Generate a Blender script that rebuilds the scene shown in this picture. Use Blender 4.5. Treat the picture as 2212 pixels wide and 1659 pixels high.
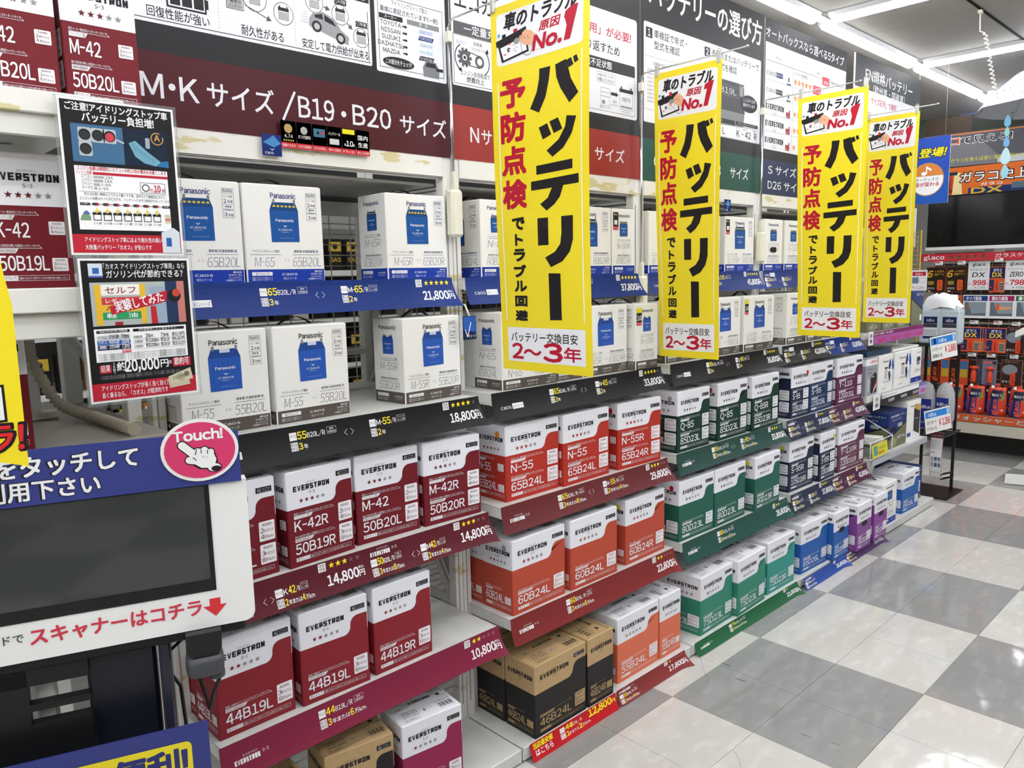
import bpy, bmesh, math, random
from mathutils import Matrix, Vector
from mathutils.geometry import tessellate_polygon
random.seed(7)
for o in list(bpy.data.objects): bpy.data.objects.remove(o)
SC = bpy.context.scene
COL = SC.collection
# ---------------------------------------------------------------- camera
cd = bpy.data.cameras.new('camera'); cam = bpy.data.objects.new('camera', cd); COL.objects.link(cam); SC.camera = cam
cd.sensor_width = 36; cd.sensor_fit = 'HORIZONTAL'; cd.lens = 36*1671.6/2212; cd.clip_start = .05; cd.clip_end = 60
R = ((0.71996205, -0.11166173, 0.68497176), (-0.69366517, -0.08451503, 0.71532219), (-0.0219837, -0.99014588, -0.13830347))
cam.matrix_world = Matrix(((R[0][0], -R[0][1], -R[0][2], 0), (R[1][0], -R[1][1], -R[1][2], 0), (R[2][0], -R[2][1], -R[2][2], 1.45), (0, 0, 0, 1)))
# ---------------------------------------------------------------- world, exposure
W = bpy.data.worlds.new('world'); SC.world = W; W.use_nodes = True
W.node_tree.nodes['Background'].inputs[0].default_value = (.93, .96, 1, 1); W.node_tree.nodes['Background'].inputs[1].default_value = .6
vs = SC.view_settings; vs.view_transform = 'Standard'; vs.look = 'None'; vs.gamma = 1; vs.use_curve_mapping = False; vs.exposure = 1.55
SC.cycles.use_denoising = True; SC.cycles.max_bounces = 7; SC.cycles.sample_clamp_indirect = 6
LAMP = 8.5            # radiance of the strip lamps
CEIL = 2.75
# ---------------------------------------------------------------- materials
def lin(c):
    c /= 255
    return c/12.92 if c <= .04045 else ((c+.055)/1.055)**2.4
MATS = {}
def mat(name, rgb, rough=.5, metal=0, coat=0, emit=0, noise=0, nscale=20, bump=0, trans=0, alpha=1, spec=.5, rgb2=None, thr=None, stretch=None, ior=1.45):
    if name in MATS: return MATS[name]
    m = bpy.data.materials.new(name); MATS[name] = m; m.use_nodes = True; nt = m.node_tree; p = nt.nodes['Principled BSDF']
    c = tuple(lin(v) for v in rgb)+(1,)
    I = p.inputs
    I['Base Color'].default_value = c; I['Roughness'].default_value = rough; I['Metallic'].default_value = metal; I['Coat Weight'].default_value = coat
    I['Transmission Weight'].default_value = trans; I['Alpha'].default_value = alpha; I['Specular IOR Level'].default_value = spec; I['IOR'].default_value = ior
    if emit: I['Emission Color'].default_value = c; I['Emission Strength'].default_value = emit
    if noise or bump or rgb2:
        tc = nt.nodes.new('ShaderNodeTexCoord'); mp = nt.nodes.new('ShaderNodeMapping'); nz = nt.nodes.new('ShaderNodeTexNoise')
        nt.links.new(tc.outputs['Object'], mp.inputs[0]); nt.links.new(mp.outputs[0], nz.inputs['Vector'])
        if stretch: mp.inputs['Scale'].default_value = stretch
        nz.inputs['Scale'].default_value = nscale; nz.inputs['Detail'].default_value = 5
        if noise or rgb2:
            rp = nt.nodes.new('ShaderNodeValToRGB'); nt.links.new(nz.outputs[0], rp.inputs[0])
            if rgb2:
                c2 = tuple(lin(v) for v in rgb2)+(1,)
                rp.color_ramp.elements[0].position = thr[0]; rp.color_ramp.elements[1].position = thr[1]
                rp.color_ramp.elements[0].color = c; rp.color_ramp.elements[1].color = c2
            else:
                rp.color_ramp.elements[0].position = .3; rp.color_ramp.elements[1].position = .7
                rp.color_ramp.elements[0].color = tuple(v*(1-noise) for v in c[:3])+(1,); rp.color_ramp.elements[1].color = tuple(min(1, v*(1+noise)) for v in c[:3])+(1,)
            nt.links.new(rp.outputs[0], I['Base Color'])
        if bump:
            b = nt.nodes.new('ShaderNodeBump'); b.inputs['Strength'].default_value = bump; b.inputs['Distance'].default_value = .01
            nt.links.new(nz.outputs[0], b.inputs['Height']); nt.links.new(b.outputs[0], I['Normal'])
    return m
def ink(c):
    """print colour (r,g,b) or a named material"""
    if isinstance(c, str): return MATS[c]
    return mat('print_%02x%02x%02x' % c, c, .5, spec=.3)
WH = (238, 238, 240); BK = (24, 22, 24)
white_metal = mat('white_painted_steel', (220, 220, 215), .38, noise=.04, nscale=9)
worn_metal = mat('worn_white_steel_with_tape', (228, 226, 220), .45, rgb2=(206, 196, 150), thr=(.61, .64), nscale=8, stretch=(1, 1, 3))
shelf_metal = mat('shelf_top_steel', (206, 207, 204), .32, noise=.07, nscale=14)
grey_metal = mat('grey_steel', (150, 150, 148), .4)
wire = mat('wire_steel', (190, 187, 174), .4)
chrome = mat('chrome', (205, 205, 205), .18, metal=1)
black_metal = mat('black_painted_steel', (20, 20, 22), .4)
black_plastic = mat('black_plastic', (22, 22, 24), .35)
dark_plastic = mat('dark_grey_plastic', (66, 68, 72), .45)
screen_glass = mat('screen_glass', (52, 55, 55), .08, coat=.6)  # base grey lightened to carry the ceiling reflection the upright glass misses
tv_glass = mat('tv_glass', (6, 6, 8), .12)
ivory = mat('ivory_plastic', (226, 222, 202), .4)
clear = mat('clear_plastic', (240, 244, 246), .08, trans=.92, ior=1.15)
lamp_m = mat('lamp_diffuser', (250, 252, 255), .5, emit=LAMP)
black_strap = mat('black_strap', (22, 22, 22), .5)
kraft = mat('kraft_board', (186, 156, 112), .6, noise=.05, nscale=60)
board_w = mat('white_board', (232, 232, 238), .5)
board_p = mat('matt_white_board', (236, 235, 232), .5)
jug = mat('translucent_jug', (214, 228, 236), .3, alpha=1, trans=.25)
bag_clear = mat('clear_film', (235, 240, 245), .12, trans=.8, ior=1.1, bump=1.0, nscale=14)
cable_m = mat('beige_cable_wrap', (176, 168, 150), .45)
wall_m = mat('wall_paint', (214, 212, 206), .6, noise=.03, nscale=3)
# ---------------------------------------------------------------- mesh helpers
def link(name, me, parent=None, loc=(0, 0, 0), rot=(0, 0, 0)):
    o = bpy.data.objects.new(name, me); COL.objects.link(o)
    if parent: o.parent = parent
    o.location = loc; o.rotation_euler = rot
    return o
def tag(o, label, cat=None, group=None, kind=None):
    if label: o['label'] = label
    if cat: o['category'] = cat
    if group: o['group'] = group
    if kind: o['kind'] = kind
    return o
def thing(name, label, cat, loc=(0, 0, 0), rz=0, group=None):
    return tag(link(name, None, None, loc, (0, 0, rz)), label, cat, group)
class MB:
    def __init__(s): s.v = []; s.f = []; s.fm = []; s.m = []; s.sm = []
    def mi(s, m):
        if m not in s.m: s.m.append(m)
        return s.m.index(m)
    def add(s, vs, fs, m, smooth=False):
        n = len(s.v); s.v += [tuple(p) for p in vs]; i = s.mi(m)
        for f in fs: s.f.append(tuple(n+k for k in f)); s.fm.append(i); s.sm.append(smooth)
        return s
    def box(s, x0, y0, z0, x1, y1, z1, m, c=0):
        if x0 > x1: x0, x1 = x1, x0
        if y0 > y1: y0, y1 = y1, y0
        if z0 > z1: z0, z1 = z1, z0
        if c:
            bm = bmesh.new(); bmesh.ops.create_cube(bm, size=1, matrix=Matrix.Translation(((x0+x1)/2, (y0+y1)/2, (z0+z1)/2)) @ Matrix.Diagonal((x1-x0, y1-y0, z1-z0, 1)))
            bmesh.ops.bevel(bm, geom=bm.edges[:], offset=c, segments=1, affect='EDGES'); bm.verts.index_update()
            s.add([v.co[:] for v in bm.verts], [[v.index for v in f.verts] for f in bm.faces], m); bm.free(); return s
        return s.add([(x0, y0, z0), (x1, y0, z0), (x1, y1, z0), (x0, y1, z0), (x0, y0, z1), (x1, y0, z1), (x1, y1, z1), (x0, y1, z1)],
                     [(0, 3, 2, 1), (4, 5, 6, 7), (0, 1, 5, 4), (1, 2, 6, 5), (2, 3, 7, 6), (3, 0, 4, 7)], m)
    def tube(s, pts, r, m, n=8, caps=True):
        P = [Vector(p) for p in pts]; rr = r if isinstance(r, (list, tuple)) else [r]*len(P); base = len(s.v); i = s.mi(m)
        up = None
        for k, p in enumerate(P):
            d = (P[min(k+1, len(P)-1)]-P[max(k-1, 0)]).normalized()
            if up is None: up = Vector((0, 0, 1)) if abs(d.z) < .9 else Vector((1, 0, 0))
            a = d.cross(up)
            if a.length < 1e-5: a = d.cross(Vector((1, 0, 0)))
            a.normalize(); b = a.cross(d).normalized(); up = b
            for j in range(n):
                t = 2*math.pi*j/n; s.v.append(tuple(p+(a*math.cos(t)+b*math.sin(t))*rr[k]))
        for k in range(len(P)-1):
            for j in range(n):
                q = (base+k*n+j, base+k*n+(j+1) % n, base+(k+1)*n+(j+1) % n, base+(k+1)*n+j); s.f.append(q); s.fm.append(i); s.sm.append(True)
        if caps:
            s.f.append(tuple(base+j for j in reversed(range(n)))); s.fm.append(i); s.sm.append(False)
            e = base+(len(P)-1)*n; s.f.append(tuple(e+j for j in range(n))); s.fm.append(i); s.sm.append(False)
        return s
    def prism(s, poly, h0, h1, m, axis='z'):
        """polygon (a,b) extruded; axis z: (a,b,h); axis y: (a,h,b); axis x: (h,a,b)"""
        T = {'z': lambda a, b, h: (a, b, h), 'y': lambda a, b, h: (a, h, b), 'x': lambda a, b, h: (h, a, b)}[axis]
        n = len(poly)
        return s.add([T(a, b, h0) for a, b in poly]+[T(a, b, h1) for a, b in poly], [tuple(range(n)), tuple(range(2*n-1, n-1, -1))]+[(k, (k+1) % n, n+(k+1) % n, n+k) for k in range(n)], m)
    def lathe(s, prof, m, n=16, c=(0, 0, 0)):
        base = len(s.v); i = s.mi(m)
        for r, z in prof:
            for j in range(n):
                t = 2*math.pi*j/n; s.v.append((c[0]+r*math.cos(t), c[1]+r*math.sin(t), c[2]+z))
        for k in range(len(prof)-1):
            for j in range(n): s.f.append((base+k*n+j, base+k*n+(j+1) % n, base+(k+1)*n+(j+1) % n, base+(k+1)*n+j)); s.fm.append(i); s.sm.append(True)
        return s
    def mesh(s, name):
        me = bpy.data.meshes.new(name); me.from_pydata(s.v, [], s.f)
        for m in s.m: me.materials.append(m)
        me.polygons.foreach_set('material_index', s.fm); me.polygons.foreach_set('use_smooth', s.sm)
        bm = bmesh.new(); bm.from_mesh(me); bmesh.ops.recalc_face_normals(bm, faces=bm.faces[:]); bm.to_mesh(me); bm.free()
        me.update(); return me
    def build(s, name, parent=None, loc=(0, 0, 0), rot=(0, 0, 0)): return link(name, s.mesh(name), parent, loc, rot)
# ---------------------------------------------------------------- flat print: text and shapes in the plane, x right, y up
TC = {}
def sign(ch, bold, res):
    """outline of one sign, filled, em = 1; Latin letters and figures come from the wide forms of the same face"""
    k = (ch, bold, res)
    if k in TC: return TC[k]
    wide = 33 <= ord(ch) < 127; c = bpy.data.curves.new('t', 'FONT'); c.body = chr(ord(ch)+0xFEE0) if wide else ch; c.resolution_u = res; c.offset = bold; c.fill_mode = 'FRONT'
    o = bpy.data.objects.new('t', c); COL.objects.link(o)
    dg = bpy.context.evaluated_depsgraph_get(); ev = o.evaluated_get(dg); me = ev.to_mesh()
    V = [(v.co.x, v.co.y) for v in me.vertices]; F = [tuple(p.vertices) for p in me.polygons]
    ev.to_mesh_clear(); bpy.data.objects.remove(o); bpy.data.curves.remove(c)
    if ch in '-/' and V: q = .5 if ch == '-' else .72; V = [(x*q, y) for x, y in V]
    if wide and V: x0 = min(v[0] for v in V); V = [(x-x0+.045, y) for x, y in V]; adv = max(v[0] for v in V)+.045
    elif not V: adv = .3 if ord(ch) < 256 else 1
    else: adv = 1
    TC[k] = (V, F, adv); return TC[k]
def glyphs(t, bold=0, sh=0, res=2):
    V = []; F = []; pen = 0
    for ch in t:
        v, f, adv = sign(ch, bold, res); n = len(V); V += [(pen+x+sh*y, y) for x, y in v]; F += [tuple(n+i for i in q) for q in f]; pen += adv
    if not V: V = [(0, 0)]
    return (V, F, min(v[0] for v in V), max(v[0] for v in V), min(v[1] for v in V), max(v[1] for v in V))
DZ = .0003
class Cv:
    def __init__(s): s.v = []; s.f = []; s.fm = []; s.m = []; s.e = 0
    def put(s, V, F, m, z):
        m = ink(m)
        if m not in s.m: s.m.append(m)
        i = s.m.index(m); n = len(s.v); s.v += [(x, y, z) for x, y in V]
        for f in F: s.f.append(tuple(n+k for k in f)); s.fm.append(i)
        return s
    def poly(s, P, m, z=1): return s.put(P, [tuple(range(len(P)))], m, z)
    def cpoly(s, P, m, z=1): return s.put(P, [tuple(t) for t in tessellate_polygon([[Vector((a, b, 0)) for a, b in P]])], m, z)
    def rect(s, x0, y0, x1, y1, m, z=1): return s.poly([(x0, y0), (x1, y0), (x1, y1), (x0, y1)], m, z)
    def rrect(s, x0, y0, x1, y1, r, m, z=1, n=4):
        P = []
        for cx, cy, a in ((x1-r, y0+r, -90), (x1-r, y1-r, 0), (x0+r, y1-r, 90), (x0+r, y0+r, 180)):
            for k in range(n+1): t = math.radians(a+90*k/n); P.append((cx+r*math.cos(t), cy+r*math.sin(t)))
        return s.poly(P, m, z)
    def frame(s, x0, y0, x1, y1, w, m, z=2):
        s.rect(x0, y0, x1, y0+w, m, z); s.rect(x0, y1-w, x1, y1, m, z); s.rect(x0, y0+w, x0+w, y1-w, m, z); return s.rect(x1-w, y0+w, x1, y1-w, m, z)
    def disc(s, cx, cy, r, m, z=1, ry=None, n=24): return s.poly([(cx+r*math.cos(2*math.pi*k/n), cy+(ry or r)*math.sin(2*math.pi*k/n)) for k in range(n)], m, z)
    def ring(s, cx, cy, r, w, m, z=2, a0=0, a1=360, n=20, ry=1):
        V = []; F = []
        for k in range(n+1):
            t = math.radians(a0+(a1-a0)*k/n); V += [(cx+r*math.cos(t), cy+r*ry*math.sin(t)), (cx+(r-w)*math.cos(t), cy+(r-w)*ry*math.sin(t))]
            if k: F.append((2*k-2, 2*k, 2*k+1, 2*k-1))
        return s.put(V, F, m, z)
    def star(s, cx, cy, r, m, z=2):
        P = [(cx+r*(1 if k % 2 == 0 else .42)*math.sin(math.pi*k/5), cy+r*(1 if k % 2 == 0 else .42)*math.cos(math.pi*k/5)) for k in range(10)]
        return s.put(P, [(9, 0, 1), (1, 2, 3), (3, 4, 5), (5, 6, 7), (7, 8, 9), (1, 3, 5, 7, 9)], m, z)
    def stars(s, x0, x1, y, r, on, c1, c0, z=2, n=5):
        for k in range(n):
            if k < on or c0: s.star(x0+(x1-x0)*k/(n-1), y, r, c1 if k < on else c0, z)
        return s
    def seg(s, a, b, w, m, z=2):
        dx, dy = b[0]-a[0], b[1]-a[1]; l = math.hypot(dx, dy) or 1; nx, ny = -dy/l*w/2, dx/l*w/2; s.e = (s.e+1) % 9
        return s.poly([(a[0]-nx, a[1]-ny), (b[0]-nx, b[1]-ny), (b[0]+nx, b[1]+ny), (a[0]+nx, a[1]+ny)], m, z+s.e*.05)
    def line(s, P, w, m, z=2):
        for a, b in zip(P, P[1:]): s.seg(a, b, w, m, z)
        return s
    def text(s, t, x, y, h, m, w=None, bold=0, sh=0, al='l', z=2, res=2, rot=0):
        V, F, a, b, c, d = glyphs(t, min(bold, 0), sh, res)
        asc = all(ord(ch) < 256 for ch in t)
        k = h/(.74 if asc else .86); kx = k if w is None else w/(b-a)
        ox = {'l': 0, 'c': -(b-a)*kx/2, 'r': -(b-a)*kx}[al]; oy = 0 if asc else .07*k
        P = [(ox+(p-a)*kx, oy+q*k) for p, q in V]
        if rot: cr, sr = math.cos(rot), math.sin(rot); P = [(p*cr-q*sr, p*sr+q*cr) for p, q in P]
        return s.fat([(x+p, y+q) for p, q in P], F, m, z, bold*k)
    def fat(s, P, F, m, z, r):
        """heavier lettering: the same signs laid down again a hair to every side"""
        s.put(P, F, m, z)
        if r <= 0: return s
        D = ((1, 1), (-1, 1), (1, -1), (-1, -1)) if r < .0012 else [(math.copysign(abs(math.cos(q))**.55, math.cos(q)), math.copysign(abs(math.sin(q))**.55, math.sin(q))) for q in [math.pi*(j+.5)/6 for j in range(12)]]
        for j, (dx, dy) in enumerate(D): s.put([(x+r*dx*.8, y+r*dy*.8) for x, y in P], F, m, z+.2*(j+1)/len(D))
        if r > .004:
            for j, (dx, dy) in enumerate(D): s.put([(x+r*dx*.4, y+r*dy*.4) for x, y in P], F, m, z+.21+.1*(j+1)/len(D))
        return s
    def vtext(s, t, x, ys, w, m, bold=0, z=2):
        """vertical writing: ys = [(ytop,ybottom)...] box of each sign, centred on x"""
        for ch, (a, b) in zip(t, ys):
            V, F, x0, x1, y0, y1 = glyphs(ch, 0, 0, 3)
            if ch == 'ー': V = [(-q, p) for p, q in V]; x0, x1, y0, y1 = -y1, -y0, x0, x1; ww = w*.27
            else: ww = w*min(1, (x1-x0)/.8)
            r = bold*w; ww -= 2*r
            s.fat([(x+((p-x0)/(x1-x0)-.5)*ww, b+r+(q-y0)/(y1-y0)*(a-b-2*r)) for p, q in V], F, m, z, r)
        return s
    def merge(s, o, dx, dy, k=1, dz=0):
        for i, f in enumerate(o.f): pass
        n = len(s.v); s.v += [(dx+x*k, dy+y*k, z+dz) for x, y, z in o.v]
        for f, i in zip(o.f, o.fm):
            m = o.m[i]
            if m not in s.m: s.m.append(m)
            s.f.append(tuple(n+q for q in f)); s.fm.append(s.m.index(m))
        return s
    def mesh(s, name, warp=None, cx=(), cy=()):
        me = bpy.data.meshes.new(name); me.from_pydata([(x, y, z) for x, y, z in s.v], [], s.f)
        for m in s.m: me.materials.append(m)
        me.polygons.foreach_set('material_index', s.fm)
        bm = bmesh.new(); bm.from_mesh(me)
        for f in bm.faces:
            if f.normal.z < 0: f.normal_flip()
        for c in cx: bmesh.ops.bisect_plane(bm, geom=bm.verts[:]+bm.edges[:]+bm.faces[:], plane_co=(c, 0, 0), plane_no=(1, 0, 0))
        for c in cy: bmesh.ops.bisect_plane(bm, geom=bm.verts[:]+bm.edges[:]+bm.faces[:], plane_co=(0, c, 0), plane_no=(0, 1, 0))
        for v in bm.verts:
            x, y, z = v.co; d = -z*DZ
            if warp: q = warp(x, y); v.co = (q[0], q[1]+d, q[2])
            else: v.co = (x, d, y)
        bm.to_mesh(me); bm.free(); return me
    def build(s, name, parent=None, loc=(0, 0, 0), rz=0, rx=0, **k): return link(name, s.mesh(name, **k), parent, loc, (rx, 0, rz))
# ================================================================ the setting
def struct(o): o['kind'] = 'structure'; return o
def marble(name, a, b):
    m = mat(name, a, .16, rgb2=b, thr=(.52, .74), nscale=11, stretch=(1, 2.2, 1), spec=.8)
    nt = m.node_tree; p = nt.nodes['Principled BSDF']; tc = nt.nodes.new('ShaderNodeTexCoord'); n = nt.nodes.new('ShaderNodeTexNoise'); r = nt.nodes.new('ShaderNodeMapRange')
    n.inputs['Scale'].default_value = 3.2; n.inputs['Detail'].default_value = 6; nt.links.new(tc.outputs['Object'], n.inputs['Vector'])
    g = nt.nodes.new('ShaderNodeNewGeometry'); nt.links.new(g.outputs['Position'], n.inputs['Vector'])
    for q in nt.nodes:
        if q.type == 'MAPPING': nt.links.new(g.outputs['Position'], q.inputs[0])
    r.inputs[3].default_value = .03; r.inputs[4].default_value = .11; nt.links.new(n.outputs[0], r.inputs[0]); nt.links.new(r.outputs[0], p.inputs['Roughness'])
    b = nt.nodes.new('ShaderNodeBump'); n2 = nt.nodes.new('ShaderNodeTexNoise'); n2.inputs['Scale'].default_value = 9; nt.links.new(g.outputs['Position'], n2.inputs['Vector'])
    b.inputs['Strength'].default_value = .07; b.inputs['Distance'].default_value = .01; nt.links.new(n2.outputs[0], b.inputs['Height']); nt.links.new(b.outputs[0], p.inputs['Normal'])
    # short dark scuffs with their own shape
    v = nt.nodes.new('ShaderNodeTexNoise'); v.inputs['Scale'].default_value = 30; mp = nt.nodes.new('ShaderNodeMapping'); mp.inputs['Rotation'].default_value = (0, 0, .7); mp.inputs['Scale'].default_value = (1, .16, 1)
    nt.links.new(g.outputs['Position'], mp.inputs[0]); nt.links.new(mp.outputs[0], v.inputs['Vector'])
    cr = nt.nodes.new('ShaderNodeValToRGB'); cr.color_ramp.elements[0].position = .72; cr.color_ramp.elements[1].position = .76; cr.color_ramp.elements[0].color = (1, 1, 1, 1); cr.color_ramp.elements[1].color = (.45, .42, .38, 1)
    nt.links.new(v.outputs[0], cr.inputs[0]); mx = nt.nodes.new('ShaderNodeMix'); mx.data_type = 'RGBA'; mx.blend_type = 'MULTIPLY'; mx.inputs[0].default_value = 1
    old = p.inputs['Base Color'].links[0].from_socket; nt.links.new(old, mx.inputs[6]); nt.links.new(cr.outputs[0], mx.inputs[7]); nt.links.new(mx.outputs[2], p.inputs['Base Color'])
    return m
tile_l = marble('light_vinyl_tile', (200, 197, 191), (213, 211, 206)); tile_g = marble('grey_vinyl_tile', (146, 146, 145), (157, 157, 156))
grout = mat('tile_seam', (96, 92, 86), .7)
floor = struct(MB().box(-5, -7, -.1, 15, 9, -.0032, grout).build('floor')); tag(floor, 'glossy light and grey vinyl tiled shop floor')
T = .3025; X0 = 2.108; Y0 = 1.4355; TY = .304
tm = []
for m in (tile_l, tile_g):
    g = .0007; tm.append(MB().box(g, g, -.0032, T-g, TY-g, 0, m).mesh('tile'))
cells = []
for i in range(-20, 42):
    for j in range(-27, 22):
        x, y = X0+i*T, Y0+j*TY
        gray = ((i//2)+(j//2)) % 2 == 1      # two by two blocks; the block right of X0 and below Y0 is grey
        cells.append((math.hypot(x+.15, y+.15), i, j, gray, x, y))
def inview(x, y):
    fx = R[0][2]*x+R[1][2]*y+R[2][2]*-1.45; rx = R[0][0]*x+R[1][0]*y+R[2][0]*-1.45; dy = R[0][1]*x+R[1][1]*y+R[2][1]*-1.45
    return fx > .3 and abs(rx/fx) < .72 and abs(dy/fx) < .56
vis = [c for c in cells if inview(c[4]+.15, c[5]+.15) and -4 < c[5] < 1.7 and c[4] > .8]
vis.sort(); near = set((c[1], c[2]) for c in vis[:290]); rest = {0: MB(), 1: MB()}
for d, i, j, gray, x, y in cells:
    if (i, j) in near: link('tile', tm[gray], floor, (x, y, 0))
    else: rest[0].box(x+.0007, y+.0007, -.0032, x+T-.0007, y+TY-.0007, 0, (tile_l, tile_g)[gray])
o = rest[0].build('distant_tiles', floor); o['kind'] = 'stuff'
# a crack in a tile before the rack
for P in (((2.46, 1.563), (2.411, 1.519), (2.38, 1.49), (2.338, 1.459), (2.31, 1.426), (2.267, 1.397)), ((1.982, 1.13), (1.972, 1.113), (1.954, 1.093), (1.924, 1.07))):
    mbk = MB()
    for a, b in zip(P, P[1:]): mbk.tube([(a[0], a[1], -.0004), (b[0], b[1], -.0004)], .0009, grout, 4)
    mbk.build('crack', floor)
ceil_m = mat('ceiling_board', (150, 146, 140), .8, rgb2=(112, 106, 98), thr=(.64, .72), nscale=60)
ceil = struct(MB().box(-5, -7, CEIL+.012, 15, 9, CEIL+.1, mat('ceiling_seam', (120, 116, 110), .8)).build('ceiling')); tag(ceil, 'off-white speckled ceiling boards')
pm = MB().box(.001, .001, 0, 1.819, .909, .012, ceil_m).mesh('panel')
for i in range(0, 7):
    for j in range(-3, 6): link('panel', pm, ceil, (1.0+1.82*i, -.49+.91*j+.0, CEIL))
mr = MB()
for i in range(-4, 9):
    for j in range(-8, 11):
        if not (0 <= i < 7 and -3 <= j < 6): mr.box(1.0+1.82*i+.001, -.49+.91*j+.001, CEIL, 1.0+1.82*(i+1)-.001, -.49+.91*(j+1)-.001, CEIL+.012, ceil_m)
mr.build('distant_panels', ceil)['kind'] = 'stuff'
MB().box(-3, 1.322, CEIL-.006, 12, 1.334, CEIL+.0, mat('rail_black', (14, 14, 14), .8, spec=.1)).build('hanging_rail', ceil)
struct(MB().box(13, -7, 0, 13.1, 9, CEIL+.1, wall_m).build('wall_far')); struct(MB().box(-5, 9, 0, 15, 9.1, CEIL+.1, wall_m).build('wall_left'))
struct(MB().box(-5, -7.1, 0, 15, -7, CEIL+.1, wall_m).build('wall_right')); struct(MB().box(-5.1, -7, 0, -5, 9, CEIL+.1, wall_m).build('wall_back'))
# ---------------------------------------------------------------- strip lamps
LZ = CEIL-.001
def lamp_meshes():
    h = MB().prism([(-.045, 0), (.045, 0), (.034, -.022), (-.034, -.022)], 0, 1.23, grey_l, 'x')
    d = MB(); P = [(.031*math.cos(math.radians(a)), -.0222-.026*math.sin(math.radians(a))) for a in range(0, 181, 20)]
    d.prism(P, .012, 1.218, lamp_m, 'x')
    return h.mesh('housing'), d.mesh('diffuser')
grey_l = mat('lamp_housing', (210, 212, 214), .4)
hm, dm = lamp_meshes(); joint = MB().box(-.09, -.03, -.012, .09, .03, 0, grey_l, .006).mesh('joint_cover')
vl = {('x', 3, 0): 'glowing strip lamp over the chart about five battery types, parallel to the shelves', ('x', 4, 0): 'glowing strip lamp above the smaller black sign at the row end', ('x', 5, 0): 'glowing strip lamp above the far posters, third along the row',
      ('x', 6, 0): 'farthest glowing strip lamp of the row, beside the umbrella top', ('y', 4, 0): 'glowing strip lamp crossing the ceiling at the top right', ('y', 5, 0): 'glowing strip lamp crossing the ceiling behind the coiled cord', ('y', 6, 0): 'short-looking strip lamp crossing the ceiling just left of the umbrella'}
for k in range(-3, 8):
    for r in range(-2, 3):
        x, y = 4.13+1.36*(k-4), 1.935-1.36*r
        for ax in 'xy':
            if r == -1 or (r < 0 and ax == 'y'): continue
            key = (ax, k if ax == 'y' else k-1, r)
            t = thing('ceiling_lamp', vl.get(key, 'white strip lamp of the ceiling grid outside the picture'), 'lamp', (x+.065, y, LZ) if ax == 'x' else (x, y-.065, LZ), 0 if ax == 'x' else -math.pi/2, 'strip lamps on the ceiling')
            link('housing', hm, t); link('diffuser', dm, t)
            if ax == 'x': link('joint_cover', joint, t, (-.065, 0, 0))
# ================================================================ the racks
BAYS = [(-.55, .575), (.60, 1.485), (1.487, 2.385), (2.387, 3.262), (3.264, 4.153), (4.157, 5.03)]
LV = {1: (1.447, 1.762), 2: (1.108, 1.66), 3: (.77, 1.63), 4: (.43, 1.60), 5: (.05, 1.54)}
BACK = 2.26
names = ['', 'white shelving bay behind the dark red M K sign, nearest full bay', 'white shelving bay under the orange-red sign, second from the touch panel', 'white shelving bay under the dark green sign', 'white shelving bay under the navy sign', 'white shelving bay at the row end, with open wire trays']
def rack(n):
    a, b = BAYS[n]; t = thing('shelf_rack', names[n], 'shelf rack', ((a+b)/2, 2.0, 0)); ox = (a+b)/2
    def P(name, mb): return mb.build(name, t, (-ox, -2.0, 0))
    for x in (a, b-.03):
        top = 1.80
        m = MB().box(x, 1.79, 0, x+.03, 1.825, top, worn_metal, .002)
        m.box(x+.010, 1.7885, .1, x+.013, 1.7902, top-.1, grey_metal)
        P('post', m); P('post', MB().box(x, 2.235, 0, x+.03, 2.27, top, white_metal, .002))
        P('side_beam', MB().box(x+.004, 1.82, 1.64, x+.026, 2.24, 1.70, white_metal, .002))
        m = MB().tube([(x+.015, 1.83, .44), (x+.015, 2.235, 1.1)], .012, white_metal, 4).tube([(x+.015, 2.235, 1.1), (x+.015, 1.83, 1.6)], .012, white_metal, 4)
        P('side_brace', m)
    for l, (z, yf) in LV.items():
        if l == 5: continue
        if n == 5 and l == 1: continue
        m = MB().box(a+.017, yf, z-.006, b-.036, BACK-.03, z, shelf_metal).box(a+.017, yf, z-.036, b-.036, yf+.012, z-.0055, white_metal, .002)
        m.box(a+.017, yf+.0121, z-.034, a+.022, BACK-.04, z-.0062, white_metal).box(b-.041, yf+.0121, z-.034, b-.036, BACK-.04, z-.0062, white_metal)
        P('shelf_board', m)
    P('base_plinth', MB().box(a+.002, 1.54, .006, b-.002, 2.22, .05, shelf_metal, .003))
    if n < 5:
        m = MB().box(a+.03, 1.787, 1.735, b-.03, 1.80, 1.795, worn_metal, .001).box(a+.03, 1.787, 1.735, b-.03, 1.83, 1.738, worn_metal)
        P('top_beam', m); P('rear_beam', MB().box(a+.03, 2.235, 1.655, b-.03, 2.25, 1.70, white_metal))
        P('rear_gap_shade', MB().box(a+.03, 2.236, 1.7005, b-.03, 2.246, 1.82, mat('gap_shade_dark', (34, 34, 36), .6)))  # dark strip added for the shade of the open gap above the rear beam
        P('top_panel', MB().box(a+.03, 1.83, 1.715, b-.03, 2.23, 1.722, grey_metal))
    m = MB(); z = .1
    while z < 1.70:
        m.box(a+.03, BACK-.0015, z, b-.03, BACK+.0015, z+.003, wire); z += .034
    x = a+.05
    while x < b-.03: m.box(x, BACK-.004, .06, x+.003, BACK-.001, 1.70, wire); x += .078
    P('wire_mesh', m)['kind'] = 'stuff'
    for k in (.12, .5): P('cross_bar', MB().box(a+.03, 2.23, k+.7, b-.03, 2.245, k+.72, white_metal))
    return t
for n in range(1, 6): rack(n)
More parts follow.
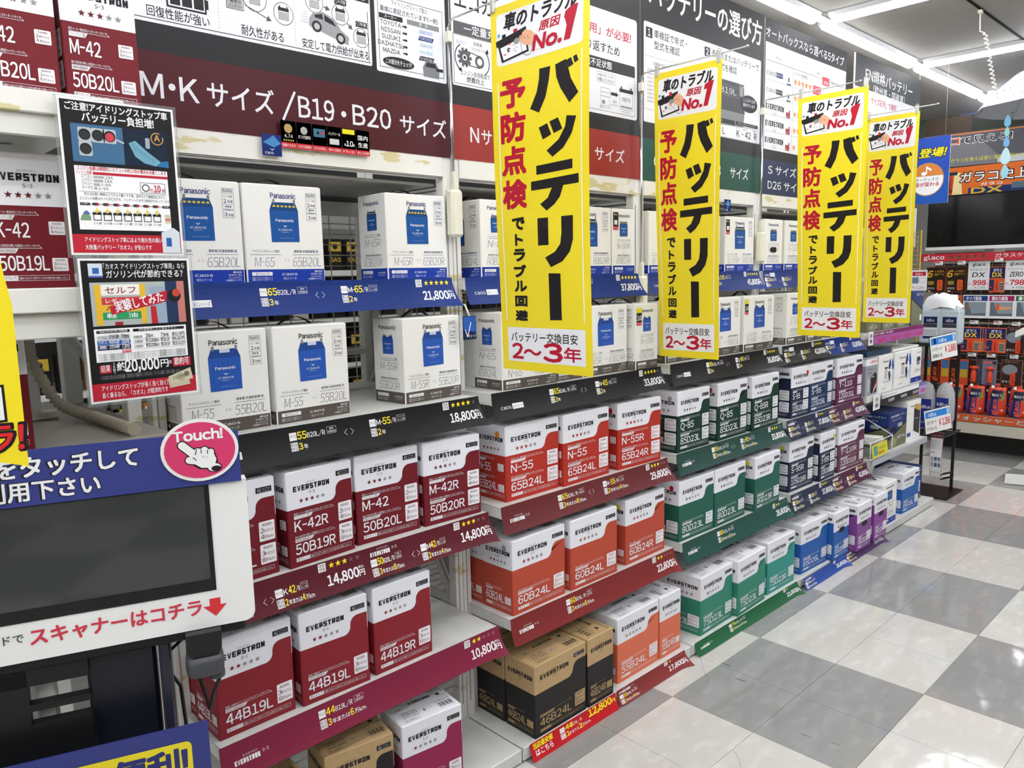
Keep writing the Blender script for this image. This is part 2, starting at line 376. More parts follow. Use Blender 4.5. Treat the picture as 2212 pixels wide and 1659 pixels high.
# nearest bay, mostly hidden by the touch panel
t = thing('shelf_rack', 'white shelving bay at the far left, behind the touch panel', 'shelf rack', (0, 1.9, 0))
def P0(name, mb): return mb.build(name, t, (0, -1.9, 0))
P0('top_beam', MB().box(-.6, 1.50, 1.735, .50, 1.52, 1.772, worn_metal, .002).box(-.6, 1.51, 1.70, .50, 1.53, 1.7345, white_metal))
P0('shelf_board', MB().box(-.6, 1.52, 1.762, .52, 2.2, 1.768, shelf_metal))
P0('shelf_board', MB().box(-.6, 1.50, 1.405, .545, 1.52, 1.447, white_metal, .002).box(-.6, 1.515, 1.36, .545, 1.53, 1.404, white_metal, .002).box(-.6, 1.52, 1.441, .545, 2.2, 1.447, shelf_metal))
P0('shelf_board', MB().box(-.6, 1.60, 1.125, .57, 2.3, 1.150, mat('dark_shelf', (150, 146, 138), .35), .002))
P0('base_plinth', MB().box(-.6, 1.54, .006, .57, 2.22, .05, shelf_metal, .003))
for x, y in ((.395, 2.02), (.53, 2.20), (-.3, 2.2)): P0('post', MB().box(x, y, 0, x+.04, y+.04, 1.76, white_metal, .002))
P0('post', MB().box(.548, 1.79, 0, .578, 1.83, 1.76, worn_metal, .002))
P0('side_brace', MB().tube([(.47, 2.05, 1.40), (.62, 2.05, 1.16)], .011, white_metal, 4))
P0('side_brace', MB().tube([(.60, 2.0, 1.3), (.57, 1.95, 1.16)], .010, white_metal, 4))
P0('side_brace', MB().tube([(.42, 1.7, .9), (.53, 1.82, .35)], .012, white_metal, 4)); P0('side_brace', MB().tube([(.47, 1.8, .95), (.55, 1.82, .4)], .010, white_metal, 4))
# ================================================================ battery cartons
LOGO = None
def logo(cv, x, y, h, w, m, z=2):
    """wide squared lettering of the battery cartons, made of bars"""
    L = {'E': (((0, 0), (0, 1)), ((0, 1), (1, 1)), ((.0, .5), (.85, .5)), ((0, 0), (1, 0))), 'V': (),
         'R': (((0, 0), (0, 1)), ((0, 1), (1, 1)), ((1, 1), (1, .5)), ((0, .5), (1, .5)), ((.45, .5), (1, 0))), 'S': (((1, 1), (0, 1)), ((0, 1), (0, .5)), ((0, .5), (1, .5)), ((1, .5), (1, 0)), ((1, 0), (0, 0))),
         'T': (((0, 1), (1, 1)), ((.5, 1), (.5, 0))), 'O': (((0, .0), (0, 1)), ((0, 1), (.45, 1)), ((.7, 1), (1, 1)), ((1, 1), (1, 0)), ((0, 0), (1, 0))), 'N': (((0, 0), (0, 1)), ((0, 1), (1, 0)), ((1, 0), (1, 1)))}
    n = 9; p = w/(n-.16); lw = p*.80; t = h*.235
    for i, ch in enumerate('EVERSTRON'):
        if ch == 'V': x_, V_ = x+i*p, lambda P: [(x_+a*lw, y+b*h) for a, b in P]; cv.put(V_([(0, 1), (.27, 1), (.5, .36), (.73, 1), (1, 1), (.64, 0), (.36, 0)]), [(0, 6, 2, 1), (6, 5, 2), (2, 5, 4, 3)], m, z)
        for k, (a, b) in enumerate(L[ch]):
            X = lambda u: x+i*p+t*.55+u*(lw-t*1.1); Yv = lambda v: y+t/2+v*(h-t)
            A, B = (X(a[0]), Yv(a[1])), (X(b[0]), Yv(b[1])); tt = t
            if a[1] == b[1]: A = (A[0]-t*.55, A[1]); B = (B[0]+t*.55, B[1]) if B[0] > A[0] else (B[0]-t*.55, B[1])
            if a[1] == b[1] and b[0] < a[0]: A = (X(a[0])+t*.55, A[1]); B = (X(b[0])-t*.55, B[1])
            if a[0] == b[0]: tt = t*1.15; s = t/2 if B[1] > A[1] else -t/2; A = (A[0], A[1]-s); B = (B[0], B[1]+s)
            if a[0] != b[0] and a[1] != b[1]: tt = t*1.3
            cv.seg(A, B, tt, m, z)
    return cv
GREY = (140, 138, 142)
C = {'maroon': (112, 26, 36), 'red': (138, 36, 46), 'magenta': (150, 42, 84), 'orange': (180, 50, 38), 'coral': (186, 76, 56), 'peach': (224, 116, 86), 'dgreen': (16, 54, 42), 'green': (36, 94, 80), 'lgreen': (52, 134, 112), 'teal': (56, 148, 138),
     'navy': (30, 40, 64), 'dblue': (20, 50, 88), 'plum': (92, 38, 76), 'plum2': (98, 52, 72), 'blue': (40, 96, 172), 'purple': (134, 72, 148), 'black': (40, 38, 38)}
WAR = {3: (('2', '4'), ('3', '8')), 2: (('3', '6'),), 1: (('2', '4'),), 0: (('1', '2'),)}
def warranty(cv, x, y, w, h, n, paper, col):
    cv.rrect(x, y, x+w, y+h, w*.07, paper, 2); cv.text('製品保証', x+w*.5, y+h*.76, h*.14, col, al='c', z=3, res=1, w=w*.6)
    cv.text(n[0], x+w*.08, y+h*.43, h*.24, col, z=3, bold=.004); cv.text('年または', x+w*.27, y+h*.43, h*.17, col, z=3, res=1, w=w*.62)
    cv.text(n[1], x+w*.08, y+h*.11, h*.24, col, z=3, bold=.004); cv.text('万km', x+w*.28, y+h*.10, h*.20, col, z=3, res=1, w=w*.62)
def ev_face(w, h, S, l1, l2, col, front):
    cv = Cv(); kr = S == 0; pap = 'kraft_board' if kr else 'white_board'; c = C[col]; lt = 'kraft_board' if kr else (236, 236, 240)
    Y = lambda v: h*(1-v)
    if front:
        r = w*.07; P = [(w-.0026, Y(.2)), (w*.84, Y(.2))]
        for k in range(1, 5): t = math.radians(90*k/5); P.append((w*.84-(w*.11)*math.sin(t), Y(.2)-(w*.11)*(1-math.cos(t))))
        P += [(w*.73, Y(.2)-w*.11), (w*.73, Y(.39)+w*.1)]
        for k in range(1, 5): t = math.radians(90*k/5); P.append((w*.73-w*.1*(1-math.cos(t)), Y(.39)+w*.1-w*.1*math.sin(t)))
        P += [(w*.63, Y(.3905)), (w-.0026, Y(.3905))]
        q = len(P); tri = [(0, 1, 2), (0, 2, 3), (0, 3, 4), (0, 4, 5), (0, 5, 6), (0, 6, 7), (0, 7, q-1), (7, 8, q-1), (8, 9, q-1), (9, 10, q-1), (10, 11, q-1), (11, 12, q-1)]
        cv.put(P, [f for f in tri if max(f) < q], c, 1)
        cv.rect(w*.745, Y(.145), w*.955, Y(.09), (26, 24, 26), 2); cv.text('AQ', w*.765, Y(.134), h*.034, (225, 225, 228), z=3, w=w*.05)
        cv.text('AUTOBACS', w*.83, Y(.115), h*.013, (200, 200, 204), z=3, res=1, w=w*.11); cv.text('QUALITY', w*.83, Y(.138), h*.013, (200, 200, 204), z=3, res=1, w=w*.11)
        lx, lw = w*.10, w*.54
    else: lx, lw = w*.12, w*.80
    lh = min(h*.062, lw*.13)
    cv.text('エバストロン', lx+lw/2, Y(.142), h*.018, (40, 40, 44), al='c', res=1)
    logo(cv, lx, Y(.152)-lh, lh, lw, (20, 20, 24)); cv.text('S-%d' % S, lx+lw/2, Y(.258), h*.03, (50, 50, 54), al='c')
    if S:
        cv.stars(lx+lw*.2, lx+lw*.8, Y(.312), lw*.06 if front else lw*.062, S, tuple(int(v*.9) for v in c) if c[0] > 100 else (60, 60, 66), GREY)
    rows = [(l1, .42), (l2, .665)] if S == 3 else [(l2, .665)]
    nm = len(rows)
    for k, (t, v) in enumerate(rows):
        if not t: continue
        T1 = '純正メーカー相当対応のスタンダードタイプ' if (k == 0 and S == 3) else ('優れた耐久性を実現した高性能のハイグレードタイプ' if S == 3 else ('性能と保証をアップしたランクアップタイプ' if S == 2 else 'お求めやすい価格のスタンダードタイプ'))
        sc = 1 if front else .9
        if S: cv.text(T1, w*.09, Y(v+.03), h*.02, lt, w=w*.55*sc, res=1)
        cv.line([(w*.09, Y(v+.038)), (w*.69*sc, Y(v+.038)), (w*.64*sc, Y(v+.012))], .0006, lt)
        cv.poly([(w*.09, Y(v+.075)), (w*.33*sc, Y(v+.075)), (w*.37*sc, Y(v+.042)), (w*.09, Y(v+.042))], lt, 2)
        cv.text('アイドリングストップ車用' if (k == 0 and S == 3) else '標準車(充電制御車)用', w*.10, Y(v+.071), h*.024, c, w=w*.22*sc, res=1, z=3)
        cv.text(t, w*.09, Y(v+.203), h*.108, lt, w=min(w*.1*len(t), w*(.60 if front else .62)), bold=.012, res=3)
    sq = min(w*.21, .048) if front else (w*.30 if w > .15 else w*.2); ws = WAR[S]
    for k, n in enumerate(ws):
        if front or w > .15:
            v = (.44, .675)[k] if S == 3 else .665
            warranty(cv, w*.965-sq, Y(v+.2), sq, h*.2, n, lt, c)
        else: warranty(cv, w*.93-sq, Y((.5, .775)[k]+.10 if S == 3 else .87), sq, h*.1, n, lt, c)
    cv.rect(w*.09, Y(.945), w*.29, Y(.905), lt, 2); cv.text('倒さないで', w*.19, Y(.94), h*.03, c, al='c', z=3, res=1, w=w*.17)
    cv.frame(w*.295, Y(.945), w*.93, Y(.905), .0005, lt); cv.text('硫酸がこぼれますと危険ですので水平な状態を保ちお取扱いください。', w*.31, Y(.935), h*.016, lt, w=w*.6, res=1)
    return cv
def battery_pic(cv, x, y, w, h, col, yel):
    """printed picture of a car battery"""
    d = tuple(int(v*.8) for v in col); cv.poly([(x+w*.02, y), (x+w*.98, y+h*.01), (x+w*.98, y+h*.74), (x, y+h*.74)], col, 2)
    cv.poly([(x, y+h*.74), (x+w*.98, y+h*.74), (x+w*.88, y+h*.93), (x+w*.1, y+h*.93)], d, 2.4)
    for k in range(1, 7): cv.rect(x+w*k/7, y+h*.02, x+w*k/7+w*.008, y+h*.72, d, 2.3)
    for u in (.12, .82): cv.rect(x+w*u, y+h*.9, x+w*(u+.07), y+h, (120, 124, 132), 2.6)
    if yel:
        for k in range(6): cv.disc(x+w*(.16+.135*k), y+h*.84, w*.05, (206, 186, 40), 3, ry=h*.025, n=10)
    else: cv.rect(x+w*.35, y+h*.85, x+w*.66, y+h*.93, (200, 206, 224), 3)
    cv.text('Panasonic', x+w*.5, y+h*.48, h*.062, (235, 236, 242), al='c', bold=.02, z=3, w=w*.62)
    cv.poly([(x+w*.42, y+h*.4), (x+w*.5, y+h*.35), (x+w*.58, y+h*.4), (x+w*.5, y+h*.375)], (235, 236, 242), 3)
    cv.text('caos', x+w*.5, y+h*.27, h*.06, (220, 224, 238), al='c', z=3, w=w*.48); cv.text('Blue Battery', x+w*.5, y+h*.225, h*.02, (220, 224, 238), al='c', z=3, res=1)
    cv.text('Panasonic Automotive Systems Co.,Ltd.', x+w*.3, y+h*.09, h*.014, (200, 206, 228), z=3, res=1, w=w*.5)
def pa_face(w, h, X, l1, l2, front):
    cv = Cv(); Y = lambda v: h*(1-v); nv = (30, 44, 110) if X == 'w' else (44, 40, 44); bc = (18, 56, 160) if X == 'w' else (88, 80, 74)
    ti = (34, 40, 110) if X == 'w' else (28, 26, 30)
    cv.rect(.0026, 0, w-.0026, Y(.866), bc, 1)
    if front:
        cv.text('Panasonic', w*.5, Y(.135), h*.052, ti, al='c', bold=.02, w=w*.32)
        battery_pic(cv, w*.32, Y(.585), w*.37, h*.44, (22, 84, 156) if X == 'w' else (40, 88, 178), X == 'w')
        x0, x1 = w*.79, w*.925; cv.frame(x0, Y(.355), x1, Y(.065), .0005, nv); cv.rect(x0, Y(.105), x1, Y(.103), nv, 3); cv.rect(x0, Y(.225), x1, Y(.223), nv, 3)
        cv.text('製品保証', (x0+x1)/2, Y(.1), h*.026, nv, al='c', w=w*.11, res=1); cv.text('アイドリング', (x0+x1)/2, Y(.13), h*.017, nv, al='c', w=w*.1, res=1); cv.text('ストップ車用', (x0+x1)/2, Y(.155), h*.017, nv, al='c', w=w*.1, res=1)
        cv.text('2', x0+w*.02, Y(.21), h*.036, nv, bold=.01); cv.text('年間', x0+w*.06, Y(.21), h*.026, nv, w=w*.06, res=1); cv.text('標準車', (x0+x1)/2, Y(.255), h*.02, nv, al='c', res=1); cv.text('(充電制御車)用', (x0+x1)/2, Y(.285), h*.017, nv, al='c', w=w*.115, res=1)
        cv.text('3', x0+w*.02, Y(.34), h*.036, nv, bold=.01); cv.text('年間', x0+w*.06, Y(.34), h*.026, nv, w=w*.06, res=1)
        cv.text('アイドリングストップ車用', w*.08, Y(.695), h*.028, nv, w=w*.33, res=1); cv.text('標準車(充電制御車)用', w*.6, Y(.695), h*.028, nv, w=w*.32, res=1)
        cv.rect(w*.05, Y(.716), w*.43, Y(.713), nv, 2); cv.rect(w*.58, Y(.716), w*.94, Y(.713), nv, 2)
        cv.text(l1, w*.1, Y(.84), h*.1, nv, w=w*.07*len(l1)*.88, bold=-.022, sh=.15, res=3); cv.text(l2, w*.58, Y(.84), h*.1, nv, w=w*.37, bold=-.022, sh=.15, res=3)
        for a, b in (((.49, .79), (.47, .765)), ((.47, .765), (.49, .74)), ((.52, .79), (.54, .765)), ((.54, .765), (.52, .74))): pass
        cv.line([(w*.495, Y(.79)), (w*.475, Y(.775)), (w*.495, Y(.76))], .0005, nv); cv.line([(w*.515, Y(.79)), (w*.535, Y(.775)), (w*.515, Y(.76))], .0005, nv)
        cv.rrect(w*.06, Y(.93), w*.31, Y(.893), .001, (236, 236, 240), 2); cv.text('倒さないで', w*.185, Y(.927), h*.026, bc, al='c', z=3, w=w*.17, res=1)
        for k in (0, 1): cv.text('硫酸がこぼれますと危険ですので', w*.06, Y(.96+.02*k), h*.014, (236, 236, 240), w=w*.25, res=1)
        cv.text('caos', w*.53, Y(.93), h*.03, (236, 236, 240), al='c', w=w*.2); cv.text(('W1' if X == 'w' else 'X1')+'シリーズ', w*.53, Y(.975), h*.026, (236, 236, 240), al='c', w=w*.17, res=1)
        for t, v, ww in (('◆製品品番', .9, .1), ('N-'+l1.replace('-', '')+('/W1' if X == 'w' else '/X1'), .928, .15), ('カーバッテリー', .956, .15), ('※商品画像はイメージです。', .98, .19)): cv.text(t, w*.96, Y(v), h*.019, (236, 236, 240), al='r', w=w*ww, res=1)
    else:
        cv.text('Panasonic', w*.5, Y(.125), h*.045, ti, al='c', bold=.02, w=w*.56); battery_pic(cv, w*.32, Y(.42), w*.36, h*.24, (22, 84, 156) if X == 'w' else (40, 88, 178), X == 'w')
        cv.text('アイドリングストップ車用', w*.5, Y(.485), h*.022, nv, al='c', w=w*.56, res=1); cv.rect(w*.2, Y(.498), w*.8, Y(.495), nv, 2)
        cv.text(l1, w*.5, Y(.61), h*.09, nv, al='c', w=w*.58, bold=-.022, sh=.15, res=3); cv.line([(w*.47, Y(.655)), (w*.5, Y(.64)), (w*.53, Y(.655))], .0005, nv); cv.line([(w*.47, Y(.67)), (w*.5, Y(.685)), (w*.53, Y(.67))], .0005, nv)
        cv.text('標準車(充電制御車)用', w*.5, Y(.722), h*.022, nv, al='c', w=w*.56, res=1); cv.rect(w*.2, Y(.738), w*.8, Y(.735), nv, 2)
        cv.text(l2, w*.5, Y(.84), h*.09, nv, al='c', w=w*.66, bold=-.022, sh=.15, res=3)
        cv.rrect(w*.1, Y(.93), w*.46, Y(.893), .001, (236, 236, 240), 2); cv.text('倒さないで', w*.28, Y(.927), h*.026, bc, al='c', z=3, w=w*.25, res=1)
        for k in (0, 1): cv.text('硫酸がこぼれますと危険ですので', w*.1, Y(.96+.02*k), h*.014, (236, 236, 240), w=w*.36, res=1)
        for t, v in (('N-'+l1.replace('-', ''), .928), ('カーバッテリー', .956)): cv.text(t, w*.92, Y(v), h*.019, (236, 236, 240), al='r', w=w*.26, res=1)
    return cv
BH = .233
def body_mesh(w, d, lo, hi):
    c = .0022; ring = [(c, 0), (w-c, 0), (w, c), (w, d-c), (w-c, d), (c, d), (0, d-c), (0, c)]; zs = [0, BH*.61, BH-.002]; m = MB()
    V = [(x, y, z) for z in zs for x, y in ring]+[(min(max(x, .003), w-.003), min(max(y, .003), d-.003), BH) for x, y in ring]
    F0 = [(k, (k+1) % 8, 8+(k+1) % 8, 8+k) for k in range(8)]
    m.add(V, F0+[tuple(reversed(range(8)))], lo); n = 0
    m.add(V, [(8*r+k, 8*r+(k+1) % 8, 8*r+8+(k+1) % 8, 8*r+8+k) for r in (1, 2) for k in range(8)]+[tuple(range(24, 32))], hi)
    return m
CACHE = {}
def cached(k, fn):
    if k not in CACHE: CACHE[k] = fn()
    return CACHE[k]
def top_print(w, d, l2, pan, kr):
    cv = Cv(); k = (40, 38, 42); pw = max(w, d); pd = min(w, d)
    if pan: cv.text('Panasonic', pw*.5, pd*.72, pd*.11, k, al='c', bold=.02); cv.text('蓄電池 注意事項', pw*.08, pd*.2, pd*.06, (60, 70, 150), res=1, w=pw*.4)
    else:
        logo(cv, pw*.36, pd*.66, pd*.075, pw*.36, k); cv.text(l2, pw*.97, pd*.82, pd*.1, k, al='r', w=pw*.24, bold=-.01); cv.rect(pw*.82, pd*.62, pw*.88, pd*.7, k); cv.text('リサイクルにご協力を', pw*.82, pd*.56, pd*.03, k, w=pw*.15, res=1)
        for q in range(22): cv.rect(pw*(.03+q*.043), pd*.5, pw*(.05+q*.043), pd*.508, WH if not kr else (226, 200, 160))
        cv.frame(pw*.1, pd*.56, pw*.2, pd*.64, .0005, k); cv.text('上面', pw*.15, pd*.575, pd*.05, k, al='c', res=1)
        cv.frame(pw*.70, pd*.12, pw*.94, pd*.36, .0006, k); cv.text('N-'+l2+'/EA', pw*.7, pd*.39, pd*.05, k, w=pw*.24, res=1)
        for q in range(18):
            if q % 5 != 3: cv.rect(pw*(.72+q*.0115), pd*.16, pw*(.726+q*.0115+(q % 3)*.001), pd*.33, k)
        for q, t in enumerate(('△横積厳禁 天地無用', '上積み制限 火気注意', '積み付け段数5段')): cv.text(t, pw*.12, pd*(.38-.085*q), pd*.045, k, w=pw*.26, res=1)
        cv.frame(pw*.1, pd*.07, pw*.34, pd*.16, .0005, k); cv.text('輸入元販売元', pw*.12, pd*.09, pd*.04, k, w=pw*.18, res=1); cv.rect(pw*.46, pd*.24, pw*.5, pd*.33, GREY)
        cv.text('Ａ-Ｂ-Ｃ', pw*.52, pd*.26, pd*.05, GREY, res=1)
    return cv
def carton(x, y, z, w, d, kind, col, S, l1, l2, label, group, yaw=0, plain=False, dot=None, dotf=None, hole=None, sticker=None):
    """kind: 'e' two-colour carton, 'w' / 'x' white carton; the larger print goes on the wider face"""
    kr = kind == 'e' and S == 0
    if kind == 'e': lo, hi = ink(C[col]), (kraft if kr else board_w)
    else: lo = hi = board_p
    o = link('battery_carton', cached(('b', kind, col, S, w, d), lambda: body_mesh(w, d, lo, hi).mesh('battery_carton')), None, (x, y, z), (0, 0, math.radians(yaw)))
    tag(o, label, 'carton', group)
    cut = w*.0
    fm = cached(('fl', w, d, kr, kind), lambda: MB().box(.004, .003, BH, w-.004, d*.5-.0006, BH+.0009, hi).box(.004, d*.5+.0006, BH, w-.004, d-.003, BH+.0009, hi).mesh('top_flap') if kind != 'e' or w >= d else MB().box(.003, .004, BH, w*.5-.0006, d-.004, BH+.0009, hi).box(w*.5+.0006, .004, BH, w-.003, d-.004, BH+.0009, hi).mesh('top_flap'))
    link('top_flap', fm, o)
    if plain: return o
    def face(fw, front): return (ev_face(fw, BH, S, l1, l2, col, front) if kind == 'e' else pa_face(fw, BH, kind, l1, l2, front))
    a = cached(('f', kind, col, S, l1, l2, w, w > d), lambda: face(w, w > d).mesh('front_print'))
    b = cached(('f', kind, col, S, l1, l2, d, d > w), lambda: face(d, d > w).mesh('side_print'))
    link('front_print', a, o); link('side_print', b, o, (0, d, 0), (0, 0, -math.pi/2))
    tp = cached(('t', kind != 'e', l2, w, d, kr), lambda: top_print(w, d, l2, kind != 'e', kr).mesh('top_print'))
    if w >= d: link('top_print', tp, o, (0, 0, BH+.001), (-math.pi/2, 0, 0))
    else: link('top_print', tp, o, (0, d, BH+.001), (-math.pi/2, 0, -math.pi/2))
    if kind in 'wx':
        L, D2 = (w, d) if w >= d else (d, w); P = []
        for k in range(13): t = k/12; P.append((L*(.28+.44*t), D2*.55, BH+.001+.018*math.sin(math.pi*t)))
        mb = MB()
        for p, q in zip(P, P[1:]): mb.add([(p[0], p[1]-.007, p[2]), (p[0], p[1]+.007, p[2]), (q[0], q[1]+.007, q[2]), (q[0], q[1]-.007, q[2]), (p[0], p[1]-.007, p[2]+.0015), (p[0], p[1]+.007, p[2]+.0015), (q[0], q[1]+.007, q[2]+.0015), (q[0], q[1]-.007, q[2]+.0015)],
                                           [(0, 1, 2, 3), (7, 6, 5, 4), (0, 4, 5, 1), (3, 2, 6, 7), (0, 3, 7, 4), (1, 5, 6, 2)], black_strap)
        sm = cached(('s', L, D2), lambda: mb.mesh('carry_strap'))
        link('carry_strap', sm, o, (0, 0, 0) if w >= d else (w, 0, 0), (0, 0, 0 if w >= d else math.pi/2))
    if dot: Cv().disc(0, 0, .0098, dot, 4).build('round_sticker', o, (0, d*.2 if d > .15 else d*.26, BH*.885), -math.pi/2)
    if dotf: Cv().disc(0, 0, .0105, dotf, 4).build('round_sticker', o, (w*.88, 0, BH*.87))
    if hole: Cv().rrect(-.03, -.012, .03, .012, .0115, (20, 20, 24), 4).build('hand_hole', o, (w*.5, 0, BH*hole))
    if sticker:
        cv = Cv(); cv.rect(0, 0, .03, .062, (28, 26, 30), 4); cv.rect(0, 0, .03, .012, (196, 40, 50), 5)
        if sticker == 10: cv.rect(0, .044, .03, .062, (226, 214, 40), 5); cv.text('10', .015, .018, .016, (240, 240, 240), al='c', z=5, bold=.02); cv.text('倍', .026, .018, .006, (240, 240, 240), al='c', z=5, res=1)
        else: cv.text('早めの', .015, .05, .007, (240, 240, 240), al='c', z=5, res=1); cv.poly([(.006, .018), (.024, .018), (.024, .034), (.006, .034)], (230, 230, 232), 5)
        cv.text('早めの交換', .015, .003, .005, (240, 240, 240), al='c', z=6, res=1, w=.026); cv.build('info_sticker', o, (.004, 0, BH*.68))
    return o
B19, B20, B24, D23, D26, D31 = (.187, .127), (.198, .127), (.237, .131), (.240, .172), (.265, .172), (.298, .172)
PB = (.209, .134)
OR = ['leftmost', 'second from left', 'third from left', 'fourth from left', 'fifth from left', 'sixth from left']
def shelf(lv, shelfname, cartname, rows, kind, group, start=0):
    """rows: (x, y, dims, end?, colour, S, l1, l2, yaw, options, back row?)"""
    z = LV[lv][0]+.0004
    for i, r in enumerate(rows):
        x, y, dm, end, col, S, l1, l2, yaw, opt, back = r
        w, d = (dm[1], dm[0]) if end else dm
        cn = cartname if isinstance(cartname, str) else cartname[i]
        carton(x, y, z, w, d, kind if isinstance(kind, str) else kind[i], col, S, l1, l2, '%s, %s %s' % (cn, OR[i+start], shelfname), group, yaw, **opt)
        if back:
            a = math.radians(yaw); carton(x-math.sin(a)*(d+.004)+.003, y+math.cos(a)*(d+.004), z, w, d, kind if isinstance(kind, str) else kind[i], col, S, l1, l2, 'back-row carton behind the %s %s' % (OR[i+start], shelfname), group, yaw, plain=not (lv >= 3))
N = {}
ywf = 1.775
# bay 1
shelf(1, 'on the top shelf, dark red bay', 'white carton with blue base', [(.622, ywf, PB, 0, 0, 0, 'M-65', '65B20L', 0, {}, 0), (.836, ywf, PB, 0, 0, 0, 'M-65', '65B20L', 0, {}, 0), (1.240, ywf, PB, 0, 0, 0, 'M-65R', '65B20R', 0, {}, 0)], 'w', 'white and blue cartons, top shelf of the dark red bay')
shelf(2, 'on the second shelf, dark red bay', 'white carton with grey-brown base', [(.635, 1.715, PB, 0, 0, 0, 'M-55', '55B20L', 0, {}, 0), (.856, 1.710, PB, 0, 0, 0, 'M-55', '55B20L', 2.5, {}, 0), (1.234, 1.710, PB, 0, 0, 0, 'M-55R', '55B20R', 3, {}, 0)], 'x', 'white and grey-brown cartons, second shelf of the dark red bay')
shelf(3, 'on the third shelf, dark red bay', 'maroon carton with white top', [(.622, 1.645, B19, 0, 'maroon', 3, 'K-42', '50B19L', 2, {}, 1), (.832, 1.643, B19, 0, 'maroon', 3, 'K-42R', '50B19R', 3.5, {}, 1), (1.033, 1.664, B20, 0, 'maroon', 3, 'M-42', '50B20L', -1, {}, 1), (1.244, 1.656, B20, 0, 'maroon', 3, 'M-42R', '50B20R', -3, {}, 1)], 'e', 'maroon and white cartons')
shelf(4, 'on the fourth shelf, dark red bay', 'red carton with white top', [(.628, 1.627, B19, 0, 'red', 2, '', '44B19L', 0, {}, 1), (.83, 1.619, B19, 0, 'red', 2, '', '44B19L', -2.5, {}, 1), (1.037, 1.617, B19, 0, 'red', 2, '', '44B19R', .3, {}, 1)], 'e', 'red and white cartons')
z5 = LV[5][0]+.0004
carton(.625, 1.60, z5, *B19, 'e', 'black', 0, '', '40B19L', 'brown and black carton at the picture bottom, beside the blue and yellow sign', 'brown and black cartons, first bay')
carton(.868, 1.605, z5, *B19, 'e', 'black', 0, '', '40B19R', 'brown and black carton right below the 10,800 yen tag, left of the pink one', 'brown and black cartons, first bay', -9.5)
carton(1.08, 1.576, z5, *B19, 'e', 'magenta', 1, '', '40B19L', 'pink and white carton alone at the right of the lowest shelf, first bay', 'pink and white carton', -7.5)
# bay 2
shelf(1, 'on the top shelf, orange bay', 'white carton with blue base', [(1.582, ywf, PB and (.235, .131), 1, 0, 0, 'N-80', '80B24L', 0, {}, 0), (1.722, ywf, B24, 0, 0, 0, 'N-80', '80B24L', 0, {}, 0), (1.968, ywf, B24, 0, 0, 0, 'N-80R', '80B24R', 0, {}, 0), (2.212, ywf, B24, 1, 0, 0, 'N-80R', '80B24R', 0, {'sticker': 1}, 0)], 'w', 'white and blue cartons, top shelf of the orange bay')
shelf(2, 'on the second shelf, orange bay', 'white carton with grey-brown base', [(1.572, 1.683, B24, 0, 0, 0, 'N-65', '65B24L', -1.5, {}, 1), (1.816, 1.690, B24, 1, 0, 0, 'N-65', '65B24L', 0, {}, 0), (1.952, 1.692, B24, 0, 0, 0, 'N-65R', '65B24R', 0, {}, 0), (2.200, 1.662, B24, 1, 0, 0, 'N-65R', '65B24R', 0, {'sticker': 10}, 0)], 'x', 'white and grey-brown cartons, second shelf of the orange bay')
shelf(3, 'on the third shelf, orange bay', 'orange-red carton with white top', [(1.553, 1.657, B24, 0, 'orange', 3, 'N-55', '65B24L', 0, {'dot': (226, 142, 40)}, 1), (1.797, 1.645, B24, 0, 'orange', 3, 'N-55', '65B24L', 1, {}, 1), (2.080, 1.648, B24, 0, 'orange', 3, 'N-55R', '65B24R', -3, {'dot': (190, 24, 36)}, 1)], 'e', 'orange-red and white cartons')
shelf(4, 'on the fourth shelf, orange bay', 'coral red carton with white top', [(1.527, 1.611, B24, 0, 'coral', 2, '', '60B24L', .5, {'dot': (160, 158, 160)}, 1), (1.787, 1.61, B24, 0, 'coral', 2, '', '60B24L', -.5, {}, 1), (2.085, 1.618, B24, 0, 'coral', 2, '', '60B24R', .8, {'dot': (222, 206, 40)}, 1)], 'e', 'coral red and white cartons')
G = 'cartons on the lowest shelf, second bay'
carton(1.545, 1.544, z5, *B24, 'e', 'black', 0, '', '46B24L', 'brown and black carton directly above the 12,800 yen tag, foremost one', G)
carton(1.545, 1.680, z5, *B24, 'e', 'black', 0, '', '46B24L', 'brown and black carton behind the foremost one, at the post', G)
carton(1.788, 1.542, z5, .131, .237, 'e', 'black', 0, '', '46B24R', 'narrow brown and black carton turned end-on, left of the peach carton', G)
carton(1.97, 1.565, z5, *B24, 'e', 'peach', 1, '', '55B24L', 'peach and white carton seen broadside above the 17,800 yen tag', G)
carton(1.97, 1.70, z5, *B24, 'e', 'peach', 1, '', '55B24L', 'white-topped carton behind the broadside peach carton', G, plain=True)
carton(2.213, 1.562, z5, .131, .237, 'e', 'peach', 1, '', '55B24R', 'narrow peach and white carton turned end-on above the 17,800 yen price', G)
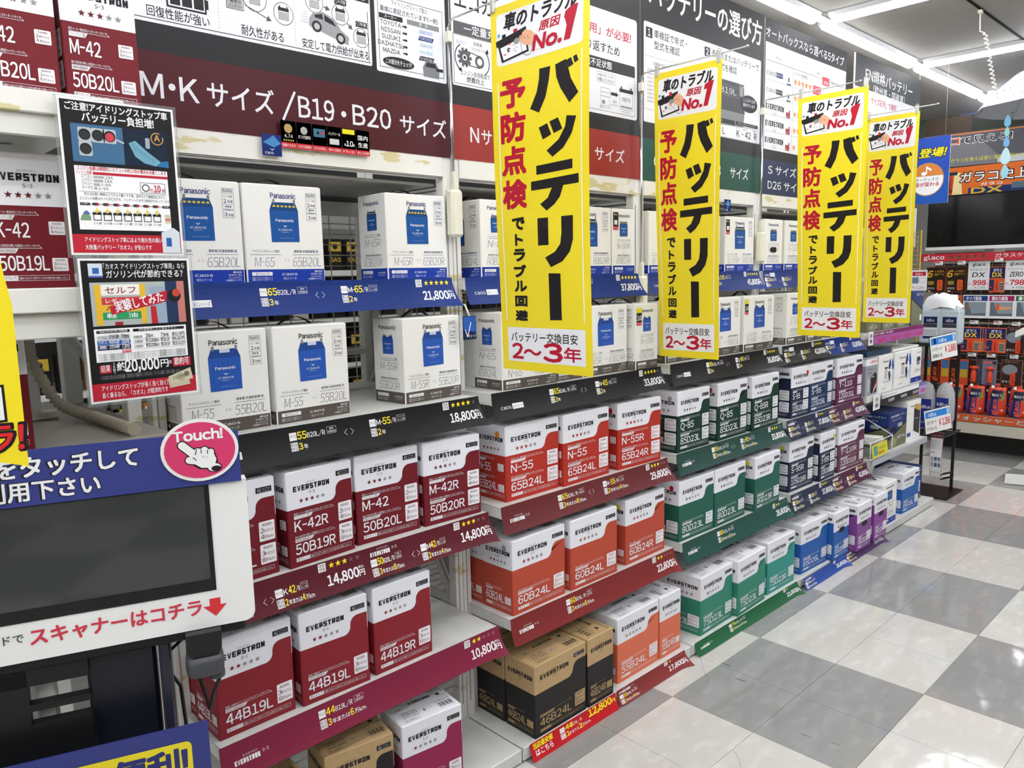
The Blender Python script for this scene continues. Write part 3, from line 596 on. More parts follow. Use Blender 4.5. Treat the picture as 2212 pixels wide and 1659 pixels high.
# bay 3
shelf(1, 'on the top shelf, green bay', 'white carton with blue base', [(2.43, ywf, D23, 0, 0, 0, 'Q-105', '105D23L', 0, {}, 0), (2.69, ywf, D23, 0, 0, 0, 'Q-105R', '105D23R', 0, {}, 0), (2.972, ywf, D23, 0, 0, 0, 'Q-105R', '105D23R', 0, {'sticker': 1}, 0)], 'w', 'white and blue cartons, top shelf of the green bay')
shelf(2, 'on the second shelf, green bay', 'white carton with grey-brown base', [(2.435, 1.70, D23, 0, 0, 0, 'Q-90', '90D23L', 0, {}, 0), (2.712, 1.685, D23, 0, 0, 0, 'Q-90', '90D23L', 0, {}, 0), (2.966, 1.676, (.255, .172), 0, 0, 0, 'Q-90R', '90D23R', 0, {'sticker': 10}, 0)], 'x', 'white and grey-brown cartons, second shelf of the green bay')
shelf(3, 'on the third shelf, green bay', 'dark green carton with white top', [(2.427, 1.639, (.222, .172), 0, 'dgreen', 3, 'Q-85', '85D23L', 0, {'dot': (160, 158, 160)}, 1), (2.706, 1.638, D23, 0, 'dgreen', 3, 'Q-85', '85D23L', 1, {'dot': (196, 26, 40)}, 1), (2.968, 1.632, D23, 0, 'dgreen', 3, 'Q-85R', '85D23R', 1, {}, 1)], 'e', 'dark green and white cartons')
shelf(4, 'on the fourth shelf, green bay', 'green carton with white top', [(2.408, 1.616, (.236, .172), 0, 'green', 2, '', '80D23L', -1, {'dot': (196, 26, 40)}, 1), (2.649, 1.61, D23, 0, 'green', 2, '', '80D23L', .5, {}, 1), (2.943, 1.597, (.225, .172), 0, 'green', 2, '', '80D23R', 1, {'dot': (222, 206, 40)}, 1)], 'e', 'green and white cartons')
shelf(5, 'on the lowest shelf, green bay', ['light green carton', 'light green carton', 'teal carton'], [(2.470, 1.556, D23, 0, 'lgreen', 1, '', '75D23L', 1, {}, 1), (2.722, 1.542, D23, 0, 'lgreen', 1, '', '75D23L', 2, {}, 1), (3.0, 1.560, D23, 0, 'teal', 1, '', '75D23R', -1, {}, 1)], 'e', 'light green cartons on the lowest shelf')
# bay 4
shelf(1, 'on the top shelf, navy bay', 'white carton with blue base', [(3.305, ywf, D26, 1, 0, 0, 'S-115', '115D26L', 0, {'hole': .41}, 0), (3.50, ywf, D26, 1, 0, 0, 'S-115', '115D26L', 0, {}, 0), (3.70, ywf, D26, 1, 0, 0, 'S-115R', '115D26R', 0, {}, 0), (3.90, ywf, D26, 1, 0, 0, 'S-115R', '115D26R', 0, {}, 0)], 'w', 'white and blue cartons, upper shelf of the fourth bay')
shelf(2, 'on the second shelf, navy bay', ['white carton with grey-brown base', 'white carton with grey-brown base', 'white carton with blue base'], [(3.366, 1.687, D26, 1, 0, 0, 'S-110', '110D26L', 1.5, {}, 0), (3.575, 1.692, D26, 1, 0, 0, 'S-110', '110D26L', 0, {}, 0), (3.85, 1.690, D26, 0, 0, 0, 'S-115', '115D26L', 0, {}, 0)], 'xxw', 'white cartons, second shelf of the fourth bay')
shelf(3, 'on the third shelf, navy bay', ['navy carton', 'dark blue carton', 'plum carton'], [(3.338, 1.642, D26, 1, 'navy', 3, 'S-95', '105D26L', -1, {'dotf': (206, 30, 44)}, 0), (3.518, 1.640, D26, 0, 'dblue', 3, 'S-95', '105D26L', 1.5, {}, 1), (3.806, 1.636, D31, 0, 'plum', 3, 'T-110', '120D31L', -1, {}, 1)], 'e', 'navy and plum cartons on the third shelf')
shelf(4, 'on the fourth shelf, navy bay', ['navy carton', 'navy carton', 'plum carton'], [(3.308, 1.627, (.238, .172), 0, 'navy', 3, 'S-95R', '105D26R', -1, {'dot': (222, 206, 40)}, 1), (3.580, 1.606, D26, 1, 'navy', 3, 'S-95R', '105D26R', 1, {'dotf': (222, 206, 40)}, 0), (3.798, 1.612, D31, 0, 'plum2', 3, 'T-110R', '120D31R', -1.5, {}, 1)], 'e', 'navy and plum cartons on the fourth shelf')
G = 'cartons on the lowest shelf, far end'
carton(3.315, 1.562, z5, .255, .172, 'e', 'blue', 1, '', '85D26L', 'blue and white carton broadside, right of the teal carton at floor level', G, -2)
carton(3.583, 1.527, z5, .172, .26, 'e', 'blue', 1, '', '85D26R', 'narrow blue and white carton with torn white hand hole, beside the purple one', G, hole=.6)
carton(3.785, 1.498, z5, .172, .298, 'e', 'purple', 1, '', '95D31L', 'purple and white carton with a black hand hole, left one of two', G, hole=.55)
carton(4.002, 1.499, z5, .167, .298, 'e', 'purple', 1, '', '95D31R', 'purple and white carton with a black hand hole, right one of two', G, hole=.55)
carton(4.24, 1.55, z5, .20, .26, 'w', 0, 0, 'EV', 'N-S55', 'white carton with dark blue base on the floor-level shelf, right of the purple cartons', G)
carton(4.555, 1.560, z5, .236, .172, 'e', 'blue', 1, '', '85D26L', 'blue and white carton farthest along the floor-level shelf', G, -2)
# ================================================================ price strips on the shelf edges
TH = .088; YE = (248, 226, 40)
def strip_face(L, col, brand, secs):
    cv = Cv(); cv.rect(0, -TH, L, 0, col, 0); w = (240, 240, 242); h = TH; bg = col
    for (a, b, blocks, n, price) in secs:
        S = (b-a); k = min(1, S/.8); X = lambda u: a+u*S
        if brand:
            small = S < .6; bx, by = (X(.03), -h*.30) if small else (X(.035), -h*.62)
            if brand[0] == 'c': cv.text('caos', bx, by, h*.14, w, w=.043); cv.rect(bx+.048, by-h*.03, bx+.094, by+h*.17, w, 2); cv.text(brand[1:]+'シリーズ', bx+.051, by+h*.0, h*.12, col, w=.040, z=3, res=1)
            else: logo(cv, bx, by, h*.13, .060, w); cv.text(brand, bx+.066, by+h*.08, h*.08, w); cv.text('エバストロン', bx+.02, by+h*.17, h*.06, w, res=1)
        for i, (pre, num, post, war, note) in enumerate(blocks):
            x = X((.29, .555)[i] if S > .6 else (.025, .40)[i]); h = TH*.82; H0 = TH; q = h*.27; yt = -H0*.40 if S > .6 else -H0*.60; yb = -H0*.70 if S > .6 else -H0*.90
            cv.rect(x, yt, x+q*.95, yt+q, w, 2); cv.text('サイズ', x+q*.47, yt+q*.3, q*.4, col, al='c', w=q*.8, z=3, res=1)
            cv.rect(x, yb, x+q*.95, yb+q*1.1, w, 2); cv.text('製品', x+q*.47, yb+q*.6, q*.42, col, al='c', z=3, res=1); cv.text('保証', x+q*.47, yb+q*.1, q*.42, col, al='c', z=3, res=1)
            px = x+q*1.05; kx = 1 if S > .6 else .70
            if pre: cv.text(pre, px, yt+h*.03, h*.19, w, bold=.015); px += (h*.11*len(pre)+h*.06)*kx
            cv.text(num, px, yt+h*.02, h*.25, YE, bold=.02, w=h*.165*len(num)*kx); px += h*.175*len(num)*kx
            cv.text(post, px, yt+h*.03, h*.17, w, bold=.012, w=h*.112*len(post)*kx); px += (h*.12*len(post)+h*.03)*kx
            nb = note; kw = .36*(1 if S > .6 else .7)*h; cv.frame(px, yt+h*.04, px+kw, yt+h*.28, .0005, w); cv.text('アイドリング' if nb else '標準車', px+kw/2, yt+h*.17, h*.07, w, al='c', w=kw*(.8 if nb else .45), res=1); cv.text('ストップ車用' if nb else '(充電制御車)用', px+kw/2, yt+h*.07, h*.07, w, al='c', w=kw*.85, res=1)
            px = x+q*1.08; yy = yb+h*.03
            for j, ch in enumerate(war):
                dg = ch in '0123456789'
                if dg: cv.text(ch, px, yy, h*.22, YE, bold=.02, w=h*.13*kx if ch != '1' else None); px += h*.17*kx
                else:
                    t = ch; cv.text(t, px, yy, h*(.16 if t not in 'km' else .15), w, bold=.012, res=1, w=h*(.15 if ord(t) > 256 else .10 if t == 'k' else .15)*kx); px += h*(.175 if ord(t) > 256 else .115 if t == 'k' else .16)*kx
        h = TH
        if len(blocks) == 2:
            x = X(.475 if S > .6 else .345); yy = -h*.42 if S > .6 else -h*.6; q = h*.09
            cv.line([(x, yy+q), (x-q, yy), (x, yy-q)], .0009, w); cv.line([(x+q*1.3, yy+q), (x+q*2.3, yy), (x+q*1.3, yy-q)], .0009, w)
        if price:
            x1 = b-.008; ty = -h*.26
            cv.rect(x1-h*1.42, ty-h*.02, x1-h*1.18, ty+h*.22, w, 2); cv.text('性能', x1-h*1.3, ty+h*.11, h*.08, col, al='c', z=3, res=1); cv.text('評価', x1-h*1.3, ty+h*.01, h*.08, col, al='c', z=3, res=1)
            cv.stars(x1-h*1.0, x1-h*.16, ty+h*.1, h*.092, n, YE, tuple(min(255, int(v*.75+60)) for v in col))
            cv.text(price, x1-h*.19, -h*.72, h*.29, w, al='r', bold=.028, w=h*1.0); cv.text('円', x1, -h*.72, h*.18, w, al='r', bold=.03); cv.text('税込', x1, -h*.50, h*.08, w, al='r', res=1, bold=.01)
    return cv
def strip(n, lv, x0, x1, col, brand, secs, label, yoff=0, hh=1, group='price strips on the shelf edges'):
    z, yf = LV[lv]; L = x1-x0; cv = strip_face(L, col, brand, secs)
    def warp(x, y):
        t = -y/TH; e = max(0, (x-L+.06)/.06)**2; s = max(0, (.05-x)/.05)**2
        d = .001+.022*t**1.7*(1+.9*e)-.004*s*t
        return (x+.008*e*t*t, -d, -TH*(t-.08*t*t)*hh)
    me = cv.mesh('price_strip', warp, cy=[-TH*k/7 for k in range(1, 7)], cx=[.015, .03, .05, L-.045, L-.03, L-.015]+[L*k/8 for k in range(1, 8)])
    o = link('price_strip', me, None, (x0, yf-.001-yoff, z+.002)); tag(o, label, 'price tag', group)
    return o
BL, BKC, MR, RD, GN, NV = (18, 48, 122), (28, 27, 30), (92, 26, 38), (128, 34, 62), (40, 72, 66), (44, 50, 74)
def S2(a, b, n, price, x0=0, x1=.842): return (x0, x1, [x for x in (a, b) if x], n, price)
def two(p, q, r, w1, w2, pr): return ((pr[0], pr[1], pr[2], w1, 0), (pr[3], pr[1] if len(pr) < 6 else pr[5], '/R', w2, 1))
def blk(pre, num, post, war, note): return (pre, num, post, war, note)
Lf = {1: .612, 2: 1.502, 3: 2.405, 4: 3.272}; Rt = {1: 1.452, 2: 2.345, 3: 3.235, 4: 4.118}
def full(n, lv, col, brand, b1, b2, st, price, label, **k):
    L = Rt[n]-Lf[n]; return strip(n, lv, Lf[n], Rt[n], col, brand, [(0, L, [b for b in (b1, b2) if b], st, price)], label, **k)
full(1, 1, BL, 'cW1', blk('', '65', 'B20L/R', '3年', 0), blk('M-', '65', '/R', '2年', 1), 5, '21,800', 'blue price strip on the top shelf of the dark red bay, 21,800 yen')
full(1, 2, BKC, 'cX1', blk('', '55', 'B20L/R', '3年', 0), blk('M-', '55', '/R', '2年', 1), 4, '18,800', 'black price strip on the second shelf of the dark red bay, 18,800 yen')
strip(1, 3, Lf[1], Rt[1], MR, 'S-3', [(0, .415, [blk('', '50', 'B19L/R', '3年または8万km', 0), blk('K-', '42', '/R', '2年または4万km', 1)], 3, '14,800'), (.418, .84, [blk('', '50', 'B20L/R', '3年または8万km', 0), blk('M-', '42', '/R', '2年または4万km', 1)], 3, '14,800')], 'maroon price strip reading 14,800 yen twice, third shelf')
full(1, 4, RD, 'S-2', blk('', '44', 'B19L/R', '3年または6万km', 0), None, 2, '10,800', 'crimson price strip reading 10,800 yen')
full(2, 1, BL, 'cW1', blk('', '80', 'B24L/R', '3年', 0), blk('N-', '80', '/R', '2年', 1), 5, '37,800', 'blue price strip crossed by the largest banner, 37,800 yen')
full(2, 2, BKC, 'cX1', blk('', '65', 'B24L/R', '3年', 0), blk('N-', '65', '/R', '2年', 1), 4, '33,800', 'black price strip on the second shelf of the orange bay, 33,800 yen')
full(2, 3, (104, 42, 46), 'S-3', blk('', '65', 'B24L/R', '3年または8万km', 0), blk('N-', '55', '/R', '2年または4万km', 1), 3, '29,800', 'brick red price strip reading 29,800 yen')
full(2, 4, (126, 42, 42), 'S-2', blk('', '60', 'B24L/R', '3年または6万km', 0), None, 2, '22,800', 'red price strip reading 22,800 yen')
strip(2, 5, 1.93, 2.335, (134, 52, 50), 'S-1', [(0, .405, [blk('', '55', 'B24L/R', '2年または4万km', 0)], 1, '17,800')], 'brick red price strip near the floor, right of the bright red one', hh=.62)
# the bright red strip has its own words
cv = Cv(); L = .41; cv.rect(0, -TH, L, 0, (196, 28, 36), 0); cv.text('当店最安値', .012, -.034, .026, YE, bold=.03, w=.085); cv.text('はこちら', .018, -.066, .026, (240, 240, 242), bold=.02, w=.075)
cv.text('12,800', .268, -.040, .034, YE, bold=.04, w=.115); cv.text('円', .385, -.040, .018, YE, bold=.03); cv.rect(.13, -.036, .152, -.014, (240, 240, 242), 2); cv.rect(.13, -.064, .152, -.04, (240, 240, 242), 2)
cv.text('サイズ', .141, -.03, .009, (196, 28, 36), al='c', z=3, w=.018); cv.text('製品', .141, -.05, .009, (196, 28, 36), al='c', z=3); cv.text('保証', .141, -.062, .009, (196, 28, 36), al='c', z=3)
cv.text('46', .156, -.034, .022, YE, bold=.03); cv.text('B24L/R', .184, -.033, .015, (240, 240, 242), w=.05); cv.text('1', .156, -.062, .02, YE, bold=.03); cv.text('年または', .168, -.062, .014, (240, 240, 242), w=.045); cv.text('2', .215, -.062, .02, YE, bold=.03); cv.text('万km', .229, -.062, .014, (240, 240, 242))
o = link('price_strip', cv.mesh('price_strip', lambda x, y: (x, -(.001+.02*(-y/TH)**1.6), y*.62), cy=[-TH*k/7 for k in range(1, 7)]), None, (1.512, 1.538, .052)); tag(o, 'bright red price strip near the floor with yellow 12,800 yen', 'price tag', 'price strips on the shelf edges')
full(3, 1, BL, 'cW1', blk('', '105', 'D23L/R', '3年', 0), blk('Q-', '105', '/R', '2年', 1), 5, '45,800', 'blue price strip crossed by the second banner, 45,800 yen')
full(3, 2, BKC, 'cX1', blk('', '90', 'D23L/R', '3年', 0), blk('Q-', '90', '/R', '2年', 1), 4, '38,800', 'black price strip on the second shelf of the green bay, 38,800 yen')
full(3, 3, GN, 'S-3', blk('', '85', 'D23L/R', '3年または8万km', 0), blk('Q-', '85', '/R', '2年または4万km', 1), 3, '33,800', 'dark grey-green price strip reading 33,800 yen')
full(3, 4, (36, 78, 70), 'S-2', blk('', '80', 'D23L/R', '3年または6万km', 0), None, 2, '28,800', 'green price strip reading 28,800 yen')
full(3, 5, (36, 98, 62), 'S-1', blk('', '75', 'D23L/R', '2年または4万km', 0), None, 1, '22,800', 'grass green price strip touching the floor, reading 22,800 yen', hh=.62)
h = (Rt[4]-Lf[4])/2
full_ = lambda lv, c1, b1, B1, n1, p1, l1, c2, b2, B2, n2, p2, l2: (strip(4, lv, Lf[4], Lf[4]+h-.002, c1, b1, [(0, h-.002, B1, n1, p1)], l1), strip(4, lv, Lf[4]+h, Rt[4], c2, b2, [(0, h, B2, n2, p2)], l2))
full_(1, BL, 'cW1', [blk('', '115', 'D26L/R', '3年', 0), blk('S-', '115', '/R', '2年', 1)], 0, '', 'blue price strip of the navy-sign bay, left half of its top shelf', BL, 'cW1', [blk('', '115', 'D31L/R', '3年', 0)], 5, '53,900', 'blue price strip hidden behind the third banner')
full_(2, BKC, 'cX1', [blk('', '110', 'D26L/R', '3年', 0), blk('S-', '110', '/R', '2年', 1)], 4, '42,900', 'black price strip on the second shelf of the navy bay, 42,900 yen', BL, 'cW1', [blk('', '115', 'D31L/R', '3年', 0), blk('S-', '115', '/R', '2年', 1)], 5, '53,900', 'blue price strip right below the foot of the third banner, 53,900 yen')
full_(3, NV, 'S-3', [blk('', '105', 'D26L/R', '3年または8万km', 0), blk('S-', '95', '/R', '2年または4万km', 1)], 3, '37,800', 'navy price strip reading 37,800 yen, upper of two', (84, 48, 72), 'S-3', [blk('', '120', 'D31L/R', '3年または8万km', 0), blk('T-', '110', '/R', '2年または4万km', 1)], 3, '42,900', 'plum price strip reading 42,900 yen, upper of two')
full_(4, NV, 'S-3', [blk('', '105', 'D26L/R', '3年または8万km', 0), blk('S-', '95', '/R', '2年または4万km', 1)], 3, '37,800', 'navy price strip reading 37,800 yen, lower of two', (80, 36, 64), 'S-3', [blk('', '120', 'D31L/R', '3年または8万km', 0), blk('T-', '110', '/R', '2年または4万km', 1)], 3, '42,900', 'plum price strip reading 42,900 yen, lower of two')
strip(4, 5, Lf[4], Lf[4]+h+.02, (44, 76, 156), 'S-1', [(0, h+.02, [blk('', '85', 'D26L/R', '2年または4万km', 0)], 0, '32,800')], 'blue price strip near the floor reading 32,800 yen', hh=.62, yoff=.012)
strip(4, 5, Lf[4]+h+.022, Rt[4]+.06, (78, 52, 96), 'S-1', [(0, h+.03, [blk('', '95', 'D31L/R', '2年または4万km', 0)], 0, '33,800')], 'purple price strip near the floor, partly hidden under the purple cartons', hh=.62, yoff=.012)
# ================================================================ boards above the racks
SBK = (33, 33, 36); SWH = (226, 226, 232); GR2 = (84, 84, 88)
def at(x, z): return x, z
def board(n, a, b, top, band, label, cvf, drop=1.792):
    t = thing('header_board', label, 'sign', ((a+b)/2, 1.79, drop), 0, 'header boards over the racks'); ox = (a+b)/2
    MB().box(a-ox, -.004, 0, b-ox, .004, top-drop, board_p).build('panel', t)
    cv = Cv(); cv.rect(a, 1.946, b, top, SBK, 1)
    if band: cv.rect(a, drop, b, 1.946, band, 1)
    cvf(cv); cv.build('face_print', t, (-ox, -.0042, -drop)); return t
def mini_batt(cv, x, z, s=1, c=(170, 170, 172)):
    cv.frame(x, z, x+.026*s, z+.026*s, .0012, SBK, 3); cv.rect(x+.002, z+.002, x+.024*s, z+.018*s, c, 3); cv.rect(x-.001, z+.02*s, x+.027*s, z+.028*s, SBK, 3.5); cv.rect(x+.002, z+.028*s, x+.005*s, z+.032*s, SBK, 3.5); cv.rect(x+.021*s, z+.028*s, x+.024*s, z+.032*s, SBK, 3.5)
def bubble(cv, x, z, r=.028): cv.disc(x, z, r, SBK, 2.2); cv.disc(x, z, r-.0014, SWH, 2.5); mini_batt(cv, x-.013, z-.014)
def arrow(cv, a, b, w, m, z=3, hd=.012):
    dx, dy = b[0]-a[0], b[1]-a[1]; l = math.hypot(dx, dy); ux, uy = dx/l, dy/l; c = (b[0]-ux*hd, b[1]-uy*hd); cv.seg(a, c, w, m, z)
    cv.poly([b, (c[0]-uy*hd*.6, c[1]+ux*hd*.6), (c[0]+uy*hd*.6, c[1]-ux*hd*.6)], m, z)
def f1(cv):
    cv.rrect(.60, 2.005, 1.226, 2.5, .006, SWH, 1.5); cv.rrect(1.24, 1.997, 1.478, 2.5, .006, SWH, 1.5); cv.frame(1.25, 2.01, 1.468, 2.19, .0012, SBK, 3); cv.rect(.605, 2.012, 1.222, 2.0135, SBK, 3); cv.rect(1.216, 2.012, 1.2175, 2.14, SBK, 3)
    cv.rect(.985, 2.160, 1.223, 2.19, SBK, 3); cv.text('電池の性能', 1.21, 2.165, .02, SWH, al='r', bold=.02, z=4)
    cv.rect(.7, 2.044, .788, 2.1, SBK, 3); cv.rect(.788, 2.055, .793, 2.075, SBK, 3); cv.rect(.704, 2.048, .784, 2.1, SWH, 3.5)
    for k in range(3): cv.rect(.708+k*.026, 2.051, .730+k*.026, 2.1, SBK, 4)
    cv.text('回復性能が強い', .657, 2.018, .021, BK, bold=.008, w=.136); cv.text('耐久性がある', .868, 2.018, .022, BK, bold=.008, w=.106); cv.text('安定して電力供給が出来る', 1.0235, 2.018, .021, BK, bold=.008, w=.192)
    for x in (.815, 1.005):
        for k in range(18): cv.rect(x, 2.02+k*.007, x+.0008, 2.023+k*.007, GR2, 3)
    mini_batt(cv, .835, 2.07, 1.6); cv.text('通常の', .857, 2.084, .008, BK, al='c', z=5); cv.text('バッテリー', .857, 2.073, .008, BK, al='c', z=5, w=.034)
    bubble(cv, .905, 2.105, .03); bubble(cv, .977, 2.085, .026); arrow(cv, (.88, 2.13), (.965, 2.125), .002, GR2); arrow(cv, (.88, 2.085), (.945, 2.062), .002, GR2)
    # car with three bubbles
    G1 = (150, 150, 154)
    cv.poly([(1.045, 2.072), (1.155, 2.045), (1.158, 2.064), (1.135, 2.078), (1.118, 2.1), (1.085, 2.112), (1.058, 2.106), (1.046, 2.09)], G1, 3); cv.poly([(1.06, 2.1), (1.082, 2.107), (1.085, 2.093), (1.063, 2.094)], SBK, 3.5); cv.poly([(1.088, 2.106), (1.112, 2.096), (1.122, 2.083), (1.089, 2.091)], SBK, 3.5)
    for x, z in ((1.066, 2.074), (1.133, 2.057)): cv.disc(x, z, .0135, SBK, 4); cv.disc(x, z, .008, (176, 176, 178), 4.5)
    for k in range(5): cv.rect(1.02+.003*k, 2.078+.006*k, 1.043, 2.0788+.006*k, G1, 3)
    bubble(cv, 1.062, 2.13, .025); bubble(cv, 1.135, 2.115, .025); bubble(cv, 1.195, 2.07, .024); arrow(cv, (1.088, 2.125), (1.106, 2.12), .003, GR2); arrow(cv, (1.155, 2.098), (1.17, 2.085), .003, GR2)
    for x, z, t in ((1.03, 2.155, '新品'), (1.12, 2.143, '〇ヶ月後'), (1.18, 2.1, '〇年後')): cv.rect(x, z-.004, x+.034, z+.010, SBK, 4); cv.text(t, x+.017, z-.001, .009, SWH, al='c', z=5, w=.028)
    cv.text('アイドリングストップ車は', 1.355, 2.172, .013, BK, al='c', w=.12); cv.text('車体に表記されています!(一例)', 1.355, 2.152, .014, BK, al='c', w=.195, bold=.01)
    cv.rect(1.253, 2.134, 1.33, 2.147, SBK, 3); cv.text('メーカー', 1.29, 2.1365, .009, SWH, al='c', z=4); cv.rect(1.345, 2.134, 1.455, 2.147, (130, 130, 134), 3); cv.text('表　記', 1.4, 2.1365, .009, SWH, al='c', z=4)
    for k, t in enumerate(('TOYOTA', 'NISSAN', 'SUZUKI', 'DAIHATSU', 'MAZDA')):
        z = 2.119-.0175*k; cv.text(t, 1.29, z, .0115, BK, al='c', bold=.01); arrow(cv, (1.328, z+.006), (1.345, z+.006), .004, BK, hd=.008)
    for k, (t, c, tc) in enumerate((('SMART STOP', (200, 206, 232), (90, 110, 150)), ('PURE DRIVE', (52, 64, 120), (214, 220, 240)), ('IDLING STOP', (212, 218, 226), (110, 130, 160)), ('eco IDLE', (206, 220, 230), (90, 130, 160)), ('i-stop', (60, 66, 70), (225, 225, 230)))):
        z = 2.117-.0175*k; cv.poly([(1.38, z), (1.43, z), (1.436, z+.012), (1.386, z+.012)], c, 3); cv.text(t, 1.408, z+.0025, .007, tc, al='c', z=4, w=.04, res=1)
    cv.disc(1.312, 2.027, .052, SBK, 3, ry=.0145); cv.text('この部分をチェック!', 1.312, 2.021, .0125, SWH, al='c', z=4, w=.085, bold=.01)
    cv.poly([(1.395, 2.006), (1.45, 2.006), (1.452, 2.03), (1.44, 2.048), (1.405, 2.048), (1.393, 2.03)], (120, 122, 126), 3.4); cv.poly([(1.402, 2.033), (1.443, 2.033), (1.437, 2.045), (1.408, 2.045)], SBK, 3.8); cv.rect(1.44, 2.026, 1.465, 2.034, SBK, 4)
    w = (226, 226, 232); y = 1.850
    cv.text('M', .632, y, .05, w, bold=.012); cv.disc(.698, 1.876, .0075, w, 2); cv.text('K', .715, y, .05, w, bold=.012); cv.text('サイズ', .776, y-.004, .053, w, bold=.01, w=.162)
    cv.line([(.960, 1.838), (.995, 1.908)], .006, w); cv.text('B19', 1.003, y, .05, w, bold=.012, w=.10); cv.disc(1.131, 1.872, .0075, w, 2); cv.text('B20', 1.158, y, .05, w, bold=.012, w=.12); cv.text('サイズ', 1.308, y-.006, .048, w, bold=.01, w=.162)
board(1, .585, 1.492, 2.56, (74, 18, 28), 'wide black header board with car drawing over a dark red M K B19 B20 band', f1)
def f2(cv):
    cv.rrect(1.500, 2.0, 2.06, 2.34, .006, SWH, 1.5); cv.rrect(1.95, 2.0, 2.37, 2.345, .012, SWH, 1.5); cv.rrect(1.508, 2.143, 1.90, 2.178, .001, GR2, 3); cv.text('一定量充電', 1.548, 2.150, .024, SWH, z=4, bold=.012, w=.15)
    cv.frame(1.506, 2.006, 1.93, 2.142, .0012, SBK, 3); cv.text('エンジン', 1.518, 2.117, .010, BK, w=.032); cv.text('発電機', 1.60, 2.121, .010, BK, al='c'); cv.text('(オルタネーター)', 1.605, 2.106, .010, BK, al='c', w=.06)
    for k in range(10):
        t = math.pi*k/5; cv.seg((1.548, 2.082), (1.548+.027*math.cos(t), 2.082+.027*math.sin(t)), .009, GR2, 2.5)
    cv.disc(1.548, 2.082, .02, GR2, 3); cv.disc(1.548, 2.082, .0085, SWH, 3.6); cv.disc(1.548, 2.082, .005, SBK, 3.8); cv.disc(1.606, 2.078, .018, GR2, 3); cv.disc(1.606, 2.078, .010, SWH, 3.6); cv.line([(1.548, 2.102), (1.606, 2.094)], .002, BK, 3.6); cv.line([(1.548, 2.064), (1.606, 2.060)], .002, BK, 3.6)
    cv.ring(1.552, 2.08, .042, .003, BK, 3, 120, 240); cv.ring(1.606, 2.078, .040, .003, BK, 3, -60, 50); cv.poly([(1.64, 2.12), (1.628, 2.108), (1.642, 2.104)], BK, 3); cv.poly([(1.535, 2.04), (1.523, 2.046), (1.535, 2.053)], BK, 3)
    cv.text('エンジン負荷軽減で', 1.588, 2.032, .014, BK, al='c', w=.115); cv.text('燃費向上', 1.588, 2.014, .015, BK, al='c', bold=.01)
    cv.text('「専用」が必要!', 2.335, 2.262, .03, (190, 40, 60), al='r', bold=.014, w=.29); cv.text('繰り返すため', 2.27, 2.205, .032, BK, al='r', bold=.01, w=.22)
    cv.rrect(1.95, 2.147, 2.358, 2.186, .006, SBK, 3); cv.rect(1.95, 2.147, 2.358, 2.16, SBK, 3.1); cv.text('充電不足状態', 2.225, 2.154, .024, SWH, al='r', z=4, bold=.012, w=.17); cv.frame(1.95, 2.012, 2.358, 2.15, .0012, SBK, 2.6)
    cv.frame(2.145, 2.105, 2.245, 2.14, .0008, SBK); cv.text('充電が不足しています。', 2.238, 2.125, .009, BK, al='r', w=.085); cv.text('充電してください!', 2.238, 2.109, .011, BK, al='r', bold=.01, w=.088)
    cv.frame(2.165, 2.03, 2.215, 2.09, .001, SBK); [cv.rect(2.165, 2.075-.014*k, 2.215, 2.076-.014*k, SBK, 3) for k in range(2)]; cv.rect(2.172, 2.036, 2.188, 2.048, GREY, 3); cv.text('制御コンピューター', 2.19, 2.02, .008, BK, al='c', w=.06, res=1)
    arrow(cv, (2.22, 2.075), (2.262, 2.075), .010, SBK, hd=.014); cv.text('電流', 2.242, 2.045, .009, BK, al='c', res=1); cv.text('センサー', 2.242, 2.033, .009, BK, al='c', res=1)
    cv.frame(2.27, 2.03, 2.345, 2.098, .001, SBK); cv.rect(2.268, 2.088, 2.347, 2.1, SBK, 3); cv.rect(2.276, 2.1, 2.283, 2.108, SBK, 3); cv.rect(2.331, 2.1, 2.338, 2.108, SBK, 3); cv.text('充電不足', 2.307, 2.058, .013, BK, al='c', w=.05); cv.rect(2.275, 2.036, 2.34, 2.042, GREY, 3); cv.text('カーバッテリー', 2.307, 2.018, .008, BK, al='c', w=.05, res=1)
    cv.text('エコカー専用バッテリー', 1.51, 2.375, .075, SWH, bold=.015, w=.78); cv.text('エコカー', 1.515, 2.213, .05, BK, bold=.015, w=.2)
    w = (226, 226, 232); cv.text('N', 1.562, 1.846, .042, w, bold=.012); cv.text('サイズ', 1.606, 1.842, .044, w, bold=.01, w=.14); cv.line([(1.80, 1.835), (1.83, 1.9)], .005, w); cv.text('B24', 1.90, 1.846, .042, w, bold=.012); cv.text('サイズ', 2.296, 1.842, .044, w, al='r', bold=.01, w=.165)
board(2, 1.496, 2.388, 2.56, (150, 46, 40), 'black header board with gear drawing over an orange-red N size band', f2)
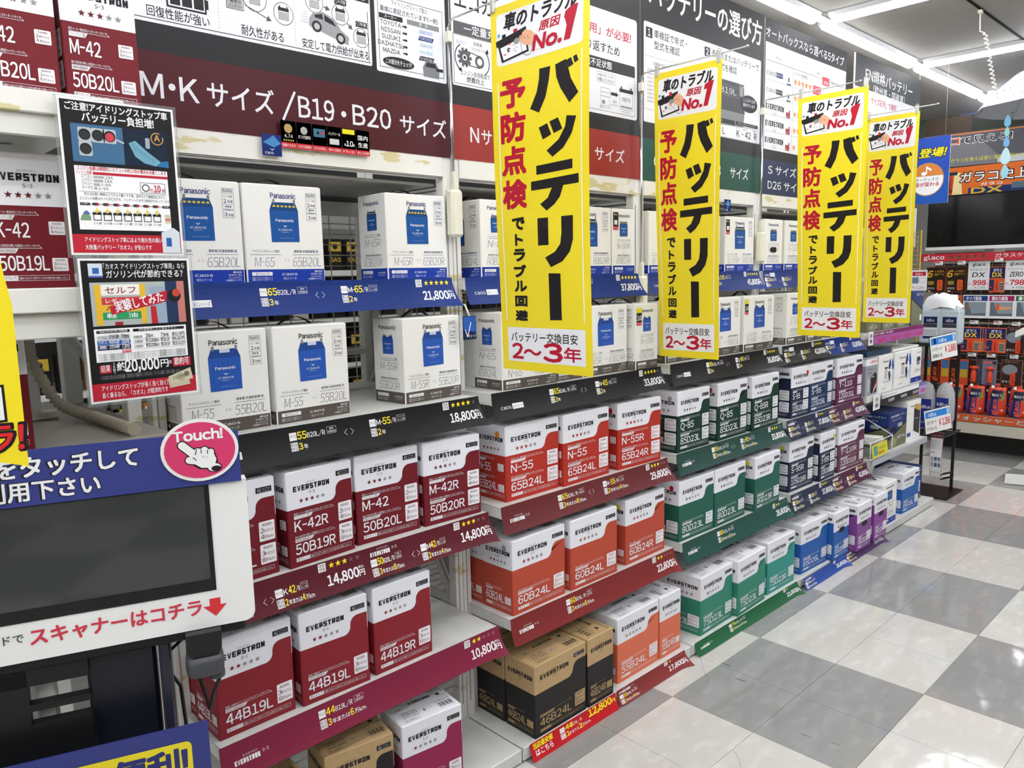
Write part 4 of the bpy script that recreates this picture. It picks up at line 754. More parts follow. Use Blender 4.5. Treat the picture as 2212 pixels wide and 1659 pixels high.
def f3(cv):
    cv.rrect(2.411, 2.004, 3.262, 2.357, .008, SWH, 1.5); cv.text('バッテリーの選び方', 3.262, 2.42, .092, SWH, al='r', bold=.018, w=.82)
    for x, z, n in ((2.423, 2.303, '1'), (2.812, 2.303, '2')): cv.rect(x, z, x+.04, z+.036, SBK, 3); cv.text(n, x+.02, z+.006, .024, SWH, al='c', z=4, bold=.02)
    cv.text('車検証で年式・', 2.474, 2.309, .027, BK, bold=.008, w=.215); cv.text('型式を確認', 2.474, 2.27, .027, BK, bold=.008, w=.165); cv.text('適合表またはバッテリーで', 2.862, 2.309, .027, BK, bold=.008, w=.38); cv.text('型式を確認', 2.9, 2.268, .027, BK, bold=.008, w=.16)
    cv.frame(2.417, 2.05, 2.74, 2.24, .001, GR2); cv.text('自動車検査証', 2.47, 2.212, .012, GR2)
    for k in range(9): cv.rect(2.43, 2.198-.014*k, 2.73, 2.1985-.014*k, GR2, 2); cv.text('登録番号 車台番号 年式 型式', 2.432, 2.188-.014*k, .006, GR2, w=.12, res=1)
    for x in (2.47, 2.53, 2.6, 2.67): cv.rect(x, 2.085, x+.0006, 2.198, GR2, 2)
    D = (62, 64, 68); cv.poly([(2.83, 2.05), (3.12, 2.06), (3.13, 2.125), (3.12, 2.235), (2.83, 2.235)], D, 3); cv.poly([(2.83, 2.05), (3.12, 2.06), (3.128, 2.115), (2.83, 2.115)], (120, 122, 126), 3.3)
    cv.frame(2.85, 2.175, 3.075, 2.215, .001, GREY, 4); cv.text('40B19L', 2.86, 2.183, .024, (200, 200, 204), z=4, w=.2); cv.prism if 0 else None
    cv.rect(3.085, 2.185, 3.115, 2.228, GREY, 4); cv.disc(3.1, 2.228, .016, (160, 160, 162), 4.3, ry=.006); cv.disc(3.1, 2.228, .010, SBK, 4.6, ry=.004)
    cv.disc(3.165, 2.162, .07, SBK, 4.8, ry=.036); cv.text('ここにサイズが', 3.165, 2.168, .014, SWH, al='c', z=6, w=.1, bold=.01); cv.text('書かれています', 3.165, 2.148, .014, SWH, al='c', z=6, w=.1, bold=.01)
    cv.rect(2.79, 2.062, 3.05, 2.079, SBK, 4); cv.rect(3.06, 2.066, 3.243, 2.08, SBK, 4); cv.text('標準バッテリー', 2.92, 2.066, .009, SWH, al='c', z=5); cv.text('アイドリングストップバッテリー', 3.15, 2.0685, .008, SWH, al='c', z=5, w=.15)
    cv.frame(2.79, 2.006, 3.244, 2.062, .001, GR2, 4); cv.text('40 B 19 L', 2.8, 2.017, .028, BK, bold=.006, z=4); cv.text('K - 42  R', 3.066, 2.017, .028, BK, bold=.006, z=4, w=.17)
    for x, t in ((3.06, 'サイズ'), (3.12, '性能ランク'), (3.2, '端子位置')): cv.text(t, x, 2.049, .006, BK, z=4, res=1)
    w = (226, 226, 232); cv.text('Q', 2.475, 1.846, .042, w, bold=.012); cv.text('サイズ', 2.52, 1.842, .044, w, bold=.01, w=.14); cv.line([(2.71, 1.835), (2.74, 1.9)], .005, w); cv.text('D23', 2.84, 1.846, .042, w, bold=.012); cv.text('サイズ', 3.17, 1.842, .044, w, al='r', bold=.01, w=.15)
board(3, 2.390, 3.288, 2.55, (24, 74, 64), 'black header board on how to choose, over a dark green Q D23 band', f3)
def f4(cv):
    cv.rect(3.300, 1.99, 4.13, 2.448, SWH, 1.5); cv.text('オートバックスなら選べる5タイプ', 3.30, 2.468, .042, SWH, bold=.01, w=.8)
    for z in (2.372, 2.29, 2.216, 2.143, 2.07): cv.rect(3.305, z, 4.12, z+(.0018 if z > 2.3 else .0008), GR2, 2.6)
    cv.rect(3.56, 2.0, 3.5615, 2.40, GR2, 2.6); cv.rect(3.73, 2.33, 3.7305, 2.38, GR2, 2.6); cv.rect(3.9, 2.25, 3.9005, 2.38, GR2, 2.6)
    cv.text('ブランド', 3.42, 2.386, .013, BK, al='c'); cv.text('バッテリー性能評価', 3.572, 2.345, .016, BK, w=.13); cv.text('標準車', 3.8, 2.385, .01, BK); cv.text('標準車用製品保証比較', 3.96, 2.36, .014, BK, w=.14)
    cv.rect(3.862, 2.345, 3.94, 2.385, (206, 60, 80), 3); cv.text('高性能', 3.901, 2.352, .014, SWH, al='c', z=4, bold=.01); cv.rect(3.765, 2.29, 3.85, 2.33, (206, 60, 80), 3); cv.text('アイドリング', 3.807, 2.313, .011, SWH, al='c', z=4, w=.075); cv.text('ストップ車', 3.807, 2.297, .011, SWH, al='c', z=4, w=.07); cv.text('65', 3.874, 2.265, .032, BK, bold=.01)
    rows = (('c', 'W1', 5), ('c', 'X1', 4), ('e', 'S-3', 3), ('e', 'S-2', 2), ('e', 'S-1', 1))
    for k, (b, t, n) in enumerate(rows):
        z = 2.312-.073*k
        if b == 'c': cv.text('caos', 3.312, z, .022, (40, 50, 60), w=.085); cv.rect(3.4, z-.002, 3.462, z+.020, (42, 52, 110) if t == 'W1' else SBK, 3); cv.text(t+'シリーズ', 3.431, z+.004, .011, SWH, al='c', z=4, w=.055, bold=.01)
        else: logo(cv, 3.31, z, .024, .17, BK); cv.text(t, 3.395, z-.022, .013, BK, al='c')
        cx = 3.50; cv.rect(cx, z-.02, cx+.04, z+.026, (236, 236, 240), 2.4)
        if b == 'c': cv.rect(cx+.012, z-.006, cx+.026, z+.014, (36, 70, 110), 3); cv.rect(cx, z-.02, cx+.04, z-.013, (42, 52, 110) if t == 'W1' else SBK, 3)
        else: cv.rect(cx, z-.02, cx+.04, z+.006, (150, 40, 60), 3); cv.rect(cx+.028, z+.006, cx+.04, z+.016, (150, 40, 60), 3); cv.text('50B', cx+.004, z-.017, .006, SWH, z=4, res=1)
        cv.stars(3.585, 3.585+.037*(n-1), z+.004, .018, n, (222, 132, 50), None, n=max(2, n)) if n > 1 else cv.star(3.585, z, .018, (222, 132, 50))
    w = (226, 226, 232); cv.text('S サイズ', 3.345, 1.882, .04, w, bold=.01, w=.27); cv.text('D26 サイズ', 3.345, 1.815, .04, w, bold=.01, w=.35); cv.text('T サイズ', 3.8, 1.882, .04, w, bold=.01); cv.text('D31 サイズ', 3.8, 1.815, .04, w, bold=.01)
board(4, 3.292, 4.135, 2.545, (38, 50, 84), 'black header board comparing five types, over a navy S D26 band', f4)
def f5(cv):
    cv.rect(4.243, 1.80, 5.16, 2.42, SWH, 1.5); cv.text('EN規格バッテリー', 4.375, 2.445, .062, SWH, bold=.014, w=.68)
    cv.rect(4.243, 2.40, 5.19, 2.45, SBK, 2.4); cv.text('(欧州車・国産車)', 4.48, 2.392, .042, SWH, z=3.5, bold=.01, w=.46); cv.text('サイズ記号」で確認', 4.46, 2.335, .034, (190, 40, 60), bold=.012, w=.36)
    cv.rect(4.243, 1.80, 5.19, 1.9, SBK, 3)
board(5, 4.243, 5.19, 2.565, None, 'smaller black header board about European battery sizes, far end', f5)
# ================================================================ yellow banners on L-shaped poles
BY = (244, 222, 38); BR = (186, 22, 50); BB = (30, 26, 28)
yel = mat('banner_yellow', BY, .38); 
def banner_face(W_=.30, H_=1.0):
    cv = Cv(); X = lambda u: u*W_; Y = lambda v: -v*H_
    cv.rect(0, -H_, W_, 0, 'banner_yellow', 0); cv.rrect(X(.06), Y(.16), X(.94), Y(.022), .012, (238, 238, 240), 1)
    cv.text('車のトラブル', X(.14), Y(.068), .038, BB, bold=.045, sh=.2, w=X(.74)); cv.text('原因', X(.50), Y(.098), .022, BR, bold=.04, sh=.2, w=X(.22)); cv.text('No.', X(.44), Y(.142), .034, BR, bold=.06, sh=.15, w=X(.29), z=4.4); cv.poly([(X(.755), Y(.142)), (X(.815), Y(.142)), (X(.895), Y(.063)), (X(.835), Y(.063)), (X(.77), Y(.072)), (X(.755), Y(.088)), (X(.80), Y(.086))], BR, 4.4)
    # car battery with a listening hand
    q = [(.09, .135), (.10, .092), (.36, .086), (.38, .128)]; cv.poly([(X(a), Y(b)) for a, b in ((.115, .152), (.075, .105), (.37, .09), (.40, .14))], BB, 2); cv.poly([(X(a), Y(b)) for a, b in ((.135, .146), (.10, .112), (.355, .098), (.38, .135))], (240, 240, 242), 2.5)
    cv.poly([(X(a), Y(b)) for a, b in ((.06, .108), (.055, .092), (.37, .074), (.375, .09))], BB, 2.8); cv.rect(X(.12), Y(.09), X(.16), Y(.078), BB, 3); cv.rect(X(.24), Y(.086), X(.28), Y(.072), BR, 3); cv.disc(X(.085), Y(.078), .005, (90, 170, 214), 3)
    cv.disc(X(.19), Y(.122), .0055, BB, 3); cv.disc(X(.195), Y(.1225), .0022, (240, 240, 242), 3.5); cv.ring(X(.27), Y(.126), .009, .0012, BB, 3, ry=.6)
    for a, b in ((.2, .108), (.25, .113), (.15, .132), (.27, .117)): cv.disc(X(a), Y(b), .0055, (232, 130, 130), 2.8, ry=.0022)
    SK = (232, 176, 142)
    cv.poly([(X(a), Y(b)) for a, b in ((.30, .095), (.36, .082), (.42, .088), (.46, .1), (.50, .115), (.44, .128), (.36, .122), (.31, .112))], SK, 3.2)
    for k in range(3): cv.line([(X(.31+.035*k), Y(.094+.002*k)), (X(.33+.035*k), Y(.105+.002*k))], .001, BB, 3.6)
    cv.disc(X(.275), Y(.105), .011, (150, 150, 154), 3.4, ry=.008); cv.poly([(X(a), Y(b)) for a, b in ((.45, .115), (.54, .11), (.52, .14), (.42, .145))], (240, 240, 242), 3.5)
    cv.line([(X(.45), Y(.115)), (X(.42), Y(.145))], .0012, BB, 3.8); cv.line([(X(.32), Y(.115)), (X(.33), Y(.14)), (X(.38), Y(.15)), (X(.42), Y(.149))], .0012, BB, 3.8)
    cv.rect(X(.065), Y(.86), X(.075), Y(.205), (240, 240, 236), 1); cv.rect(X(.925), Y(.86), X(.935), Y(.175), (240, 240, 236), 1)
    BIG = ((.41, .90, .185, .305, (((.20, .93), (.43, .92), (.40, .65), (.33, .30), (.19, 0), (0, .12), (.145, .45), (.195, .72)), ((.53, .92), (.75, .97), (.85, .55), (1, .23), (.82, .06), (.64, .40), (.555, .65)), ((.755, .94), (.85, .975), (.90, .82), (.80, .78)), ((.89, .975), (.96, 1), (1, .87), (.92, .84)))),
           (.50, .88, .328, .425, (((0, .84), (.23, .91), (.34, .60), (.11, .50)), ((.29, .94), (.52, 1), (.64, .69), (.41, .61)), ((.75, 1), (1, .94), (.88, .52), (.66, .19), (.37, 0), (.21, .19), (.54, .43), (.71, .73)))),
           (.41, .90, .438, .562, (((.12, .97), (.88, 1), (.88, .81), (.12, .78)), ((0, .65), (1, .69), (1, .50), (.69, .49), (.62, .27), (.50, .12), (.33, 0), (.19, .15), (.36, .27), (.45, .47), (0, .46)))),
           (.47, .84, .580, .712, (((0, 1), (.31, 1), (.305, .45), (0, .45)), ((.68, 1), (1, 1), (.99, .53), (.90, .30), (.69, .11), (.36, 0), (.20, .20), (.49, .31), (.64, .46), (.68, .67)))),
           (.575, .705, .728, .855, (((0, 1), (.97, .99), (1, .01), (.03, 0)),)))
    for a, b, c, d, PP in BIG:
        for P in PP: cv.cpoly([(X(a+(b-a)*u), Y(d+(c-d)*v)) for u, v in P], BB, 2)
    cv.vtext('予防点検', X(.225), [(Y(.20), Y(.278)), (Y(.288), Y(.37)), (Y(.378), Y(.458)), (Y(.468), Y(.55))], X(.28), BR, bold=.045)
    cv.vtext('でトラブル回避', X(.255), [(Y(.572), Y(.608)), (Y(.617), Y(.650)), (Y(.658), Y(.694)), (Y(.702), Y(.738)), (Y(.746), Y(.778)), (Y(.788), Y(.820)), (Y(.828), Y(.860))], X(.15), BB, bold=.05)
    cv.rect(X(.075), Y(.975), X(.935), Y(.878), (238, 238, 240), 1); cv.text('バッテリー交換目安', X(.12), Y(.918), .024, BB, bold=.012, w=X(.74))
    cv.text('2', X(.13), Y(.966), .040, BR, bold=.04, w=X(.13)); cv.text('〜', X(.27), Y(.972), .046, BR, bold=.03, w=X(.2)); cv.text('3', X(.50), Y(.968), .046, BR, bold=.045, w=X(.2)); cv.text('年', X(.72), Y(.965), .034, BR, bold=.03, w=X(.17))
    return cv
clip_m = mat('clip_plastic', (214, 214, 206), .2, trans=.4)
def banner(x, y1, zt, H_, W_, seed, label, glabel, yaw=0, pz=1.70, ztop=2.17):
    """hangs edge-on to the rack, print towards -x; y1 = inner edge"""
    rs = random.Random(seed); a1, a2, a3 = rs.uniform(-1, 1), rs.uniform(-1, 1), rs.uniform(.5, 1)
    cv = banner_face(W_, H_)
    def warp(u, v):
        t = -v/H_; s = u/W_
        off = .012*math.sin(math.pi*s)*(1-t)*a1+.010*math.sin(3.1*t+a2)+.055*a3*max(0, t-.75)**1.3*(1-s)*1.2+.02*t*(s-.5)*a2
        nar = 1-.10*t*a3*(1-s)
        return (W_-(W_-u)*nar, -off, v)
    me = cv.mesh('banner_print', warp, cx=[W_*k/5 for k in range(1, 5)], cy=[-H_*k/24 for k in range(1, 24)])
    o = link('hanging_banner', me, None, (x, y1, zt), (0, 0, -math.pi/2+yaw)); tag(o, label, 'banner', 'yellow banners on poles')
    # back side so that it is real cloth
    bk = Cv(); bk.rect(0, -H_, W_, 0, 'banner_yellow', -1.5); link('back_side', bk.mesh('back_side', warp, cx=[W_*k/5 for k in range(1, 5)], cy=[-H_*k/24 for k in range(1, 24)]), o)
    # pole
    px, py = x-.002, 1.765; t = thing('banner_pole', glabel, 'pole', (px, py, pz), 0, 'L-shaped banner poles')
    MB().tube([(0, 0, -.09), (0, 0, ztop-pz-.02)], .0055, chrome, 8).build('upright', t)
    MB().tube([(0, 0, ztop-pz-.02), (.0, -.008, ztop-pz-.004), (0, -.02, ztop-pz), (0, -.42, ztop-pz+.004)], .0028, chrome, 8).lathe([(.0, 0), (.005, .002), (.005, .008), (0, .01)], chrome, 8, (0, -.42, ztop-pz)).build('cross_arm', t)
    MB().box(-.022, -.020, -.135, .022, .014, .0, ivory, .008).build('holder', t); MB().box(-.006, -.012, 0, .006, .006, .05, ivory, .002).box(-.008, -.01, ztop-pz-.06, .008, .008, ztop-pz-.03, ivory, .002).build('collar', t)
    for y in (y1-.01-py, y1-W_+.015-py): MB().box(-.006, y-.008, ztop-pz-.028, .006, y+.008, ztop-pz+.012, clip_m, .003).tube([(0, y-.01, ztop-pz+.012), (0, y, ztop-pz+.020), (0, y+.01, ztop-pz+.012)], .002, clip_m, 5).build('clip', t)
banner(1.475, 1.59, 2.150, .955, .345, 3, 'largest yellow hanging banner, nearest of the four', 'chrome pole holding the largest yellow banner', ztop=2.165)
banner(2.37, 1.705, 2.145, 1.0, .272, 5, 'second yellow hanging banner, before the black board on how to choose', 'chrome pole holding the second yellow banner', pz=1.44, ztop=2.16)
banner(3.25, 1.60, 2.165, 1.0, .292, 8, 'third yellow hanging banner, overlapping the farthest one', 'chrome pole holding the third yellow banner', pz=1.62, ztop=2.185)
banner(4.15, 1.68, 2.20, 1.03, .255, 11, 'fourth yellow hanging banner, farthest and smallest', 'chrome pole holding the farthest yellow banner', pz=1.62, ztop=2.215)
# flag at the left picture edge
cv = Cv(); cv.poly([(-.25, .10), (0, .01), (.028, 0), (.029, .20), (.024, .235), (.020, .27), (.012, .40), (-.25, .40)], 'banner_yellow', 0)
for g, c, z in ((.0, BB, 1), (1, (236, 236, 236), 3)):
    for ch, z1, z0 in (('バ', .285, .245), ('ッ', .24, .21), ('テ', .205, .150), ('リ', .145, .108)): cv.vtext(ch, -.012, [(z1, z0)], .05 if not g else .042, c, bold=.08 if not g else .02, z=z)
    cv.rect(-.003-(.003 if not g else 0), .062-(.003 if not g else 0), .008+(.003 if not g else 0), .102+(.003 if not g else 0), c, z)
cv.text('はコチラ!', .0265, .020, .036, BB, bold=.09, al='r', z=1, w=.16, rot=-.06); cv.text('はコチラ!', .0245, .021, .034, (216, 40, 44), bold=.02, al='r', z=4, w=.157, rot=-.06)
o = cv.build('promotion_flag', None, (.188, 1.10, 1.228)); tag(o, 'yellow cut-out flag with outlined lettering at the left picture edge', 'flag')
# ================================================================ laminated posters on the near rack
def laminated(name, x, z, w, h, label, fn, y=1.485):
    t = thing(name, label, 'poster', (x, y, z), 0, 'laminated posters hanging at the near post'); MB().box(0, 0, 0, w, .0012, h, board_p).build('sheet', t)
    cv = Cv(); fn(cv, w, h); cv.build('face_print', t)
    MB().box(-.005, -.0003, -.005, w+.005, .0018, 0, clear).box(-.005, -.0003, h, w+.005, .0018, h+.005, clear).box(-.005, -.0003, 0, 0, .0018, h, clear).box(w, -.0003, 0, w+.005, .0018, h, clear).build('film_edge', t)
    return t
RED = (184, 34, 52)
def po1(cv, w, h):
    cv.rect(.004, .004, w-.004, h-.004, (24, 22, 24), 1); cv.text('ご注意!アイドリングストップ車', w/2, h*.923, .0125, WH, al='c', bold=.02, w=w*.88); cv.text('バッテリー負担増!', w*.5, h*.858, .0145, WH, al='c', bold=.02, w=w*.62)
    cv.rect(w*.09, h*.60, w*.525, h*.84, (62, 104, 140), 2); cv.rect(w*.53, h*.60, w*.92, h*.84, (14, 32, 52), 2)
    for k, (a, b) in enumerate(((.20, .775), (.31, .775), (.41, .775), (.20, .685))): cv.rrect(w*a-.0105, h*b-.012, w*a+.0105, h*b+.012, .003, (176, 184, 190), 3); cv.disc(w*a, h*b, .0095, (30, 32, 34), 3.5, n=16); cv.disc(w*a, h*b-.001, .0072, (200, 60, 80) if k == 2 else (44, 46, 48), 4, n=16)
    cv.line([(w*.46, h*.76), (w*.53, h*.74)], .003, (176, 184, 190), 3); cv.ring(w*.83, h*.79, .011, .0016, (206, 150, 70), 3, 60, 380); cv.text('A', w*.83, h*.777, .010, (206, 150, 70), al='c', bold=.03, z=3)
    cv.poly([(w*.57, h*.745), (w*.63, h*.765), (w*.73, h*.70), (w*.86, h*.63), (w*.80, h*.605), (w*.70, h*.62), (w*.62, h*.66)], (108, 160, 178), 3); cv.poly([(w*.80, h*.605), (w*.92, h*.60), (w*.92, h*.645), (w*.86, h*.64)], (40, 110, 160), 3.5); cv.rrect(w*.72, h*.72, w*.76, h*.79, .002, (150, 166, 172), 3.2)
    for k in range(6): cv.line([(w*(.60+.035*k), h*(.745-.018*k)), (w*(.63+.03*k), h*(.70-.014*k))], .001, (70, 120, 140), 3.6)
    cv.rect(w*.09, h*.165, w*.90, h*.575, WH, 2); cv.text('エンジン始動は瞬間的にエアコンの約10倍の電流を必要とします', w*.11, h*.549, .0064, RED, w=w*.78, bold=.01, z=3)
    for k, (t, l, s) in enumerate((('エンジン始動', .66, '100-300A'), ('エアコン', .09, '18A'), ('ヘッドライト', .08, '14A'), ('ワイパー', .05, '6-8A'), ('カーナビ', .025, '2-4A'))):
        z = h*(.522-.024*k); cv.text(t, w*.23, z, .006, RED if k == 0 else BK, al='r', z=3, w=w*(.13 if k < 1 else .09), res=1); cv.rect(w*.24, z, w*(.24+l), z+.0045, RED if k == 0 else (170, 170, 174), 3)
        if k: cv.text(s, w*(.25+l), z, .005, BK, z=3, res=1)
    cv.frame(w*.64, h*.42, w*.87, h*.49, .0007, BK, 3); cv.text('約', w*.725, h*.43, .006, RED, z=4); cv.text('10', w*.765, h*.43, .012, RED, z=4, bold=.02, w=w*.06); cv.text('倍', w*.833, h*.43, .006, RED, z=4); cv.ring(w*.69, h*.455, .0065, .0015, BK, 4); cv.rect(w*.11, h*.41, w*.88, h*.4125, GREY, 3)
    cv.text('例えばお買い物時などでチョイ乗りする際、信号などで複数回止まると、', w*.15, h*.386, .0052, BK, w=w*.72, z=3, res=1); cv.text('エンジンの始動はそのたびに行われ、バッテリーに大きな負担がかかっています', w*.11, h*.358, .0052, BK, w=w*.79, z=3, res=1)
    cv.rect(w*.11, h*.322, w*.19, h*.34, BK, 3); cv.text('START', w*.12, h*.326, .0045, WH, z=4, w=w*.06, res=1); cv.rect(w*.83, h*.322, w*.9, h*.34, BK, 3); cv.text('GOAL', w*.84, h*.326, .0045, WH, z=4, w=w*.05, res=1); cv.rect(w*.19, h*.330, w*.83, h*.333, BK, 3)
    for k in range(7):
        a = w*(.21+.088*k); cv.rrect(a, h*.323, a+.011, h*.341, .0025, (60, 60, 62), 4); cv.disc(a+.0085, h*.332, .002, (206, 50, 60), 5, n=8); mini_batt(cv, a, h*.225, .5, WH); cv.poly([(a+.008, h*.315), (a+.003, h*.285), (a+.007, h*.288), (a+.004, h*.262), (a+.011, h*.295), (a+.007, h*.293)], (222, 200, 50), 5); cv.text('エンジン始動', a+.006, h*.20, .004, BK, al='c', z=3, res=1, w=.013)
    cv.poly([(w*.10, h*.225), (w*.19, h*.225), (w*.19, h*.25), (w*.145, h*.29), (w*.11, h*.25)], (120, 150, 120), 3); cv.poly([(w*.13, h*.265), (w*.16, h*.29), (w*.19, h*.265)], (70, 110, 180), 4); cv.rect(w*.845, h*.22, w*.895, h*.28, (200, 190, 160), 3); cv.rect(w*.845, h*.24, w*.895, h*.25, (200, 90, 80), 4)
    cv.rect(.004, .004, w-.004, h*.135, RED, 2); cv.text('アイドリングストップ車にはより耐久性の高い', w*.12, h*.085, .0082, WH, w=w*.68, z=3, bold=.006); cv.text('大容量バッテリー「カオス」が安心です', w*.12, h*.035, .0082, WH, w=w*.58, z=3, bold=.006)
    cv.poly([(w*.80, h*.015), (w*.97, h*.015), (w*.97, h*.16), (w*.915, h*.19), (w*.80, h*.155)], (206, 212, 220), 4); cv.rect(w*.84, h*.06, w*.89, h*.12, (40, 90, 160), 5)
laminated('laminated_poster', .388, 1.502, .190, .262, 'upper laminated poster with traffic light and brake pedal pictures', po1)
def po2(cv, w, h):
    cv.rect(.004, .004, w-.004, h-.004, (24, 22, 24), 1); cv.rect(w*.08, h*.87, w*.20, h*.965, (206, 214, 226), 2); cv.rect(w*.115, h*.895, w*.17, h*.935, (46, 100, 180), 3); cv.rect(w*.08, h*.87, w*.2, h*.882, (80, 110, 190), 3)
    cv.text('「カオス アイドリングストップ車用」なら', w*.21, h*.925, .0098, WH, w=w*.74, bold=.006); cv.text('ガソリン代が節約できる?', w*.23, h*.865, .0125, WH, w=w*.70, bold=.01)
    cv.rect(w*.08, h*.535, w*.93, h*.835, (168, 178, 176), 2); cv.rect(w*.60, h*.535, w*.78, h*.80, (150, 166, 184), 2.3); cv.rect(w*.75, h*.535, w*.86, h*.835, (34, 52, 86), 2.5); cv.rect(w*.86, h*.535, w*.93, h*.835, (190, 120, 110), 2.5); cv.disc(w*.83, h*.73, .012, (26, 26, 30), 3); cv.disc(w*.85, h*.75, .007, (190, 70, 56), 3.5)
    cv.rect(w*.115, h*.54, w*.17, h*.82, (222, 178, 48), 3); cv.rect(w*.51, h*.54, w*.56, h*.82, (222, 178, 48), 3)
    for k, (c, t, tc) in enumerate((((232, 230, 226), 'セルフ', (130, 40, 40)), ((196, 60, 64), 'レギュラー', WH), ((222, 178, 60), 'ハイオク', BK), ((40, 150, 90), '軽　油', WH))):
        z = h*(.745-.052*k-(.0 if k == 0 else .012)); cv.rect(w*.17, z, w*.51, z+h*(.075 if k == 0 else .05), c, 3); cv.text(t, w*.34, z+h*.01, h*(.048 if k == 0 else .032), tc, al='c', z=3.5, w=w*.27, bold=.01)
    cv.poly([(w*.25, h*.61), (w*.75, h*.69), (w*.765, h*.77), (w*.23, h*.67)], RED, 4); cv.text('実験してみた', w*.29, h*.625, .018, WH, w=w*.45, z=5, bold=.015, rot=.2)
    cv.poly([(w*.60, h*.535), (w*.66, h*.535), (w*.65, h*.66), (w*.6, h*.66)], (180, 40, 44), 3); cv.rect(w*.27, h*.535, w*.34, h*.56, (150, 40, 40), 3)
    cv.rect(w*.08, h*.285, w*.92, h*.515, WH, 2); cv.rect(w*.10, h*.485, w*.39, h*.505, BK, 3); cv.rect(w*.42, h*.485, w*.90, h*.505, BK, 3); cv.text('一般道20km走行時の実験結果', w*.11, h*.488, .0052, WH, z=4, w=w*.26, res=1); cv.text('3年間使用したと仮定すると…', w*.47, h*.488, .0052, WH, z=4, w=w*.38, res=1)
    for k, (t, a, b, c, tc) in enumerate((('ノーマル品', '37分03秒', '709ml', (196, 200, 206), BK), ('カオス', '40分01秒', '782ml', (46, 96, 170), WH), ('差', '2分58秒', '73ml', (24, 34, 70), WH))):
        z = h*(.435-.034*k); cv.rect(w*.10, z, w*.39, z+h*.032, c, 3); cv.text(t, w*.11, z+.002, .006, tc, z=4, w=w*.07, res=1); cv.text(a, w*.2, z+.002, .0075, tc, z=4, w=w*.09, bold=.01); cv.text(b, w*.31, z+.002, .0075, tc, z=4, w=w*.07, bold=.01)
    cv.rect(w*.31, h*.342, w*.39, h*.366, (200, 40, 56), 4); cv.text('節約', w*.35, h*.346, .006, WH, al='c', z=5)
    for k, (a, b, c) in enumerate((('20km', '73ml', '約13円'), ('約10,000km', '約36.5ℓ', '約6,807円'), ('約30,000km', '約109.5ℓ', '約20,421円'))):
        z = h*(.435-.034*k); cv.text('実験結果' if k == 0 else '1年間使用', w*.42, z, .005, BK, z=3, w=w*.08, res=1); cv.text(a, w*.53, z, .0075, BK, z=3, w=w*(.07 if k == 0 else .12), bold=.01); cv.text(b, w*.67, z, .0075, BK, z=3, w=w*.08, bold=.01); cv.text(c, w*.78, z, .0075, BK, z=3, w=w*.12, bold=.01); cv.rect(w*.42, z-.002, w*.9, z-.0016, GREY, 3)
    for k in range(3): cv.text('テスト条件の一般道約20kmを走行し、メーター内に表示されるアイドリングストップ累計時間およびガソリン節約量を計測。', w*.10, h*(.325-.017*k), .004, BK, z=3, w=w*.80, res=1)
    cv.rect(w*.10, h*.205, w*.20, h*.262, RED, 2); cv.text('結果', w*.15, h*.215, .012, WH, al='c', z=3, w=w*.08); cv.vtext('3年間で', w*.225, [(h*(.275-.02*k), h*(.258-.02*k)) for k in range(4)], w*.022, WH); cv.text('約', w*.25, h*.215, .015, WH, bold=.02); cv.text('20,000', w*.325, h*.205, .021, WH, bold=.025, w=w*.31); cv.text('円', w*.65, h*.215, .014, WH, bold=.02); cv.text('程度', w*.715, h*.235, .006, WH, w=w*.04)
    cv.rect(w*.765, h*.21, w*.94, h*.275, RED, 2); cv.text('節約可', w*.85, h*.222, .013, WH, al='c', z=3, w=w*.14, bold=.01)
    for k in range(2): cv.text('これは約30万km分は特定車種・特定条件で実験を行った例であり、すべての車両・条件に共通しません。', w*.10, h*(.175-.014*k), .0035, GREY, w=w*.74, res=1)
    cv.rect(.004, .004, w-.004, h*.135, RED, 2); cv.text('アイドリングストップが長く良く効く!', w*.10, h*.082, .0092, WH, w=w*.60, z=3, bold=.006); cv.text('長く乗るなら、「カオス」が経済的です', w*.10, h*.032, .0092, WH, w=w*.60, z=3, bold=.006)
    cv.poly([(w*.72, h*.055), (w*.92, h*.07), (w*.90, h*.16), (w*.70, h*.125)], (192, 186, 158), 4); cv.poly([(w*.74, h*.085), (w*.95, h*.11), (w*.93, h*.195), (w*.71, h*.14)], (206, 198, 168), 4.5); cv.disc(w*.83, h*.13, .008, (176, 170, 146), 5); cv.text('10000', w*.75, h*.115, .006, (90, 84, 70), z=5, rot=.1); cv.disc(w*.89, h*.15, .005, (120, 112, 96), 5)
laminated('laminated_poster', .394, 1.243, .189, .253, 'lower laminated poster with self-service petrol station picture and 20,000 yen', po2, 1.478)
